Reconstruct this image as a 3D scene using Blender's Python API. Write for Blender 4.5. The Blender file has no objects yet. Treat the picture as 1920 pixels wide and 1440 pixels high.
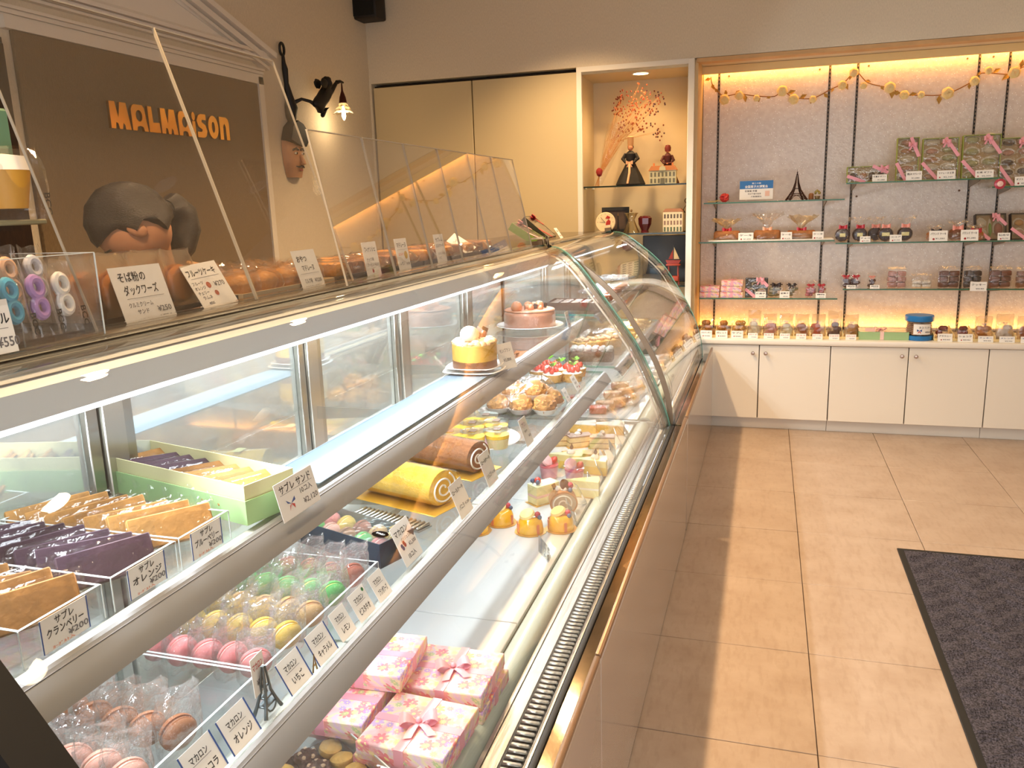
import bpy, bmesh, math, random
from mathutils import Vector, Matrix, Euler, noise

#  camera, world, exposure
S = bpy.context.scene
COL = S.collection
PI = math.pi
RND = random.Random(11)
S.view_settings.view_transform = 'Standard'
S.view_settings.look = 'None'
S.view_settings.gamma = 1.0
S.view_settings.use_curve_mapping = False
S.view_settings.exposure = -0.32

cd = bpy.data.cameras.new('camera')
cd.sensor_fit = 'HORIZONTAL'; cd.sensor_width = 36.0; cd.lens = 28.70
cd.clip_start = 0.02
cam = bpy.data.objects.new('camera', cd); COL.objects.link(cam)
cam.matrix_world = Matrix(((0.955961, -0.033754, 0.291547, 0), (0.291896, 0.212892, -0.932456, 0), (-0.030594, 0.976492, 0.213369, 1.364), (0, 0, 0, 1)))
S.camera = cam
S.cycles.max_bounces = 10
S.cycles.diffuse_bounces = 4
S.cycles.glossy_bounces = 4
S.cycles.transmission_bounces = 6
S.cycles.transparent_max_bounces = 40
S.cycles.caustics_reflective = False
S.cycles.caustics_refractive = False
S.cycles.sample_clamp_indirect = 4.0

W = bpy.data.worlds.new('street_daylight'); S.world = W; W.use_nodes = True
W.node_tree.nodes['Background'].inputs[0].default_value = (0.97, 0.97, 1.0, 1)
W.node_tree.nodes['Background'].inputs[1].default_value = 3.6

def area(name, loc, sx, sy, power, col, rot=(0, 0, 0), spread=None):
    l = bpy.data.lights.new(name, 'AREA'); l.shape = 'RECTANGLE'; l.size = sx; l.size_y = sy
    l.energy = power; l.color = col
    if spread: l.spread = spread
    o = bpy.data.objects.new(name, l); COL.objects.link(o); o.location = loc; o.rotation_euler = rot
    return o
WARM = (1.0, 0.77, 0.52); AMBER = (1.0, 0.47, 0.10); COOL = (0.87, 0.945, 1.0)
# LED strips inside the two refrigerated cases (under rails and canopy), and an added rear fill lamp
K_CASE = .62
for nm, y0, y1, k in (('front_case', .50, 3.2, 1.0), ('far_case', 3.35, 4.7, .55)):
    ym, ln = (y0 + y1) / 2, y1 - y0
    area(nm + '_canopy_led', (-.846, ym, 1.104), .012, ln, 48 * k * K_CASE, COOL, (0, math.radians(-68), 0))
    area(nm + '_rear_fill', (-.93, ym, 1.104), .03, ln, 11 * k * K_CASE, COOL, (0, math.radians(35), 0))  # added fill that brightens the mirrored rear of the case
    area(nm + '_upper_rail_led', (-.715, ym, .884), .02, ln, 19 * k * K_CASE, COOL, (0, math.radians(12), 0))
    area(nm + '_lower_rail_led', (-.63, ym, .662), .02, ln, 4.0 * k * K_CASE, COOL, (0, math.radians(8), 0))
# cove strips of the wall display
area('cove_top_strip', (.95, 5.332, 2.125), 2.7, .04, 10, AMBER, (math.radians(-6), 0, 0))
area('cove_bottom_strip', (.95, 5.325, .575), 2.7, .04, 6.5, AMBER, (math.radians(172), 0, 0))

#  helpers
def lin(h):
    if isinstance(h, str):
        h = h.lstrip('#'); c = [int(h[i:i + 2], 16) / 255 for i in (0, 2, 4)]
        return tuple(((x + .055) / 1.055) ** 2.4 if x > .04045 else x / 12.92 for x in c)
    return tuple(h)
_M = {}
def mat(name, col='808080', rough=.5, metal=0., var=None, bump=None, emit=0., ecol=None, sss=0., coat=0., spec=.5, stretch=None, col2=None):
    """procedural Principled material; var=(scale, amount), bump=(scale, strength)"""
    if name in _M: return _M[name]
    m = bpy.data.materials.new(name); m.use_nodes = True; nt = m.node_tree; b = nt.nodes['Principled BSDF']
    c = lin(col)
    b.inputs['Base Color'].default_value = (*c, 1); b.inputs['Roughness'].default_value = rough
    b.inputs['Metallic'].default_value = metal; b.inputs['Specular IOR Level'].default_value = spec
    if coat: b.inputs['Coat Weight'].default_value = coat; b.inputs['Coat Roughness'].default_value = .05
    if sss: b.inputs['Subsurface Weight'].default_value = sss; b.inputs['Subsurface Radius'].default_value = (.02, .012, .008)
    if emit:
        b.inputs['Emission Color'].default_value = (*lin(ecol or col), 1); b.inputs['Emission Strength'].default_value = emit
    if var or bump:
        tc = nt.nodes.new('ShaderNodeTexCoord'); src = tc.outputs['Object']
        if stretch:
            mp = nt.nodes.new('ShaderNodeMapping'); mp.inputs['Scale'].default_value = stretch
            nt.links.new(src, mp.inputs[0]); src = mp.outputs[0]
    if var:
        n = nt.nodes.new('ShaderNodeTexNoise'); n.inputs['Scale'].default_value = var[0]; n.inputs['Detail'].default_value = 4
        nt.links.new(src, n.inputs['Vector'])
        mx = nt.nodes.new('ShaderNodeMix'); mx.data_type = 'RGBA'
        a = var[1]; c2 = lin(col2) if col2 else tuple(x * (1 - a) for x in c)
        mx.inputs[6].default_value = (*c2, 1); mx.inputs[7].default_value = (*(tuple(min(1, x * (1 + a * .4)) for x in c) if not col2 else c), 1)
        cr = nt.nodes.new('ShaderNodeMapRange'); cr.inputs[1].default_value = .3; cr.inputs[2].default_value = .7
        nt.links.new(n.outputs[0], cr.inputs[0]); nt.links.new(cr.outputs[0], mx.inputs[0]); nt.links.new(mx.outputs[2], b.inputs['Base Color'])
    if bump:
        n = nt.nodes.new('ShaderNodeTexNoise'); n.inputs['Scale'].default_value = bump[0]; n.inputs['Detail'].default_value = 5
        nt.links.new(src, n.inputs['Vector'])
        bp = nt.nodes.new('ShaderNodeBump'); bp.inputs['Strength'].default_value = bump[1]; bp.inputs['Distance'].default_value = .01
        nt.links.new(n.outputs[0], bp.inputs['Height']); nt.links.new(bp.outputs[0], b.inputs['Normal'])
    _M[name] = m; return m

def clear(name, tint=(1, 1, 1), base=.04, k=.9, power=5., rough=0., bump=None, gcol=(1, 1, 1), haze=0.):
    """clear sheet: transparent + glossy by a facing (Schlick) curve, optional milky haze and crinkle bump"""
    if name in _M: return _M[name]
    m = bpy.data.materials.new(name); m.use_nodes = True; nt = m.node_tree; nt.nodes.clear()
    out = nt.nodes.new('ShaderNodeOutputMaterial')
    t = nt.nodes.new('ShaderNodeBsdfTransparent'); t.inputs[0].default_value = (*tint, 1)
    g = nt.nodes.new('ShaderNodeBsdfGlossy'); g.inputs[0].default_value = (*gcol, 1); g.inputs['Roughness'].default_value = rough
    lw = nt.nodes.new('ShaderNodeLayerWeight'); lw.inputs[0].default_value = .5
    pw = nt.nodes.new('ShaderNodeMath'); pw.operation = 'POWER'; pw.inputs[1].default_value = power
    ma = nt.nodes.new('ShaderNodeMath'); ma.operation = 'MULTIPLY_ADD'; ma.inputs[1].default_value = k; ma.inputs[2].default_value = base
    nt.links.new(lw.outputs['Facing'], pw.inputs[0]); nt.links.new(pw.outputs[0], ma.inputs[0])
    if bump:
        tc = nt.nodes.new('ShaderNodeTexCoord'); n = nt.nodes.new('ShaderNodeTexNoise'); n.inputs['Scale'].default_value = bump[0]; n.inputs['Detail'].default_value = 3
        nt.links.new(tc.outputs['Object'], n.inputs['Vector'])
        bp = nt.nodes.new('ShaderNodeBump'); bp.inputs['Strength'].default_value = bump[1]; bp.inputs['Distance'].default_value = .01
        nt.links.new(n.outputs[0], bp.inputs['Height']); nt.links.new(bp.outputs[0], g.inputs['Normal']); nt.links.new(bp.outputs[0], lw.inputs['Normal'])
    first = t
    if haze:
        d = nt.nodes.new('ShaderNodeBsdfTranslucent'); d.inputs[0].default_value = (.9, .9, .9, 1)
        hm = nt.nodes.new('ShaderNodeMixShader'); hm.inputs[0].default_value = haze
        nt.links.new(t.outputs[0], hm.inputs[1]); nt.links.new(d.outputs[0], hm.inputs[2]); first = hm
    mx = nt.nodes.new('ShaderNodeMixShader')
    nt.links.new(ma.outputs[0], mx.inputs[0]); nt.links.new(first.outputs[0], mx.inputs[1]); nt.links.new(g.outputs[0], mx.inputs[2])
    nt.links.new(mx.outputs[0], out.inputs[0]); _M[name] = m; return m

class MB:
    """collects simple shapes; build() links them as one mesh object"""
    def __init__(s): s.v = []; s.f = []; s.m = []
    def add(s, vs, fs, m=0, M=None):
        o = len(s.v)
        s.v += [tuple(M @ Vector(p)) if M is not None else tuple(p) for p in vs]
        s.f += [tuple(i + o for i in f) for f in fs]; s.m += [m] * len(fs); return s
    def box(s, x0, x1, y0, y1, z0, z1, m=0, M=None):
        return s.add([(x, y, z) for z in (z0, z1) for y in (y0, y1) for x in (x0, x1)],
                     [(0, 2, 3, 1), (4, 5, 7, 6), (0, 1, 5, 4), (1, 3, 7, 5), (3, 2, 6, 7), (2, 0, 4, 6)], m, M)
    def rbox(s, c, d, r=.004, seg=2, m=0, M=None):
        bm = bmesh.new(); bmesh.ops.create_cube(bm, size=1.0)
        for v in bm.verts: v.co = Vector((v.co.x * d[0], v.co.y * d[1], v.co.z * d[2])) + Vector(c)
        bmesh.ops.bevel(bm, geom=bm.edges[:], offset=min(r, min(d) * .49), segments=seg, affect='EDGES', profile=.5)
        bm.verts.index_update()
        s.add([v.co[:] for v in bm.verts], [[v.index for v in f.verts] for f in bm.faces], m, M); bm.free(); return s
    def lathe(s, prof, n=20, c=(0, 0, 0), m=0, M=None, wob=None):
        vs = []; k = len(prof)
        for i in range(n):
            a = 2 * PI * i / n
            for r, z in prof:
                q = r * (wob(a, z) if wob else 1); vs.append((c[0] + q * math.cos(a), c[1] + q * math.sin(a), c[2] + z))
        fs = [(i * k + j, ((i + 1) % n) * k + j, ((i + 1) % n) * k + j + 1, i * k + j + 1) for i in range(n) for j in range(k - 1)]
        if prof[0][0] > 1e-5: fs.append(tuple(i * k for i in reversed(range(n))))
        if prof[-1][0] > 1e-5: fs.append(tuple(i * k + k - 1 for i in range(n)))
        return s.add(vs, fs, m, M)
    def cyl(s, p0, p1, r0, r1=None, n=12, m=0, M=None):
        return s.tube([p0, p1], [r0, r0 if r1 is None else r1], n, m, M)
    def tube(s, pts, r, n=8, m=0, M=None, cap=True):
        P = [Vector(p) for p in pts]; k = len(P); rr = r if isinstance(r, (list, tuple)) else [r] * k
        t0 = (P[1] - P[0]).normalized(); u = t0.orthogonal().normalized(); vs = []
        for i in range(k):
            t = (P[min(i + 1, k - 1)] - P[max(i - 1, 0)]).normalized()
            u = (u - t * u.dot(t)).normalized(); w = t.cross(u)
            vs += [P[i] + (u * math.cos(2 * PI * j / n) + w * math.sin(2 * PI * j / n)) * rr[i] for j in range(n)]
        fs = [(i * n + j, i * n + (j + 1) % n, (i + 1) * n + (j + 1) % n, (i + 1) * n + j) for i in range(k - 1) for j in range(n)]
        if cap: fs += [tuple(reversed(range(n))), tuple(range((k - 1) * n, k * n))]
        return s.add(vs, fs, m, M)
    def prism(s, o2, a0, a1, axis='z', m=0, M=None):
        n = len(o2)
        mk = {'z': lambda p, a: (p[0], p[1], a), 'y': lambda p, a: (p[0], a, p[1]), 'x': lambda p, a: (a, p[0], p[1])}[axis]
        vs = [mk(p, a0) for p in o2] + [mk(p, a1) for p in o2]
        fs = [tuple(reversed(range(n))), tuple(range(n, 2 * n))] + [(i, (i + 1) % n, n + (i + 1) % n, n + i) for i in range(n)]
        return s.add(vs, fs, m, M)
    def ball(s, c, r, n=14, k=9, m=0, M=None, amp=0., freq=1., seed=0.):
        rx, ry, rz = r if isinstance(r, (list, tuple)) else (r, r, r)
        vs = [(c[0], c[1], c[2] - rz)]
        for j in range(1, k):
            b = -PI / 2 + PI * j / k
            for i in range(n):
                a = 2 * PI * i / n; d = Vector((math.cos(a) * math.cos(b), math.sin(a) * math.cos(b), math.sin(b)))
                q = 1 + (amp * noise.noise(d * freq + Vector((seed, seed * .7, 3.1))) if amp else 0)
                vs.append((c[0] + d.x * rx * q, c[1] + d.y * ry * q, c[2] + d.z * rz * q))
        vs.append((c[0], c[1], c[2] + rz)); e = len(vs) - 1
        fs = [(0, 1 + (i + 1) % n, 1 + i) for i in range(n)]
        fs += [(1 + j * n + i, 1 + j * n + (i + 1) % n, 1 + (j + 1) * n + (i + 1) % n, 1 + (j + 1) * n + i) for j in range(k - 2) for i in range(n)]
        fs += [(1 + (k - 2) * n + i, 1 + (k - 2) * n + (i + 1) % n, e) for i in range(n)]
        return s.add(vs, fs, m, M)
    def grid(s, fn, nu, nv, m=0, M=None, closed_u=False):
        vs = [fn(i / (nu if closed_u else nu - 1), j / (nv - 1)) for i in range(nu) for j in range(nv)]
        fs = [(i * nv + j, ((i + 1) % nu) * nv + j, ((i + 1) % nu) * nv + j + 1, i * nv + j + 1) for i in range(nu if closed_u else nu - 1) for j in range(nv - 1)]
        return s.add(vs, fs, m, M)
    def build(s, name, mats, parent=None, loc=None, smooth=40, world=False):
        me = bpy.data.meshes.new(name)
        v = s.v
        if world and parent is not None:
            L = parent.location; v = [(p[0] - L.x, p[1] - L.y, p[2] - L.z) for p in v]
        me.from_pydata(v, [], s.f)
        for q in (mats if isinstance(mats, (list, tuple)) else [mats]): me.materials.append(q)
        me.polygons.foreach_set('material_index', s.m)
        if smooth:
            me.polygons.foreach_set('use_smooth', [True] * len(me.polygons)); me.set_sharp_from_angle(angle=math.radians(smooth))
        me.update()
        o = bpy.data.objects.new(name, me); COL.objects.link(o)
        if parent is not None: o.parent = parent
        if loc is not None: o.location = loc
        return o
def T(x=0, y=0, z=0, rx=0, ry=0, rz=0, s=1.):
    return Matrix.LocRotScale(Vector((x, y, z)), Euler((rx, ry, rz)), Vector((s, s, s)))
def tag(o, label=None, cat=None, group=None, kind=None):
    for k, q in (('label', label), ('category', cat), ('group', group), ('kind', kind)):
        if q: o[k] = q
    return o
def thing(name, label, cat, loc=(0, 0, 0), rz=0., group=None, rx=0., ry=0.):
    o = bpy.data.objects.new(name, None); COL.objects.link(o); o.empty_display_size = .02
    o.location = loc; o.rotation_euler = (rx, ry, rz); return tag(o, label, cat, group)
def struct(o): o['kind'] = 'structure'; return o
def kids(o): return [c for c in bpy.data.objects if c.parent == o]
_kids = {}
def dup(root, loc, rz=0., label=None, group=None, rx=None, ry=None, scale=None):
    """a copy of a thing with copies of its parts and sub-parts"""
    if root.name not in _kids:
        ch = kids(root); _kids[root.name] = [(c, kids(c)) for c in ch]
    r = root.copy(); COL.objects.link(r); r.location = loc
    e = root.rotation_euler; r.rotation_euler = (e.x if rx is None else rx, e.y if ry is None else ry, rz)
    if scale: r.scale = (scale,) * 3 if not isinstance(scale, tuple) else scale
    if label: r['label'] = label
    if group: r['group'] = group
    for c, sub in _kids[root.name]:
        k = c.copy(); COL.objects.link(k); k.parent = r
        for g in sub:
            q = g.copy(); COL.objects.link(q); q.parent = k
    return r
def ord_(i): return ('first', 'second', 'third', 'fourth', 'fifth', 'sixth', 'seventh', 'eighth', 'ninth', 'tenth', 'eleventh', 'twelfth', 'thirteenth', 'fourteenth', 'fifteenth', 'sixteenth')[i]
def text_mesh(mb, body, size, x, y, width=None, m=0, align='L', M=None, rot=0., bold=0.):
    """flat lettering in the x-z plane facing -y, turned into mesh and added to mb"""
    c = bpy.data.curves.new('lettering', 'FONT'); c.body = body; c.size = size; c.resolution_u = 2; c.offset = bold or .016 * size
    o = bpy.data.objects.new('lettering', c); COL.objects.link(o)
    me = bpy.data.meshes.new_from_object(o.evaluated_get(bpy.context.evaluated_depsgraph_get()))
    bpy.data.objects.remove(o)
    vs = [v.co.copy() for v in me.vertices]
    if not vs: return mb
    x0 = min(v.x for v in vs); x1 = max(v.x for v in vs); k = 1. if width is None else width / max(1e-6, x1 - x0)
    if width is not None and align == 'L1': k = min(1, k)
    w = (x1 - x0) * k; ox = x - (w / 2 if align == 'C' else 0)
    cr, sr = math.cos(rot), math.sin(rot)
    P = []
    for v in vs:
        a, b = (v.x - x0) * k, v.y
        P.append((ox + a * cr - b * sr, 0, y + a * sr + b * cr))
    mb.add(P, [tuple(f.vertices) for f in me.polygons], m, M)
    bpy.data.meshes.remove(me); return mb
def catmull(P, n=6):
    Q = [2 * Vector(P[0]) - Vector(P[1])] + [Vector(p) for p in P] + [2 * Vector(P[-1]) - Vector(P[-2])]; out = []
    for i in range(1, len(Q) - 2):
        a, b, c, d = Q[i - 1:i + 3]
        for k in range(n):
            t = k / n; out.append(.5 * (2 * b + (c - a) * t + (2 * a - 5 * b + 4 * c - d) * t * t + (3 * b - a - 3 * c + d) * t ** 3))
    return out + [Q[-2]]

# ------------------------------------------------------------------ materials
GLASS = clear('clear_glass', (.985, .99, .988), .035)
SHELFG = clear('shelf_glass', (.968, .985, .982), .05)
MFILM = clear('bright_crinkled_film', (.97, .97, .97), .08, .7, 1.7, .16, (60, .9), (1, 1, 1), .07)
ACRYL = clear('clear_acrylic', (.985, .985, .98), .05)
FILM = clear('crinkled_film', (.975, .975, .975), .05, .6, 2.4, .12, (45, .5))
FILM2 = clear('smooth_film', (.97, .97, .97), .06, .8, 3, .06, (18, .35))
EDGE = mat('green_glass_edge', '6fae9f', .15, spec=.6)
EDGEA = mat('bright_acrylic_edge', 'dfe6e4', .15)
WALLP = mat('beige_wall_covering', 'dccfb9', .85, var=(260, .10), bump=(420, .12), stretch=(1, 1, .3))
WHITE = mat('white_paint', 'e9e4da', .45)
GLOSSW = mat('white_laminate', 'ece6da', .22, coat=.2)
STEEL = mat('brushed_steel', 'b9b8b2', .28, 1., bump=(90, .06), stretch=(1, .05, 1))
ALU = mat('satin_aluminium', 'c9c6be', .33, 1.)
BLACK = mat('black_metal', '141210', .5)
RUBBER = mat('black_rubber', '101112', .6)
DARKW = mat('dark_brown_wood', '2c1a10', .4, var=(30, .5), stretch=(1, 6, 1))
CARDW = mat('white_card', 'f1eee8', .6)
INK = mat('black_ink', '15161a', .6)
INKB = mat('blue_ink', '2a4f94', .6)
INKR = mat('red_ink', 'c43b3f', .6)
INKG = mat('grey_ink', '6d6a6c', .6)
INKO = mat('orange_ink', 'e2896a', .6)
INKGR = mat('green_ink', '4f9a5c', .6)
INKY = mat('yellow_ink', 'f0c93c', .6)

# ------------------------------------------------------------------ room shell
CEIL = 2.62
fl = struct(MB().box(-2.6, 2.7, -1.6, 5.5, -.06, -.004).build('floor', mat('floor_screed', '6b5844', .8)))
def tile_material():
    m = bpy.data.materials.new('beige_vinyl_tile'); m.use_nodes = True; nt = m.node_tree; b = nt.nodes['Principled BSDF']
    g = nt.nodes.new('ShaderNodeNewGeometry')
    n1 = nt.nodes.new('ShaderNodeTexNoise'); n1.inputs['Scale'].default_value = 5.5; n1.inputs['Detail'].default_value = 6; n1.inputs['Roughness'].default_value = .65
    mp = nt.nodes.new('ShaderNodeMapping'); mp.inputs['Rotation'].default_value = (0, 0, .7); mp.inputs['Scale'].default_value = (1, .25, 1)
    n2 = nt.nodes.new('ShaderNodeTexNoise'); n2.inputs['Scale'].default_value = 60; n2.inputs['Detail'].default_value = 3
    nt.links.new(g.outputs['Position'], n1.inputs['Vector']); nt.links.new(g.outputs['Position'], mp.inputs[0]); nt.links.new(mp.outputs[0], n2.inputs['Vector'])
    r1 = nt.nodes.new('ShaderNodeValToRGB'); r1.color_ramp.elements[0].position = .3; r1.color_ramp.elements[1].position = .72
    r1.color_ramp.elements[0].color = (*lin('a6917f'), 1); r1.color_ramp.elements[1].color = (*lin('b8a696'), 1)
    mx = nt.nodes.new('ShaderNodeMix'); mx.data_type = 'RGBA'; mx.blend_type = 'MULTIPLY'; mx.inputs[0].default_value = .5
    r2 = nt.nodes.new('ShaderNodeValToRGB'); r2.color_ramp.elements[0].position = .36; r2.color_ramp.elements[0].color = (.86, .83, .79, 1); r2.color_ramp.elements[1].position = .5; r2.color_ramp.elements[1].color = (1, 1, 1, 1)
    nt.links.new(n1.outputs[0], r1.inputs[0]); nt.links.new(n2.outputs[0], r2.inputs[0]); nt.links.new(r1.outputs[0], mx.inputs[6]); nt.links.new(r2.outputs[0], mx.inputs[7])
    nt.links.new(mx.outputs[2], b.inputs['Base Color']); b.inputs['Roughness'].default_value = .38
    return m
TILE = tile_material()
tx, ty, tp, tq = .1665, -.02, .4665, .4855            # one tile corner; pitch across and along the shop
tm = MB().rbox((0, 0, 0), (tp - .0022, tq - .0022, .008), .0012, 1).build('tile', TILE, fl, (tx - tp / 2, ty + tq / 2, 0))
for i in range(-2, 5):
    for j in range(1, 11):
        if (i, j) == (-1, 0): continue
        t = tm.copy(); COL.objects.link(t); t.location = (tx + (i + .5) * tp, ty + (j + .5) * tq, 0)
        t.location.z += RND.uniform(-.0003, .0003)
struct(MB().box(-2.6, 2.7, -1.6, 5.5, CEIL, CEIL + .06).build('ceiling', mat('ceiling_paint', 'd9cbb0', .9)))
wl = struct(MB().box(-2.56, -2.43, -1.6, 5.5, 0, CEIL).build('wall_left', WALLP))
struct(MB().box(2.6, 2.7, -.2, 5.5, 0, CEIL).box(2.6, 2.7, -1.6, -.2, 2.1, CEIL).build('wall_right', WALLP))
# shop front behind the photographer: piers, lintel and low sill, open to the street between them
struct(MB().box(-2.6, -1.2, -1.62, -1.5, 0, CEIL).box(1.9, 2.7, -1.62, -1.5, 0, CEIL).box(-1.2, 1.9, -1.62, -1.5, 2.15, CEIL).build('wall_front', WALLP))
YB, YP = 4.95, 5.36                                   # plane of the doors and bulkhead; plane of the display panel
wb = struct(MB().box(-2.43, 2.6, YB, 5.5, 2.14, CEIL).box(-2.43, 2.6, YP + .012, 5.5, 0, 2.14).build('wall_back', WALLP))
struct(MB().box(-2.43, -2.415, YB - .004, YP, 0, 2.14).build('trim_1', WALLP))
CLOS = mat('cream_closet_panel', 'cdbb93', .5, bump=(200, .04))
d1 = struct(MB().rbox((-2.078, YB + .02, 1.06), (.656, .03, 2.11), .002, 1).build('door_1', CLOS))
d2 = struct(MB().rbox((-1.417, YB + .02, 1.06), (.652, .03, 2.11), .002, 1).build('door_2', CLOS))
struct(MB().box(-2.415, -1.09, YB + .045, YB + .06, 0, 2.13).build('trim_2', mat('shadow_gap_board', '2a1c10', .8)))
# pearl-textured display panels between black slotted standards
def pearl():
    m = bpy.data.materials.new('pearly_pebbled_panel'); m.use_nodes = True; nt = m.node_tree; b = nt.nodes['Principled BSDF']
    tc = nt.nodes.new('ShaderNodeTexCoord'); v = nt.nodes.new('ShaderNodeTexVoronoi'); v.inputs['Scale'].default_value = 95
    n = nt.nodes.new('ShaderNodeTexNoise'); n.inputs['Scale'].default_value = 40
    nt.links.new(tc.outputs['Object'], v.inputs['Vector']); nt.links.new(tc.outputs['Object'], n.inputs['Vector'])
    bp = nt.nodes.new('ShaderNodeBump'); bp.inputs['Strength'].default_value = .22; bp.inputs['Distance'].default_value = .004
    nt.links.new(v.outputs['Distance'], bp.inputs['Height']); nt.links.new(bp.outputs[0], b.inputs['Normal'])
    r = nt.nodes.new('ShaderNodeValToRGB'); r.color_ramp.elements[0].color = (*lin('d2c6be'), 1); r.color_ramp.elements[1].color = (*lin('dcd2ca'), 1)
    r.color_ramp.elements[0].position = .35; r.color_ramp.elements[1].position = .65
    nt.links.new(n.outputs[0], r.inputs[0])
    v2 = nt.nodes.new('ShaderNodeTexVoronoi'); v2.inputs['Scale'].default_value = 62; nt.links.new(tc.outputs['Object'], v2.inputs['Vector'])
    lt = nt.nodes.new('ShaderNodeMath'); lt.operation = 'LESS_THAN'; lt.inputs[1].default_value = .16; nt.links.new(v2.outputs['Distance'], lt.inputs[0])  # sparkle painted in as small pale flecks
    mx = nt.nodes.new('ShaderNodeMix'); mx.data_type = 'RGBA'; nt.links.new(lt.outputs[0], mx.inputs[0]); nt.links.new(r.outputs[0], mx.inputs[6]); mx.inputs[7].default_value = (.92, .90, .88, 1)
    nt.links.new(mx.outputs[2], b.inputs['Base Color'])
    b.inputs['Roughness'].default_value = .3; b.inputs['Specular IOR Level'].default_value = .7
    return m
PEARL = pearl()
SX = [-.303, .323, .474, 1.098, 1.248, 1.88]
edges = [-.40] + SX + [2.6]
for a, b in zip(edges[:-1], edges[1:]):
    MB().box(a + .006, b - .006, YP - .004, YP + .012, .56, 2.116).build('panel', PEARL, wb)
slot = MB()
for k in range(70):
    z = .6 + k * .0215
    slot.box(-.0022, .0022, -.0012, .001, z, z + .011)
for k, x in enumerate(SX):
    s = MB().box(x - .0045, x + .0045, YP - .009, YP + .002, .56, 2.116).build('shelf_standard', BLACK, wb)
    q = MB(); q.v = list(slot.v); q.f = list(slot.f); q.m = list(slot.m)
    q = q.build('slots', mat('slot_highlight', '8a7560', .5), s, (x, YP - .0092, 0)); q['kind'] = 'stuff'
for x, z in ((-.246, 2.115), (.266, 2.115), (.53, 2.115), (1.036, 2.115), (1.165, 2.115)):
    MB().cyl((x, YP - .004, z - .03), (x, YP - .008, z - .03), .005).build('screw_cap', mat('brown_cap', '6a4a2c', .5), wb)
for x, z in ((.505, 1.355), (1.05, 1.37)):
    MB().cyl((x, YP - .004, z), (x, YP - .008, z), .006).build('screw_cap', _M['brown_cap'], wb)
# cove: wooden soffit, lit ledge and side return of the display recess
WOODS = mat('pale_wood_soffit', 'caa06c', .5, var=(6, .2), stretch=(1, 8, 1))
struct(MB().box(-.405, 2.6, YB + .002, YB + .09, 2.117, 2.138).build('trim_3', WOODS))
struct(MB().box(-.405, 2.6, YP - .075, YP - .055, 2.095, 2.138).build('trim_4', mat('cove_lip', 'e9c98c', .5)))
struct(MB().box(-.424, -.398, YB + .03, YP, .55, 2.138).build('trim_5', mat('recess_return', 'd9bb8a', .5)))

# cornice pediment and the brown sign panel on the left wall
PW = mat('white_moulding', 'e8e0d4', .5)
px_ = -2.429
ped = thing('pediment', 'white moulded gable pediment with cornice above the brown sign panel', 'pediment', (px_, 2.99, 1.99))
def W_(mb, name, m, par): return mb.build(name, m, par, world=True)
def mold(y0, z0, y1, z1, th, dp, name):
    d = Vector((y1 - y0, z1 - z0)).normalized(); n = Vector((d.y, -d.x)) if y1 > y0 else Vector((-d.y, d.x))
    mb = MB()
    for f0, f1, q in ((0, .3, 1.), (.3, .42, .55), (.42, .75, .75), (.75, .83, .35), (.83, 1., .5)):
        A = [Vector((y0, z0)) + n * th * f0, Vector((y1, z1)) + n * th * f0, Vector((y1, z1)) + n * th * f1, Vector((y0, z0)) + n * th * f1]
        mb.prism([tuple(a) for a in A], px_, px_ + dp * q, 'x')
    return W_(mb, name, PW, ped)
mold(2.99, 2.39, 3.80, 2.14, .085, .07, 'raking_cornice')
mold(2.18, 2.14, 2.99, 2.39, .085, .07, 'raking_cornice')
mold(2.18, 2.14, 3.80, 2.14, .05, .05, 'cornice')
mold(2.24, 2.06, 3.74, 2.06, .035, .03, 'cornice')
W_(MB().prism([(2.25, 2.10), (3.73, 2.10), (2.99, 2.33)], px_, px_ + .012, 'x'), 'tympanum', PW, ped)
for y0, y1, z in ((2.45, 2.99, 2.13), (2.99, 3.53, 2.13)):
    a, b = (2.45, 2.15), (2.99, 2.30)
    if y0 > 2.9: a, b = (3.53, 2.15), (2.99, 2.30)
    W_(MB().tube([(px_ + .014, a[0], a[1]), (px_ + .014, b[0], b[1])], .012, 6), 'bead', PW, ped)
W_(MB().tube([(px_ + .014, 2.45, 2.15), (px_ + .014, 3.53, 2.15)], .012, 6), 'bead', PW, ped)
sign = thing('sign_panel', 'brown fabric sign panel with raised gold capital lettering on the left wall', 'sign', (px_, 2.99, 1.05))
W_(MB().rbox((px_ + .008, 2.99, 1.52), (.016, 1.40, .93), .002, 1), 'backboard', mat('brown_woven_cloth', '866f50', .9, var=(180, .25), bump=(350, .5), stretch=(1, 3, .3)), sign)
fr = MB()
for a in ((3.685, 3.725, 1.05, 2.02), (2.255, 3.725, 1.985, 2.025)):
    fr.box(px_, px_ + .026, a[0], a[1], a[2], a[3])
W_(fr, 'frame', PW, sign)
GOLD = mat('polished_gold', 'd9a545', .18, 1.)
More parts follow.
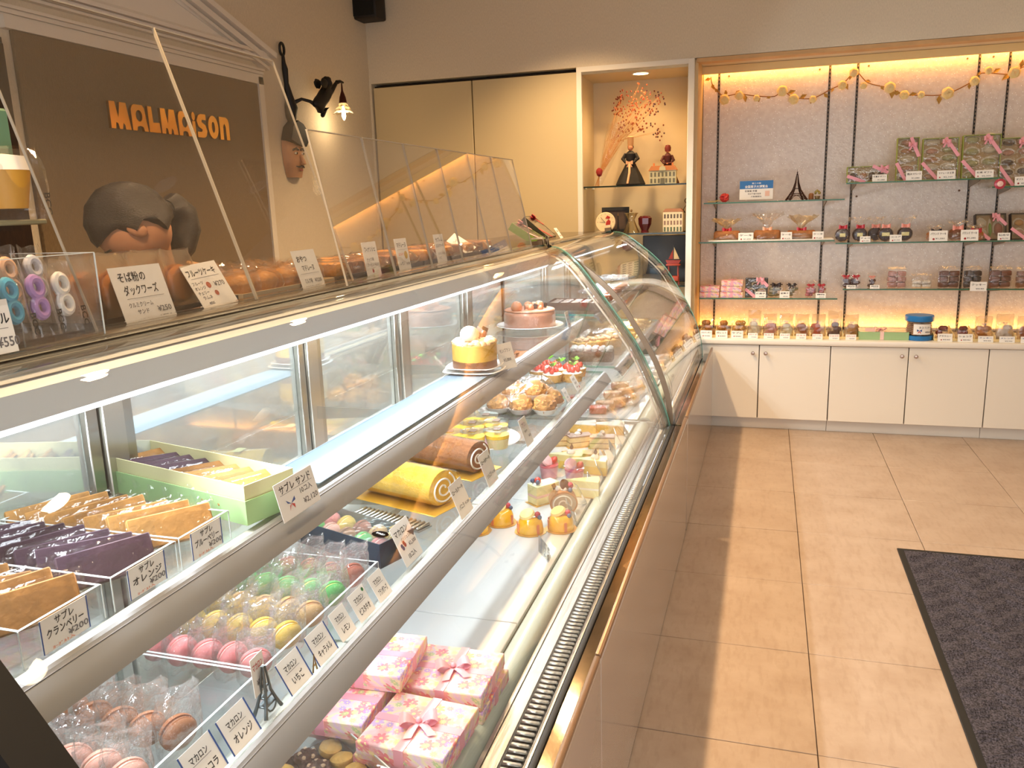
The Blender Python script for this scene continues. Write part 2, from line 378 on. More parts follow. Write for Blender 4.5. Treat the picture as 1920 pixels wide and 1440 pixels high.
def gold_letters():
    """seventies rounded block capitals, each letter a part"""
    H = .100
    def put(name, outer, holes, y):
        bm = bmesh.new()
        def ring(p): vs = [bm.verts.new((0, q[0], q[1])) for q in p]; return [bm.edges.new((vs[i], vs[(i + 1) % len(vs)])) for i in range(len(vs))]
        e = ring(outer)
        for h in holes: e += ring(h)
        bmesh.ops.triangle_fill(bm, use_beauty=True, edges=e)
        g = bmesh.ops.extrude_face_region(bm, geom=bm.faces[:]); bmesh.ops.translate(bm, vec=(.012, 0, 0), verts=[v for v in g['geom'] if isinstance(v, bmesh.types.BMVert)])
        bmesh.ops.recalc_face_normals(bm, faces=bm.faces[:])
        me = bpy.data.meshes.new('gold_letter'); bm.to_mesh(me); bm.free(); me.materials.append(GOLD)
        o = bpy.data.objects.new('gold_letter', me); COL.objects.link(o); o.parent = sign; o.location = (.018, y - 2.99, 1.700 - 1.05)
    def ell(cy, cz, a, b, n=14, a0=0, a1=2 * PI): return [(cy + a * math.cos(a0 + (a1 - a0) * i / n), cz + b * math.sin(a0 + (a1 - a0) * i / n)) for i in range(n)]
    def Mm(w): return [(0, 0), (.0, H), (w * .28, H), (w * .40, H * .42), (w * .52, H), (w * .84, H), (w, 0), (w * .72, 0), (w * .70, H * .16), (w * .62, H * .24), (w * .55, 0), (w * .40, 0), (w * .36, H * .2), (w * .26, H * .24), (w * .22, 0)]
    def Aa(w): return [(0, 0), (0, H * .8), (w * .1, H * .95), (w * .22, H), (w * .72, H), (w * .84, H * .9), (w, 0), (w * .74, 0), (w * .68, H * .16), (w * .5, H * .2), (w * .32, H * .16), (w * .28, 0)]
    put('M', Mm(.105), [], 2.665)
    put('A', Aa(.088), [ell(.042, .058, .018, .022)], 2.778)
    put('L', [(0, 0), (.0, H), (.022, H), (.026, H * .38), (.062, H * .4), (.066, 0)], [], 2.872)
    put('M', Mm(.1), [], 2.945)
    put('A', Aa(.08), [ell(.04, .056, .017, .022)], 3.052)
    put('i', [(0, 0), (.0, H * .66), (.02, H * .66), (.02, 0)], [], 3.142)
    put('dot', ell(.011, H * .86, .011, .018), [], 3.141)
    Ss = [(0, 0), (0, H * .24), (.03, H * .24), (.036, H * .34), (.01, H * .46), (0, H * .7), (.012, H * .92), (.03, H), (.064, H), (.064, H * .76), (.036, H * .76), (.034, H * .66), (.058, H * .54), (.068, H * .3), (.06, H * .08), (.044, 0)]
    put('S', Ss, [], 3.172)
    put('O', ell(.036, H * .5, .036, H * .5, 20), [ell(.036, H * .5, .011, H * .24, 14)], 3.25)
    put('N', [(0, 0), (0, H), (.05, H), (.064, H * .92), (.07, H * .75), (.07, 0), (.046, 0), (.044, H * .6), (.036, H * .72), (.026, H * .6), (.024, 0)], [], 3.332)
gold_letters()
# dark timber cupboard left of the sign, behind the counter
dk = thing('staff_cupboard', 'dark brown timber cupboard on the left wall behind the candle box', 'cupboard', (px_, 1.9, 0))
W_(MB().box(px_, px_ + .03, 1.15, 2.23, 0, 1.95), 'body', DARKW, dk)
for k in range(2): W_(MB().rbox((px_ + .037, 1.42 + k * .54, .98), (.014, .525, 1.9), .003, 1), 'door', DARKW, dk)
W_(MB().rbox((px_ + .05, 1.70, 1.28), (.02, .03, .10), .004), 'handle', BLACK, dk)
# black speaker under the ceiling in the corner
sp = thing('wall_speaker', 'black loudspeaker box hung high in the back left corner', 'speaker', (-2.395, 4.87, 2.5))
W_(MB().rbox((-2.375, 4.87, 2.57), (.19, .14, .15), .012), 'cabinet', mat('black_grille', '1a120c', .6), sp)
W_(MB().rbox((-2.375, 4.797, 2.57), (.16, .01, .12), .003), 'grille_cloth', mat('black_cloth', '0d0a08', .9, bump=(300, .4)), sp)
W_(MB().box(-2.43, -2.39, 4.85, 4.89, 2.60, 2.62), 'bracket', BLACK, sp)
# recessed ceiling downlights
def downlight(x, y, i, where):
    t = thing('ceiling_downlight', 'round recessed warm ceiling downlight, ' + where, 'light', (x, y, CEIL), 0, 'ceiling downlights')
    MB().lathe([(.062, -.002), (.062, -.006), (.052, -.006), (.050, .0), (.050, .004)], 24).build('trim_ring', WHITE, t)
    MB().lathe([(.0, -.0015), (.050, -.0015)], 24).build('lens', mat('lamp_lens', 'ffc978', .4, emit=9, ecol='ffb55a'), t)
    l = bpy.data.lights.new('lamp', 'SPOT'); l.energy = (185 if x < 0 else 24) * ((.8 if x < 0 else .55) if y > 4 else 1); l.color = (1.0, .67, .36) if x < 0 else WARM; l.spot_size = math.radians(125); l.spot_blend = .7; l.shadow_soft_size = .05
    o = bpy.data.objects.new('lamp', l); COL.objects.link(o); o.parent = t; o.location = (0, 0, -.02)
i = 0
for x, wx in ((-1.05, 'above the counter'), (.45, 'above the aisle'), (1.26, 'above the door mat')):
    for y, wy in ((.9, 'nearest the street'), (2.2, 'second from the street'), (3.5, 'third from the street'), (4.3, 'nearest the wall display')):
        downlight(x, y, i, wx + ', ' + wy); i += 1

# ------------------------------------------------------------------ door mat
def carpet():
    m = bpy.data.materials.new('charcoal_ribbed_carpet'); m.use_nodes = True; nt = m.node_tree; b = nt.nodes['Principled BSDF']
    tc = nt.nodes.new('ShaderNodeTexCoord'); n = nt.nodes.new('ShaderNodeTexNoise'); n.inputs['Scale'].default_value = 230; n.inputs['Detail'].default_value = 3
    nt.links.new(tc.outputs['Object'], n.inputs['Vector'])
    r = nt.nodes.new('ShaderNodeValToRGB'); r.color_ramp.elements[0].color = (*lin('16141a'), 1); r.color_ramp.elements[1].color = (*lin('5d5966'), 1)
    r.color_ramp.elements[0].position = .35; r.color_ramp.elements[1].position = .7
    nt.links.new(n.outputs[0], r.inputs[0]); nt.links.new(r.outputs[0], b.inputs['Base Color']); b.inputs['Roughness'].default_value = .95
    bp = nt.nodes.new('ShaderNodeBump'); bp.inputs['Strength'].default_value = .8; bp.inputs['Distance'].default_value = .004
    nt.links.new(n.outputs[0], bp.inputs['Height']); nt.links.new(bp.outputs[0], b.inputs['Normal']); return m
CARPET = carpet()
X0, X1, Y0, Y1 = .53, 1.43, 1.35, 3.285
dm = thing('door_mat', 'charcoal ribbed carpet door mat with a black rubber border', 'mat', ((X0 + X1) / 2, (Y0 + Y1) / 2, .004))
W_(MB().rbox(((X0 + X1) / 2, (Y0 + Y1) / 2, .0065), (X1 - X0, Y1 - Y0, .005), .002, 1), 'border', RUBBER, dm)
W_(MB().box(X0 + .022, X1 - .022, Y0 + .022, Y1 - .022, .008, .0105), 'base_cloth', CARPET, dm)
ribs = MB(); rr = random.Random(3)                     # staggered chevron of short tufted ribs
py = Y0 + .03; row = 0
while py < Y1 - .04:
    x = X0 + .03; k = 0
    while x < X1 - .05:
        if (row // 3 + k) % 2 == 0:
            sl = .018 if (k % 4) < 2 else -.018
            a, b = (x, py), (min(x + .046, X1 - .026), py + sl)
            h = .0155 + rr.uniform(-.001, .001); w = .0075
            ribs.add([(a[0], a[1] - w, .0104), (b[0], b[1] - w, .0104), (b[0], b[1] + w, .0104), (a[0], a[1] + w, .0104), (a[0], a[1], h), (b[0], b[1], h)],
                     [(0, 1, 5, 4), (2, 3, 4, 5), (0, 4, 3), (1, 2, 5)])
        x += .042; k += 1
    py += .0165; row += 1
q = W_(ribs, 'ribs', CARPET, dm); q['kind'] = 'stuff'

# ------------------------------------------------------------------ refrigerated display cases
ZU, ZL, ZD, ZT = .908, .688, .470, 1.205             # upper shelf, lower shelf, deck, counter top
P1 = [(-.913, 1.1915), (-.857, 1.195), (-.80, 1.187), (-.724, 1.125), (-.627, .999), (-.544, .886), (-.474, .778), (-.409, .636), (-.365, .515), (-.351, .464)]
P2 = [(-.90, 1.194), (-.84, 1.197), (-.785, 1.183), (-.72, 1.14), (-.62, 1.06), (-.545, .98), (-.478, .875), (-.40, .74), (-.352, .61), (-.335, .52), (-.332, .464)]
def mirror_door():
    m = bpy.data.materials.new('whitened_mirror_glass'); m.use_nodes = True; nt = m.node_tree; nt.nodes.clear(); N = nt.nodes.new
    o = N('ShaderNodeOutputMaterial'); g = N('ShaderNodeBsdfGlossy'); g.inputs[0].default_value = (.80, .85, .82, 1); g.inputs['Roughness'].default_value = .02
    d = N('ShaderNodeBsdfDiffuse'); d.inputs[0].default_value = (.80, .85, .83, 1); x = N('ShaderNodeMixShader')  # white diffuse mixed in to brighten what the mirror shows
    n = N('ShaderNodeTexNoise'); n.inputs['Scale'].default_value = 3; tc = N('ShaderNodeTexCoord'); nt.links.new(tc.outputs['Object'], n.inputs['Vector'])
    r = N('ShaderNodeMapRange'); r.inputs[3].default_value = .62; r.inputs[4].default_value = .74; nt.links.new(n.outputs[0], r.inputs[0]); nt.links.new(r.outputs[0], x.inputs[0])
    nt.links.new(d.outputs[0], x.inputs[1]); nt.links.new(g.outputs[0], x.inputs[2]); nt.links.new(x.outputs[0], o.inputs[0]); return m
MIRROR = mirror_door()
DECK = mat('white_deck_enamel', 'd8dcde', .12, coat=.4)
RAIL = mat('satin_price_rail', '84868a', .36, .2)
TUBE = mat('frosted_light_cover', 'cfd4d6', .4, emit=.06, ecol='e8f0f2')
LED = mat('led_chip', 'ffffff', .4, emit=22, ecol='f2f8ff')
LEDGE = mat('polished_steel_ledge', 'b9a78e', .10, 1., var=(14, .35), stretch=(1, .3, 1), bump=(60, .02))
PANELW = mat('glossy_white_front_panel', 'ac9d93', .16, coat=.5)
TRIMB = mat('bronze_trim', '8f7257', .3, .6)
TOPS = mat('grey_steel_top', '9a958b', .25, .9, bump=(60, .03))
ENDF = mat('brown_grey_frame', '83715f', .35, .7)
GUARD = clear('guard_acrylic', (.97, .965, .955), .06, .85, 5, 0, None, (1, 1, 1), .018)
GEDGE = mat('dull_acrylic_edge', 'b5aa98', .3)
FROST = mat('pale_blue_shelf_strip', '6c7f8e', .5)
def offs(P, d):
    out = []
    for i, p in enumerate(P):
        t = (P[min(i + 1, len(P) - 1)] - P[max(i - 1, 0)]).normalized(); n = Vector((t.y, -t.x))
        if n.x > 0 or n.y > 0: n = -n
        out.append(p + n * d)
    return out
def ribbon(mb, A, B, y0, y1, m=0):
    """solid strip between two profile lines A (outside) and B (inside), from y0 to y1"""
    n = len(A); vs = [(p.x, y, p.y) for y in (y0, y1) for L in (A, B) for p in L]
    fs = []
    for i in range(n - 1):
        fs += [(i, i + 1, 2 * n + i + 1, 2 * n + i), (n + i, 3 * n + i, 3 * n + i + 1, n + i + 1), (i, n + i, n + i + 1, i + 1), (2 * n + i, 2 * n + i + 1, 3 * n + i + 1, 3 * n + i)]
    fs += [(0, 2 * n, 3 * n, n), (n - 1, 2 * n - 1, 4 * n - 1, 3 * n - 1)]
    mb.add(vs, fs, m); return mb
XM = -1.055                                            # plane of the mirrored rear doors
def display_case(label, y0, y1, prof, near, dx, stiles, seams):
    t = thing('refrigerated_display_case', label, 'display case', (-.7, (y0 + y1) / 2, 0))
    P = catmull(prof, 5); ya, yb = (y0 + .04 if near else y0), y1
    w = lambda mb, n, m, p=t: mb.build(n, m, p, world=True)
    # base carcass, kick and front panel
    w(MB().box(-1.12, -.30, y0, y1 + .008, .02, .40), 'carcass', mat('case_carcass', '8f857a', .6))
    ye = 4.93 if not near else y1
    yn = -.1 if near else y0
    fp = w(MB().rbox((-.288, (1.42 + ye) / 2 if near else (y0 + ye) / 2, .25), (.016, ye - 1.42 - .002 if near else ye - y0 - .002, .485), .003, 1), 'front_panel', PANELW)
    if near: w(MB().rbox((-.288, .66, .25), (.016, 1.516, .485), .003, 1), 'front_panel', PANELW)
    w(MB().box(-.297, -.281, y0 if not near else yn, ye, .001, .012), 'kick_strip', RUBBER)
    w(MB().rbox((-.287, ((1.425 if near else y0) + ye) / 2, .497), (.012, ye - (1.425 if near else y0) - .002, .012), .003, 2), 'rim', TRIMB)
    if near: w(MB().rbox((-.287, .66, .497), (.012, 1.52, .012), .003, 2), 'rim', TRIMB)
    w(MB().rbox((-.312, (yn + ye) / 2, .4605), (.038, ye - yn, .009), .002, 1), 'ledge', LEDGE)
    w(MB().rbox((-.338, (yn + yb) / 2, .459), (.012, yb - yn, .014), .003, 2), 'gasket', RUBBER)
    w(MB().box(-.352, -.345, yn, yb, .44, .464), 'glass_channel', STEEL)
    # curved front glass, its green cut edges and the metal end frames
    g = MB(); ribbon(g, P, offs(P, .007), ya, yb); w(g, 'front_glass', GLASS)
    for ye_, nm in ((yb, 'glass_edge'),):
        e = MB(); ribbon(e, offs(P, -.0015), offs(P, .0085), ye_, ye_ + .012); w(e, nm, EDGE)
    if near:
        e = MB(); ribbon(e, offs(P, -.004), offs(P, .07), y0, y0 + .045); w(e, 'end_frame', BLACK)
        e = MB(); e.prism([tuple(p) for p in offs(P, .05)] + [(XM, .45), (XM, 1.18)], y0 - .02, y0 - .004, 'y'); w(e, 'end_panel', mat('black_end_panel', '0c1211', .5))
    e = MB(); ribbon(e, offs(P, .009), offs(P, .026), yb - .016, yb - .002); w(e, 'end_frame', ENDF)
    e = MB(); ribbon(e, offs(P, .034), offs(P, .041), yb - .014, yb - .004); w(e, 'seal', mat('pale_seal', 'd9cbb8', .5))
    Q = offs(P, .045); poly = [tuple(p) for p in Q] + [(XM + .01, .455), (XM + .01, 1.16)]
    w(MB().prism(poly, yb - .012, yb - .006, 'y'), 'end_glass', GLASS)
    w(MB().box(XM, -.40, yb - .016, yb - .001, .455, .478), 'end_sill', STEEL)
    if not near:
        w(MB().prism(poly, y0 + .004, y0 + .010, 'y'), 'end_glass', GLASS)
        e = MB(); ribbon(e, offs(P, .009), offs(P, .03), y0 + .001, y0 + .012); w(e, 'end_frame', ENDF)
    # deck, rounded front lip and slotted air grille
    ys = [y0 + .03] + seams + [yb - .02]
    for a, b in zip(ys[:-1], ys[1:]): w(MB().rbox(((XM - .492) / 2, (a + b) / 2, ZD - .006), (-.492 - XM, b - a - .0025, .012), .0015, 1), 'deck_panel', DECK)
    w(MB().box(XM, -.30, y0 + .03, yb - .02, .40, .452), 'deck_tray', mat('deck_tray_grey', 'b3b8b6', .4))
    lip = catmull([(-.488, .462), (-.480, .474), (-.462, .480), (-.446, .478), (-.436, .468), (-.432, .452)], 4)
    e = MB(); ribbon(e, lip, [p + Vector((0, -.008)) for p in lip], y0 + .03, yb - .02); w(e, 'deck_lip', mat('pale_green_lip', 'b6c4bd', .22))
    w(MB().box(-.432, -.424, y0 + .03, yb - .02, .45, .458).box(-.421, -.396, y0 + .03, yb - .02, .45, .4585), 'grille_rail', STEEL)
    gr = w(MB().box(-.394, -.356, y0 + .03, yb - .02, .4500, .4520), 'air_grille', mat('grille_base_grey', 'b3afa6', .5))  # pale grey base between the slats
    sl = MB(); n = int((yb - y0 - .06) / .0165)
    for k in range(n):
        y = y0 + .035 + k * .0165; sl.rbox((-.375, y + .0056, .4555), (.036, .0095, .006), .0025, 1)
    q = sl.build('grille_slats', STEEL, gr); q.location = (.7, -(y0 + y1) / 2, 0); q['kind'] = 'stuff'
    # rear: mirrored sliding doors between aluminium stiles
    zs = (.46, 1.15)
    bs = [y0 + .02] + stiles + [yb - .01]
    for a, b in zip(bs[:-1], bs[1:]): w(MB().box(XM - .006, XM, a, b, *zs), 'sliding_door', MIRROR)
    for y in stiles:
        st = w(MB().rbox((XM + .010, y, .80), (.020, .048, .68), .002, 1), 'stile', ALU)
        for dy in (-.040, .038):
            q = MB().rbox((XM + .0065, y + dy, .80), (.013, .026, .68), .002, 1).build('flange', STEEL, st); q.location = (.7, -(y0 + y1) / 2, 0)
    w(MB().rbox((XM + .012, (y0 + yb) / 2, .465), (.03, yb - y0 - .04, .012), .002, 1), 'door_track', ALU)
    # shelves, price rails, brackets and LED strips
    for nm, z, xf in (('upper_shelf', ZU, -.708 + dx), ('lower_shelf', ZL, -.622 + dx)):
        sh = w(MB().rbox(((XM + .012 + xf) / 2, (y0 + yb) / 2 + (.02 if near else .03), z - .0042), (xf - XM - .012, yb - y0 - .09, .008), .001, 1), nm, SHELFG)
        off = (.7, -(y0 + y1) / 2, 0)
        MB().box(XM + .02, xf, yb - .026, yb - .021, z - .0083, z - .0001).box(XM + .02, xf, y0 + .066, y0 + .07, z - .0083, z - .0001).build('cut_edge', EDGE, sh, off)
        for y in stiles: MB().prism([(XM + .02, z - .008), (XM + .02, z - .04), (xf + .0, z - .014), (xf, z - .008)], y - .002, y + .002, 'y').build('bracket', STEEL, sh, off)
        pr = [(xf, z - .008), (xf + .002, z - .001), (xf + .010, z - .001), (xf + .013, z - .004), (xf + .018, z - .006), (xf + .037, z - .036), (xf + .033, z - .038), (xf + .010, z - .012), (xf + .004, z - .012)]
        rl = w(MB().prism(pr, y0 + .05, yb - .035, 'y'), nm.replace('shelf', 'price_rail'), RAIL)
        MB().box(xf + .0135, xf + .0150, y0 + .05, yb - .035, z - .0045, z - .0035).build('groove', INKG, rl, off)
        ls = MB(); n = int((yb - y0 - .2) / .02)
        for k in range(n):
            y = y0 + .1 + k * .02
            for x in (xf - .018, xf - .008): ls.box(x, x + .004, y, y + .004, z - .0155, z - .0135)
        q = ls.build('led_chips', LED, rl, off); q['kind'] = 'stuff'
        MB().box(xf - .024, xf + .002, y0 + .08, yb - .06, z - .0134, z - .009).build('led_strip', WHITE, rl, off)
    # canopy: frosted lamp cover, stone-grey top and clamp
    ct = [(-.915, 1.172), (-.842, 1.178), (-.828, 1.168), (-.828, 1.130), (-.838, 1.120), (-.915, 1.112)]
    w(MB().prism(ct, ya + .02, yb - .08, 'y'), 'lamp_cover', TUBE)
    w(MB().box(-.842, -.8395, ya + .02, yb - .08, 1.1772, 1.1790), 'cover_seam', INKG)
    w(MB().box(-1.0, -.90, ya, yb - .012, 1.150, 1.1775), 'canopy_box', mat('canopy_grey', 'c9cac6', .4))
    w(MB().rbox((-.920, (ya + yb) / 2, 1.199), (.055, yb - ya, .008), .003, 2), 'glass_clamp', TOPS)
    return t
display_case('long curved-glass cake case in the foreground with three white levels of sweets', .432, 3.27, P1, True, 0., [1.07, 1.71, 2.24, 2.82], [.83, 1.56, 2.30])
display_case('shorter curved-glass case beyond the foreground case, beside the white cabinets', 3.29, 4.80, P2, False, .03, [3.95, 4.45], [4.05])
ct = thing('service_counter', 'dark polished service counter running behind the curved glass cases', 'counter', (-1.2, 2.6, 0))
W_(MB().rbox((-1.165, 2.45, 1.190), (.43, 4.70, .022), .004, 2), 'slab', mat('dark_polished_counter', '3b2a1e', .2, var=(8, .4), coat=.3), ct)
W_(MB().box(-1.36, -1.125, .12, 4.78, .0, 1.178), 'base', DARKW, ct)
W_(MB().box(-.9535, -.9525, .55, 4.75, 1.2005, 1.2022), 'seam', BLACK, ct)

# ------------------------------------------------------------------ clear acrylic guards on the counter
def guard(label, ys, z0, z1, x0, x1, grp=None):
    t = thing('acrylic_guard', label, 'guard', (x0, (ys[0] + ys[-1]) / 2, z0), 0, grp)
    n = Vector((z1 - z0, -(x1 - x0))).normalized() * .0022
    for a, b in zip(ys[:-1], ys[1:]):
        A = [(x0 - n.x, z0 - n.y), (x0 + n.x, z0 + n.y), (x1 + n.x, z1 + n.y), (x1 - n.x, z1 - n.y)]
        p = W_(MB().prism(A, a + .0015, b - .0015, 'y'), 'sheet', GUARD, t)
        e = MB()
        for y in (a + .0012, b - .0027): e.prism([(q[0] * 1 + 0, q[1]) for q in A], y, y + .0015, 'y')
        e.box(x1 - n.x - .001, x1 + n.x + .001, a + .002, b - .002, z1 - .0012, z1 + .0008)
        e = e.build('polished_edge', GEDGE, p, (-x0, -(ys[0] + ys[-1]) / 2, -z0))
    W_(MB().box(x0 - .006, x0 + .006, ys[0], ys[-1], z0, z0 + .006), 'foot_channel', ACRYL, t)
guard('tall pair of clear acrylic guard sheets in front of the sign panel', [.945, 1.345, 1.735], ZT - .001, 1.703, -.925, -1.09)
guard('lower row of six clear acrylic guard sheets along the counter edge', [1.60, 1.853, 2.09, 2.33, 2.59, 2.83, 3.10], ZT - .001, 1.535, -.87, -.94)

# ------------------------------------------------------------------ white base cabinets and worktop under the display
KNOB = mat('clear_crystal_knob', 'b9a8a0', .1, .6)
def cabinet(x0, xm, x1, label, skip=False):
    t = thing('base_cabinet', label, 'cabinet', ((x0 + x1) / 2, YB + .2, 0))
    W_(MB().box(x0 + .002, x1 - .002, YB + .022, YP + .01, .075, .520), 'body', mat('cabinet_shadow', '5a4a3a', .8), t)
    W_(MB().rbox(((x0 + x1) / 2, YB + .055, .039), (x1 - x0 - .002, .02, .07), .001, 1), 'toe_kick', WHITE, t)
    for a, b, hs in ((x0, xm, 1), (xm, x1, -1)):
        d = W_(MB().rbox(((a + b) / 2, YB + .01, .297), (b - a - .005, .02, .442), .0015, 1), 'door', GLOSSW, t)
        kx = (b - .036) if hs > 0 else (a + .036)
        k = MB().lathe([(0, 0), (.005, 0), (.004, .008), (.010, .014), (.012, .02), (.009, .026), (0, .028)], 10, M=T(kx, YB, .472, rx=PI / 2)).build('knob', KNOB, d)
        k.location = tuple(-v for v in t.location)
cabinet(-.41, -.016, .377, 'white two-door base cabinet nearest the glass case, crystal knobs at its middle')
cabinet(.377, .786, 1.186, 'white two-door base cabinet under the blue tub, second from the glass case')
cabinet(1.186, 1.59, 1.99, 'white base cabinet at the right edge of the photo')
wt = thing('worktop', 'long white display worktop over the base cabinets', 'worktop', (.9, YB + .2, .52))
W_(MB().rbox((.79, YB + .19, .538), (2.4, .41, .034), .008, 3), 'slab', GLOSSW, wt)

# ------------------------------------------------------------------ lit display niche
nx0, nx1 = -1.088, -.425
NW = mat('cream_niche_lining', 'd8c6a2', .6)
nt_ = thing('display_niche', 'tall recessed niche with a white frame, glass shelves and a downlight', 'niche', ((nx0 + nx1) / 2, YB + .2, 0))
W_(MB().box(nx0, nx0 + .012, YB + .02, YP + .01, .0, 2.135), 'side_panel', NW, nt_)
W_(MB().box(nx1 - .012, nx1, YB + .02, YP + .01, .0, 2.135), 'side_panel', NW, nt_)
W_(MB().box(nx0 + .012, nx1 - .012, YP, YP + .01, .0, 2.135), 'back_panel', NW, nt_)
W_(MB().box(nx0 + .012, nx1 - .012, YB + .02, YP, 2.10, 2.135), 'top_panel', NW, nt_)
W_(MB().box(nx0 + .012, nx1 - .012, YB + .02, YP, .60, .62), 'floor_panel', NW, nt_)
fr = MB().rbox((nx0 + .009, YB + .008, 1.07), (.030, .03, 2.14), .002, 1).rbox((nx1 - .008, YB + .008, 1.07), (.036, .03, 2.14), .002, 1).box(nx0 + .02, nx1 - .02, YB - .006, YB + .02, 2.112, 2.14)
W_(fr, 'frame', WHITE, nt_)
for k, z in enumerate((1.458, 1.175, .86)):
    s = W_(MB().rbox(((nx0 + nx1) / 2, YB + .22, z), (nx1 - nx0 - .03, .34, .008), .001, 1), 'shelf', SHELFG, nt_)
    q = MB().box(nx0 + .016, nx1 - .016, YB + .048, YB + .052, z - .0045, z + .0045).build('cut_edge', mat('dark_glass_edge', '1f2a24', .2), s); q.location = tuple(-v for v in nt_.location)
    for x in (nx0 + .02, nx1 - .02):
        for y in (YB + .09, YB + .33): W_(MB().cyl((x - .01, y, z - .008), (x + .01, y, z - .008), .004, n=8), 'shelf_pin', STEEL, nt_)
q = W_(MB().lathe([(.055, 2.0995), (.055, 2.095), (.044, 2.095), (.043, 2.0995)], 24, (-.735, YB + .12, 0)), 'downlight_ring', WHITE, nt_)
W_(MB().lathe([(0, 2.0965), (.044, 2.0965)], 24, (-.735, YB + .12, 0)), 'downlight_lens', mat('niche_lens', 'fff0d0', .4, emit=14, ecol='ffe2a8'), nt_)
l = bpy.data.lights.new('lamp', 'SPOT'); l.energy = 26; l.color = (1., .62, .27); l.spot_size = math.radians(150); l.spot_blend = .8; l.shadow_soft_size = .045
o = bpy.data.objects.new('lamp', l); COL.objects.link(o); o.parent = nt_; o.location = (-.735 - nt_.location.x, YB + .12 - nt_.location.y, 2.09)

# ------------------------------------------------------------------ glass shelves of the wall display
def glass_shelf(x0, x1, z, label, stds):
    t = thing('glass_shelf', label, 'shelf', ((x0 + x1) / 2, 5.2, z), 0)
    W_(MB().rbox(((x0 + x1) / 2, 5.20, z - .004), (x1 - x0, .28, .008), .001, 1), 'plate', SHELFG, t)
    W_(MB().box(x0, x1, 5.0585, 5.0605, z - .0078, z - .0002), 'cut_edge', mat('deep_green_edge', '1e5a34', .2), t)
    for x in stds:
        W_(MB().prism([(YP - .006, z - .008), (YP - .006, z - .045), (5.12, z - .016), (5.10, z - .008)], x - .003, x + .003, 'x'), 'bracket', mat('grey_bracket', '8c7f6e', .4, .8), t)
ZS = {'L1': 1.345, 'L2': 1.116, 'L3': .783, 'R1': 1.432, 'R1b': 1.385, 'R2': 1.100, 'R3': .838}
glass_shelf(-.36, .416, ZS['L1'], 'glass wall shelf carrying the tower figurine, upper left of the display', SX[:2])
glass_shelf(-.385, .375, ZS['L2'], 'glass wall shelf of gathered cellophane loaves, left side, second from the top', SX[:2])
glass_shelf(-.375, .406, ZS['L3'], 'glass wall shelf of floral and dark boxes, left side, lowest', SX[:2])
glass_shelf(.42, 1.195, ZS['R1'], 'glass wall shelf of tall green gift boxes, upper right of the display', SX[2:4])
glass_shelf(1.15, 2.0, ZS['R1b'], 'glass wall shelf cut by the right edge of the photo, slightly below its neighbour', SX[4:])
glass_shelf(.38, 2.0, ZS['R2'], 'glass wall shelf of round cakes and opened boxes, right side, middle', SX[2:])
glass_shelf(.432, 2.0, ZS['R3'], 'glass wall shelf of stacked cookie bags, right side, lowest', SX[2:])

# ------------------------------------------------------------------ shared small things: cards, trays, bags, ribbons
INKS = [INK, INKB, INKR, INKO, INKG, INKGR, INKY]
def card_parts(t, w, h, lines, marks=None, off=(0, 0, 0), par=None, border=None):
    """a paper card standing in the x-z plane of its parent, facing -y, lettering printed on its face"""
    p = par or t
    MB().box(-w / 2, w / 2, 0, .0008, 0, h).build('paper', CARDW, p, off)
    mb = MB()
    for ln in lines:
        body, size, x, y = ln[:4]; wd = ln[4] if len(ln) > 4 else None; ci = ln[5] if len(ln) > 5 else 0; al = ln[6] if len(ln) > 6 else 'L'
        text_mesh(mb, body, size * h, x * w, y * h, wd * w if wd else None, ci, al)
    if border is not None:
        for sx in (-1, 1): mb.box(sx * w / 2 - .0012, sx * w / 2 + .0012, -.0002, 0, 0, h, border)
    for q in marks or []:
        k, x, y, r, ci = q
        if k == 'line': mb.box(x * w, (x + r) * w, -.0001, 0, y * h, y * h + .0006, ci)
        elif k == 'dot': mb.lathe([(0, 0), (r * h, 0)], 12, m=ci, M=T(x * w, -.0001, y * h, rx=PI / 2))
        elif k == 'bow':                               # little ribbon bow drawn on the card
            for sx, a in ((-1, 1), (1, 1), (-.6, -1.2), (.6, -1.2), (-.15, -1.4)):
                x0, z0 = x * w, y * h; s = r * h
                mb.add([(x0, -.0001, z0), (x0 + sx * s, -.0001, z0 + a * s * .7), (x0 + sx * s * .9 + s * .15, -.0001, z0 + a * s * .2)], [(0, 1, 2)], ci if a > 0 else 2)
    if mb.v: mb.build('lettering', INKS, p, (off[0], off[1] - .0004, off[2]), smooth=0)
def card(label, loc, w, h, lines, rz=PI / 2, tilt=.32, marks=None, border=None, group=None, foot=True, roll=0.):
    t = thing('price_card', label, 'price card', loc, rz, group, rx=-tilt, ry=roll)
    card_parts(t, w, h, lines, marks, border=border)
    if foot: MB().box(-w / 2, w / 2, .0008, .0016, 0, h).box(-w * .3, w * .3, -.002, .012, 0, .0012).build('holder', ACRYL, t)
    return t
def tray_box(mb, x0, x1, y0, y1, z0, h, t=.003):
    mb.box(x0, x1, y0, y1, z0, z0 + t); mb.box(x0, x0 + t, y0, y1, z0 + t, z0 + h); mb.box(x1 - t, x1, y0, y1, z0 + t, z0 + h)
    mb.box(x0 + t, x1 - t, y0, y0 + t, z0 + t, z0 + h); mb.box(x0 + t, x1 - t, y1 - t, y1, z0 + t, z0 + h); return mb
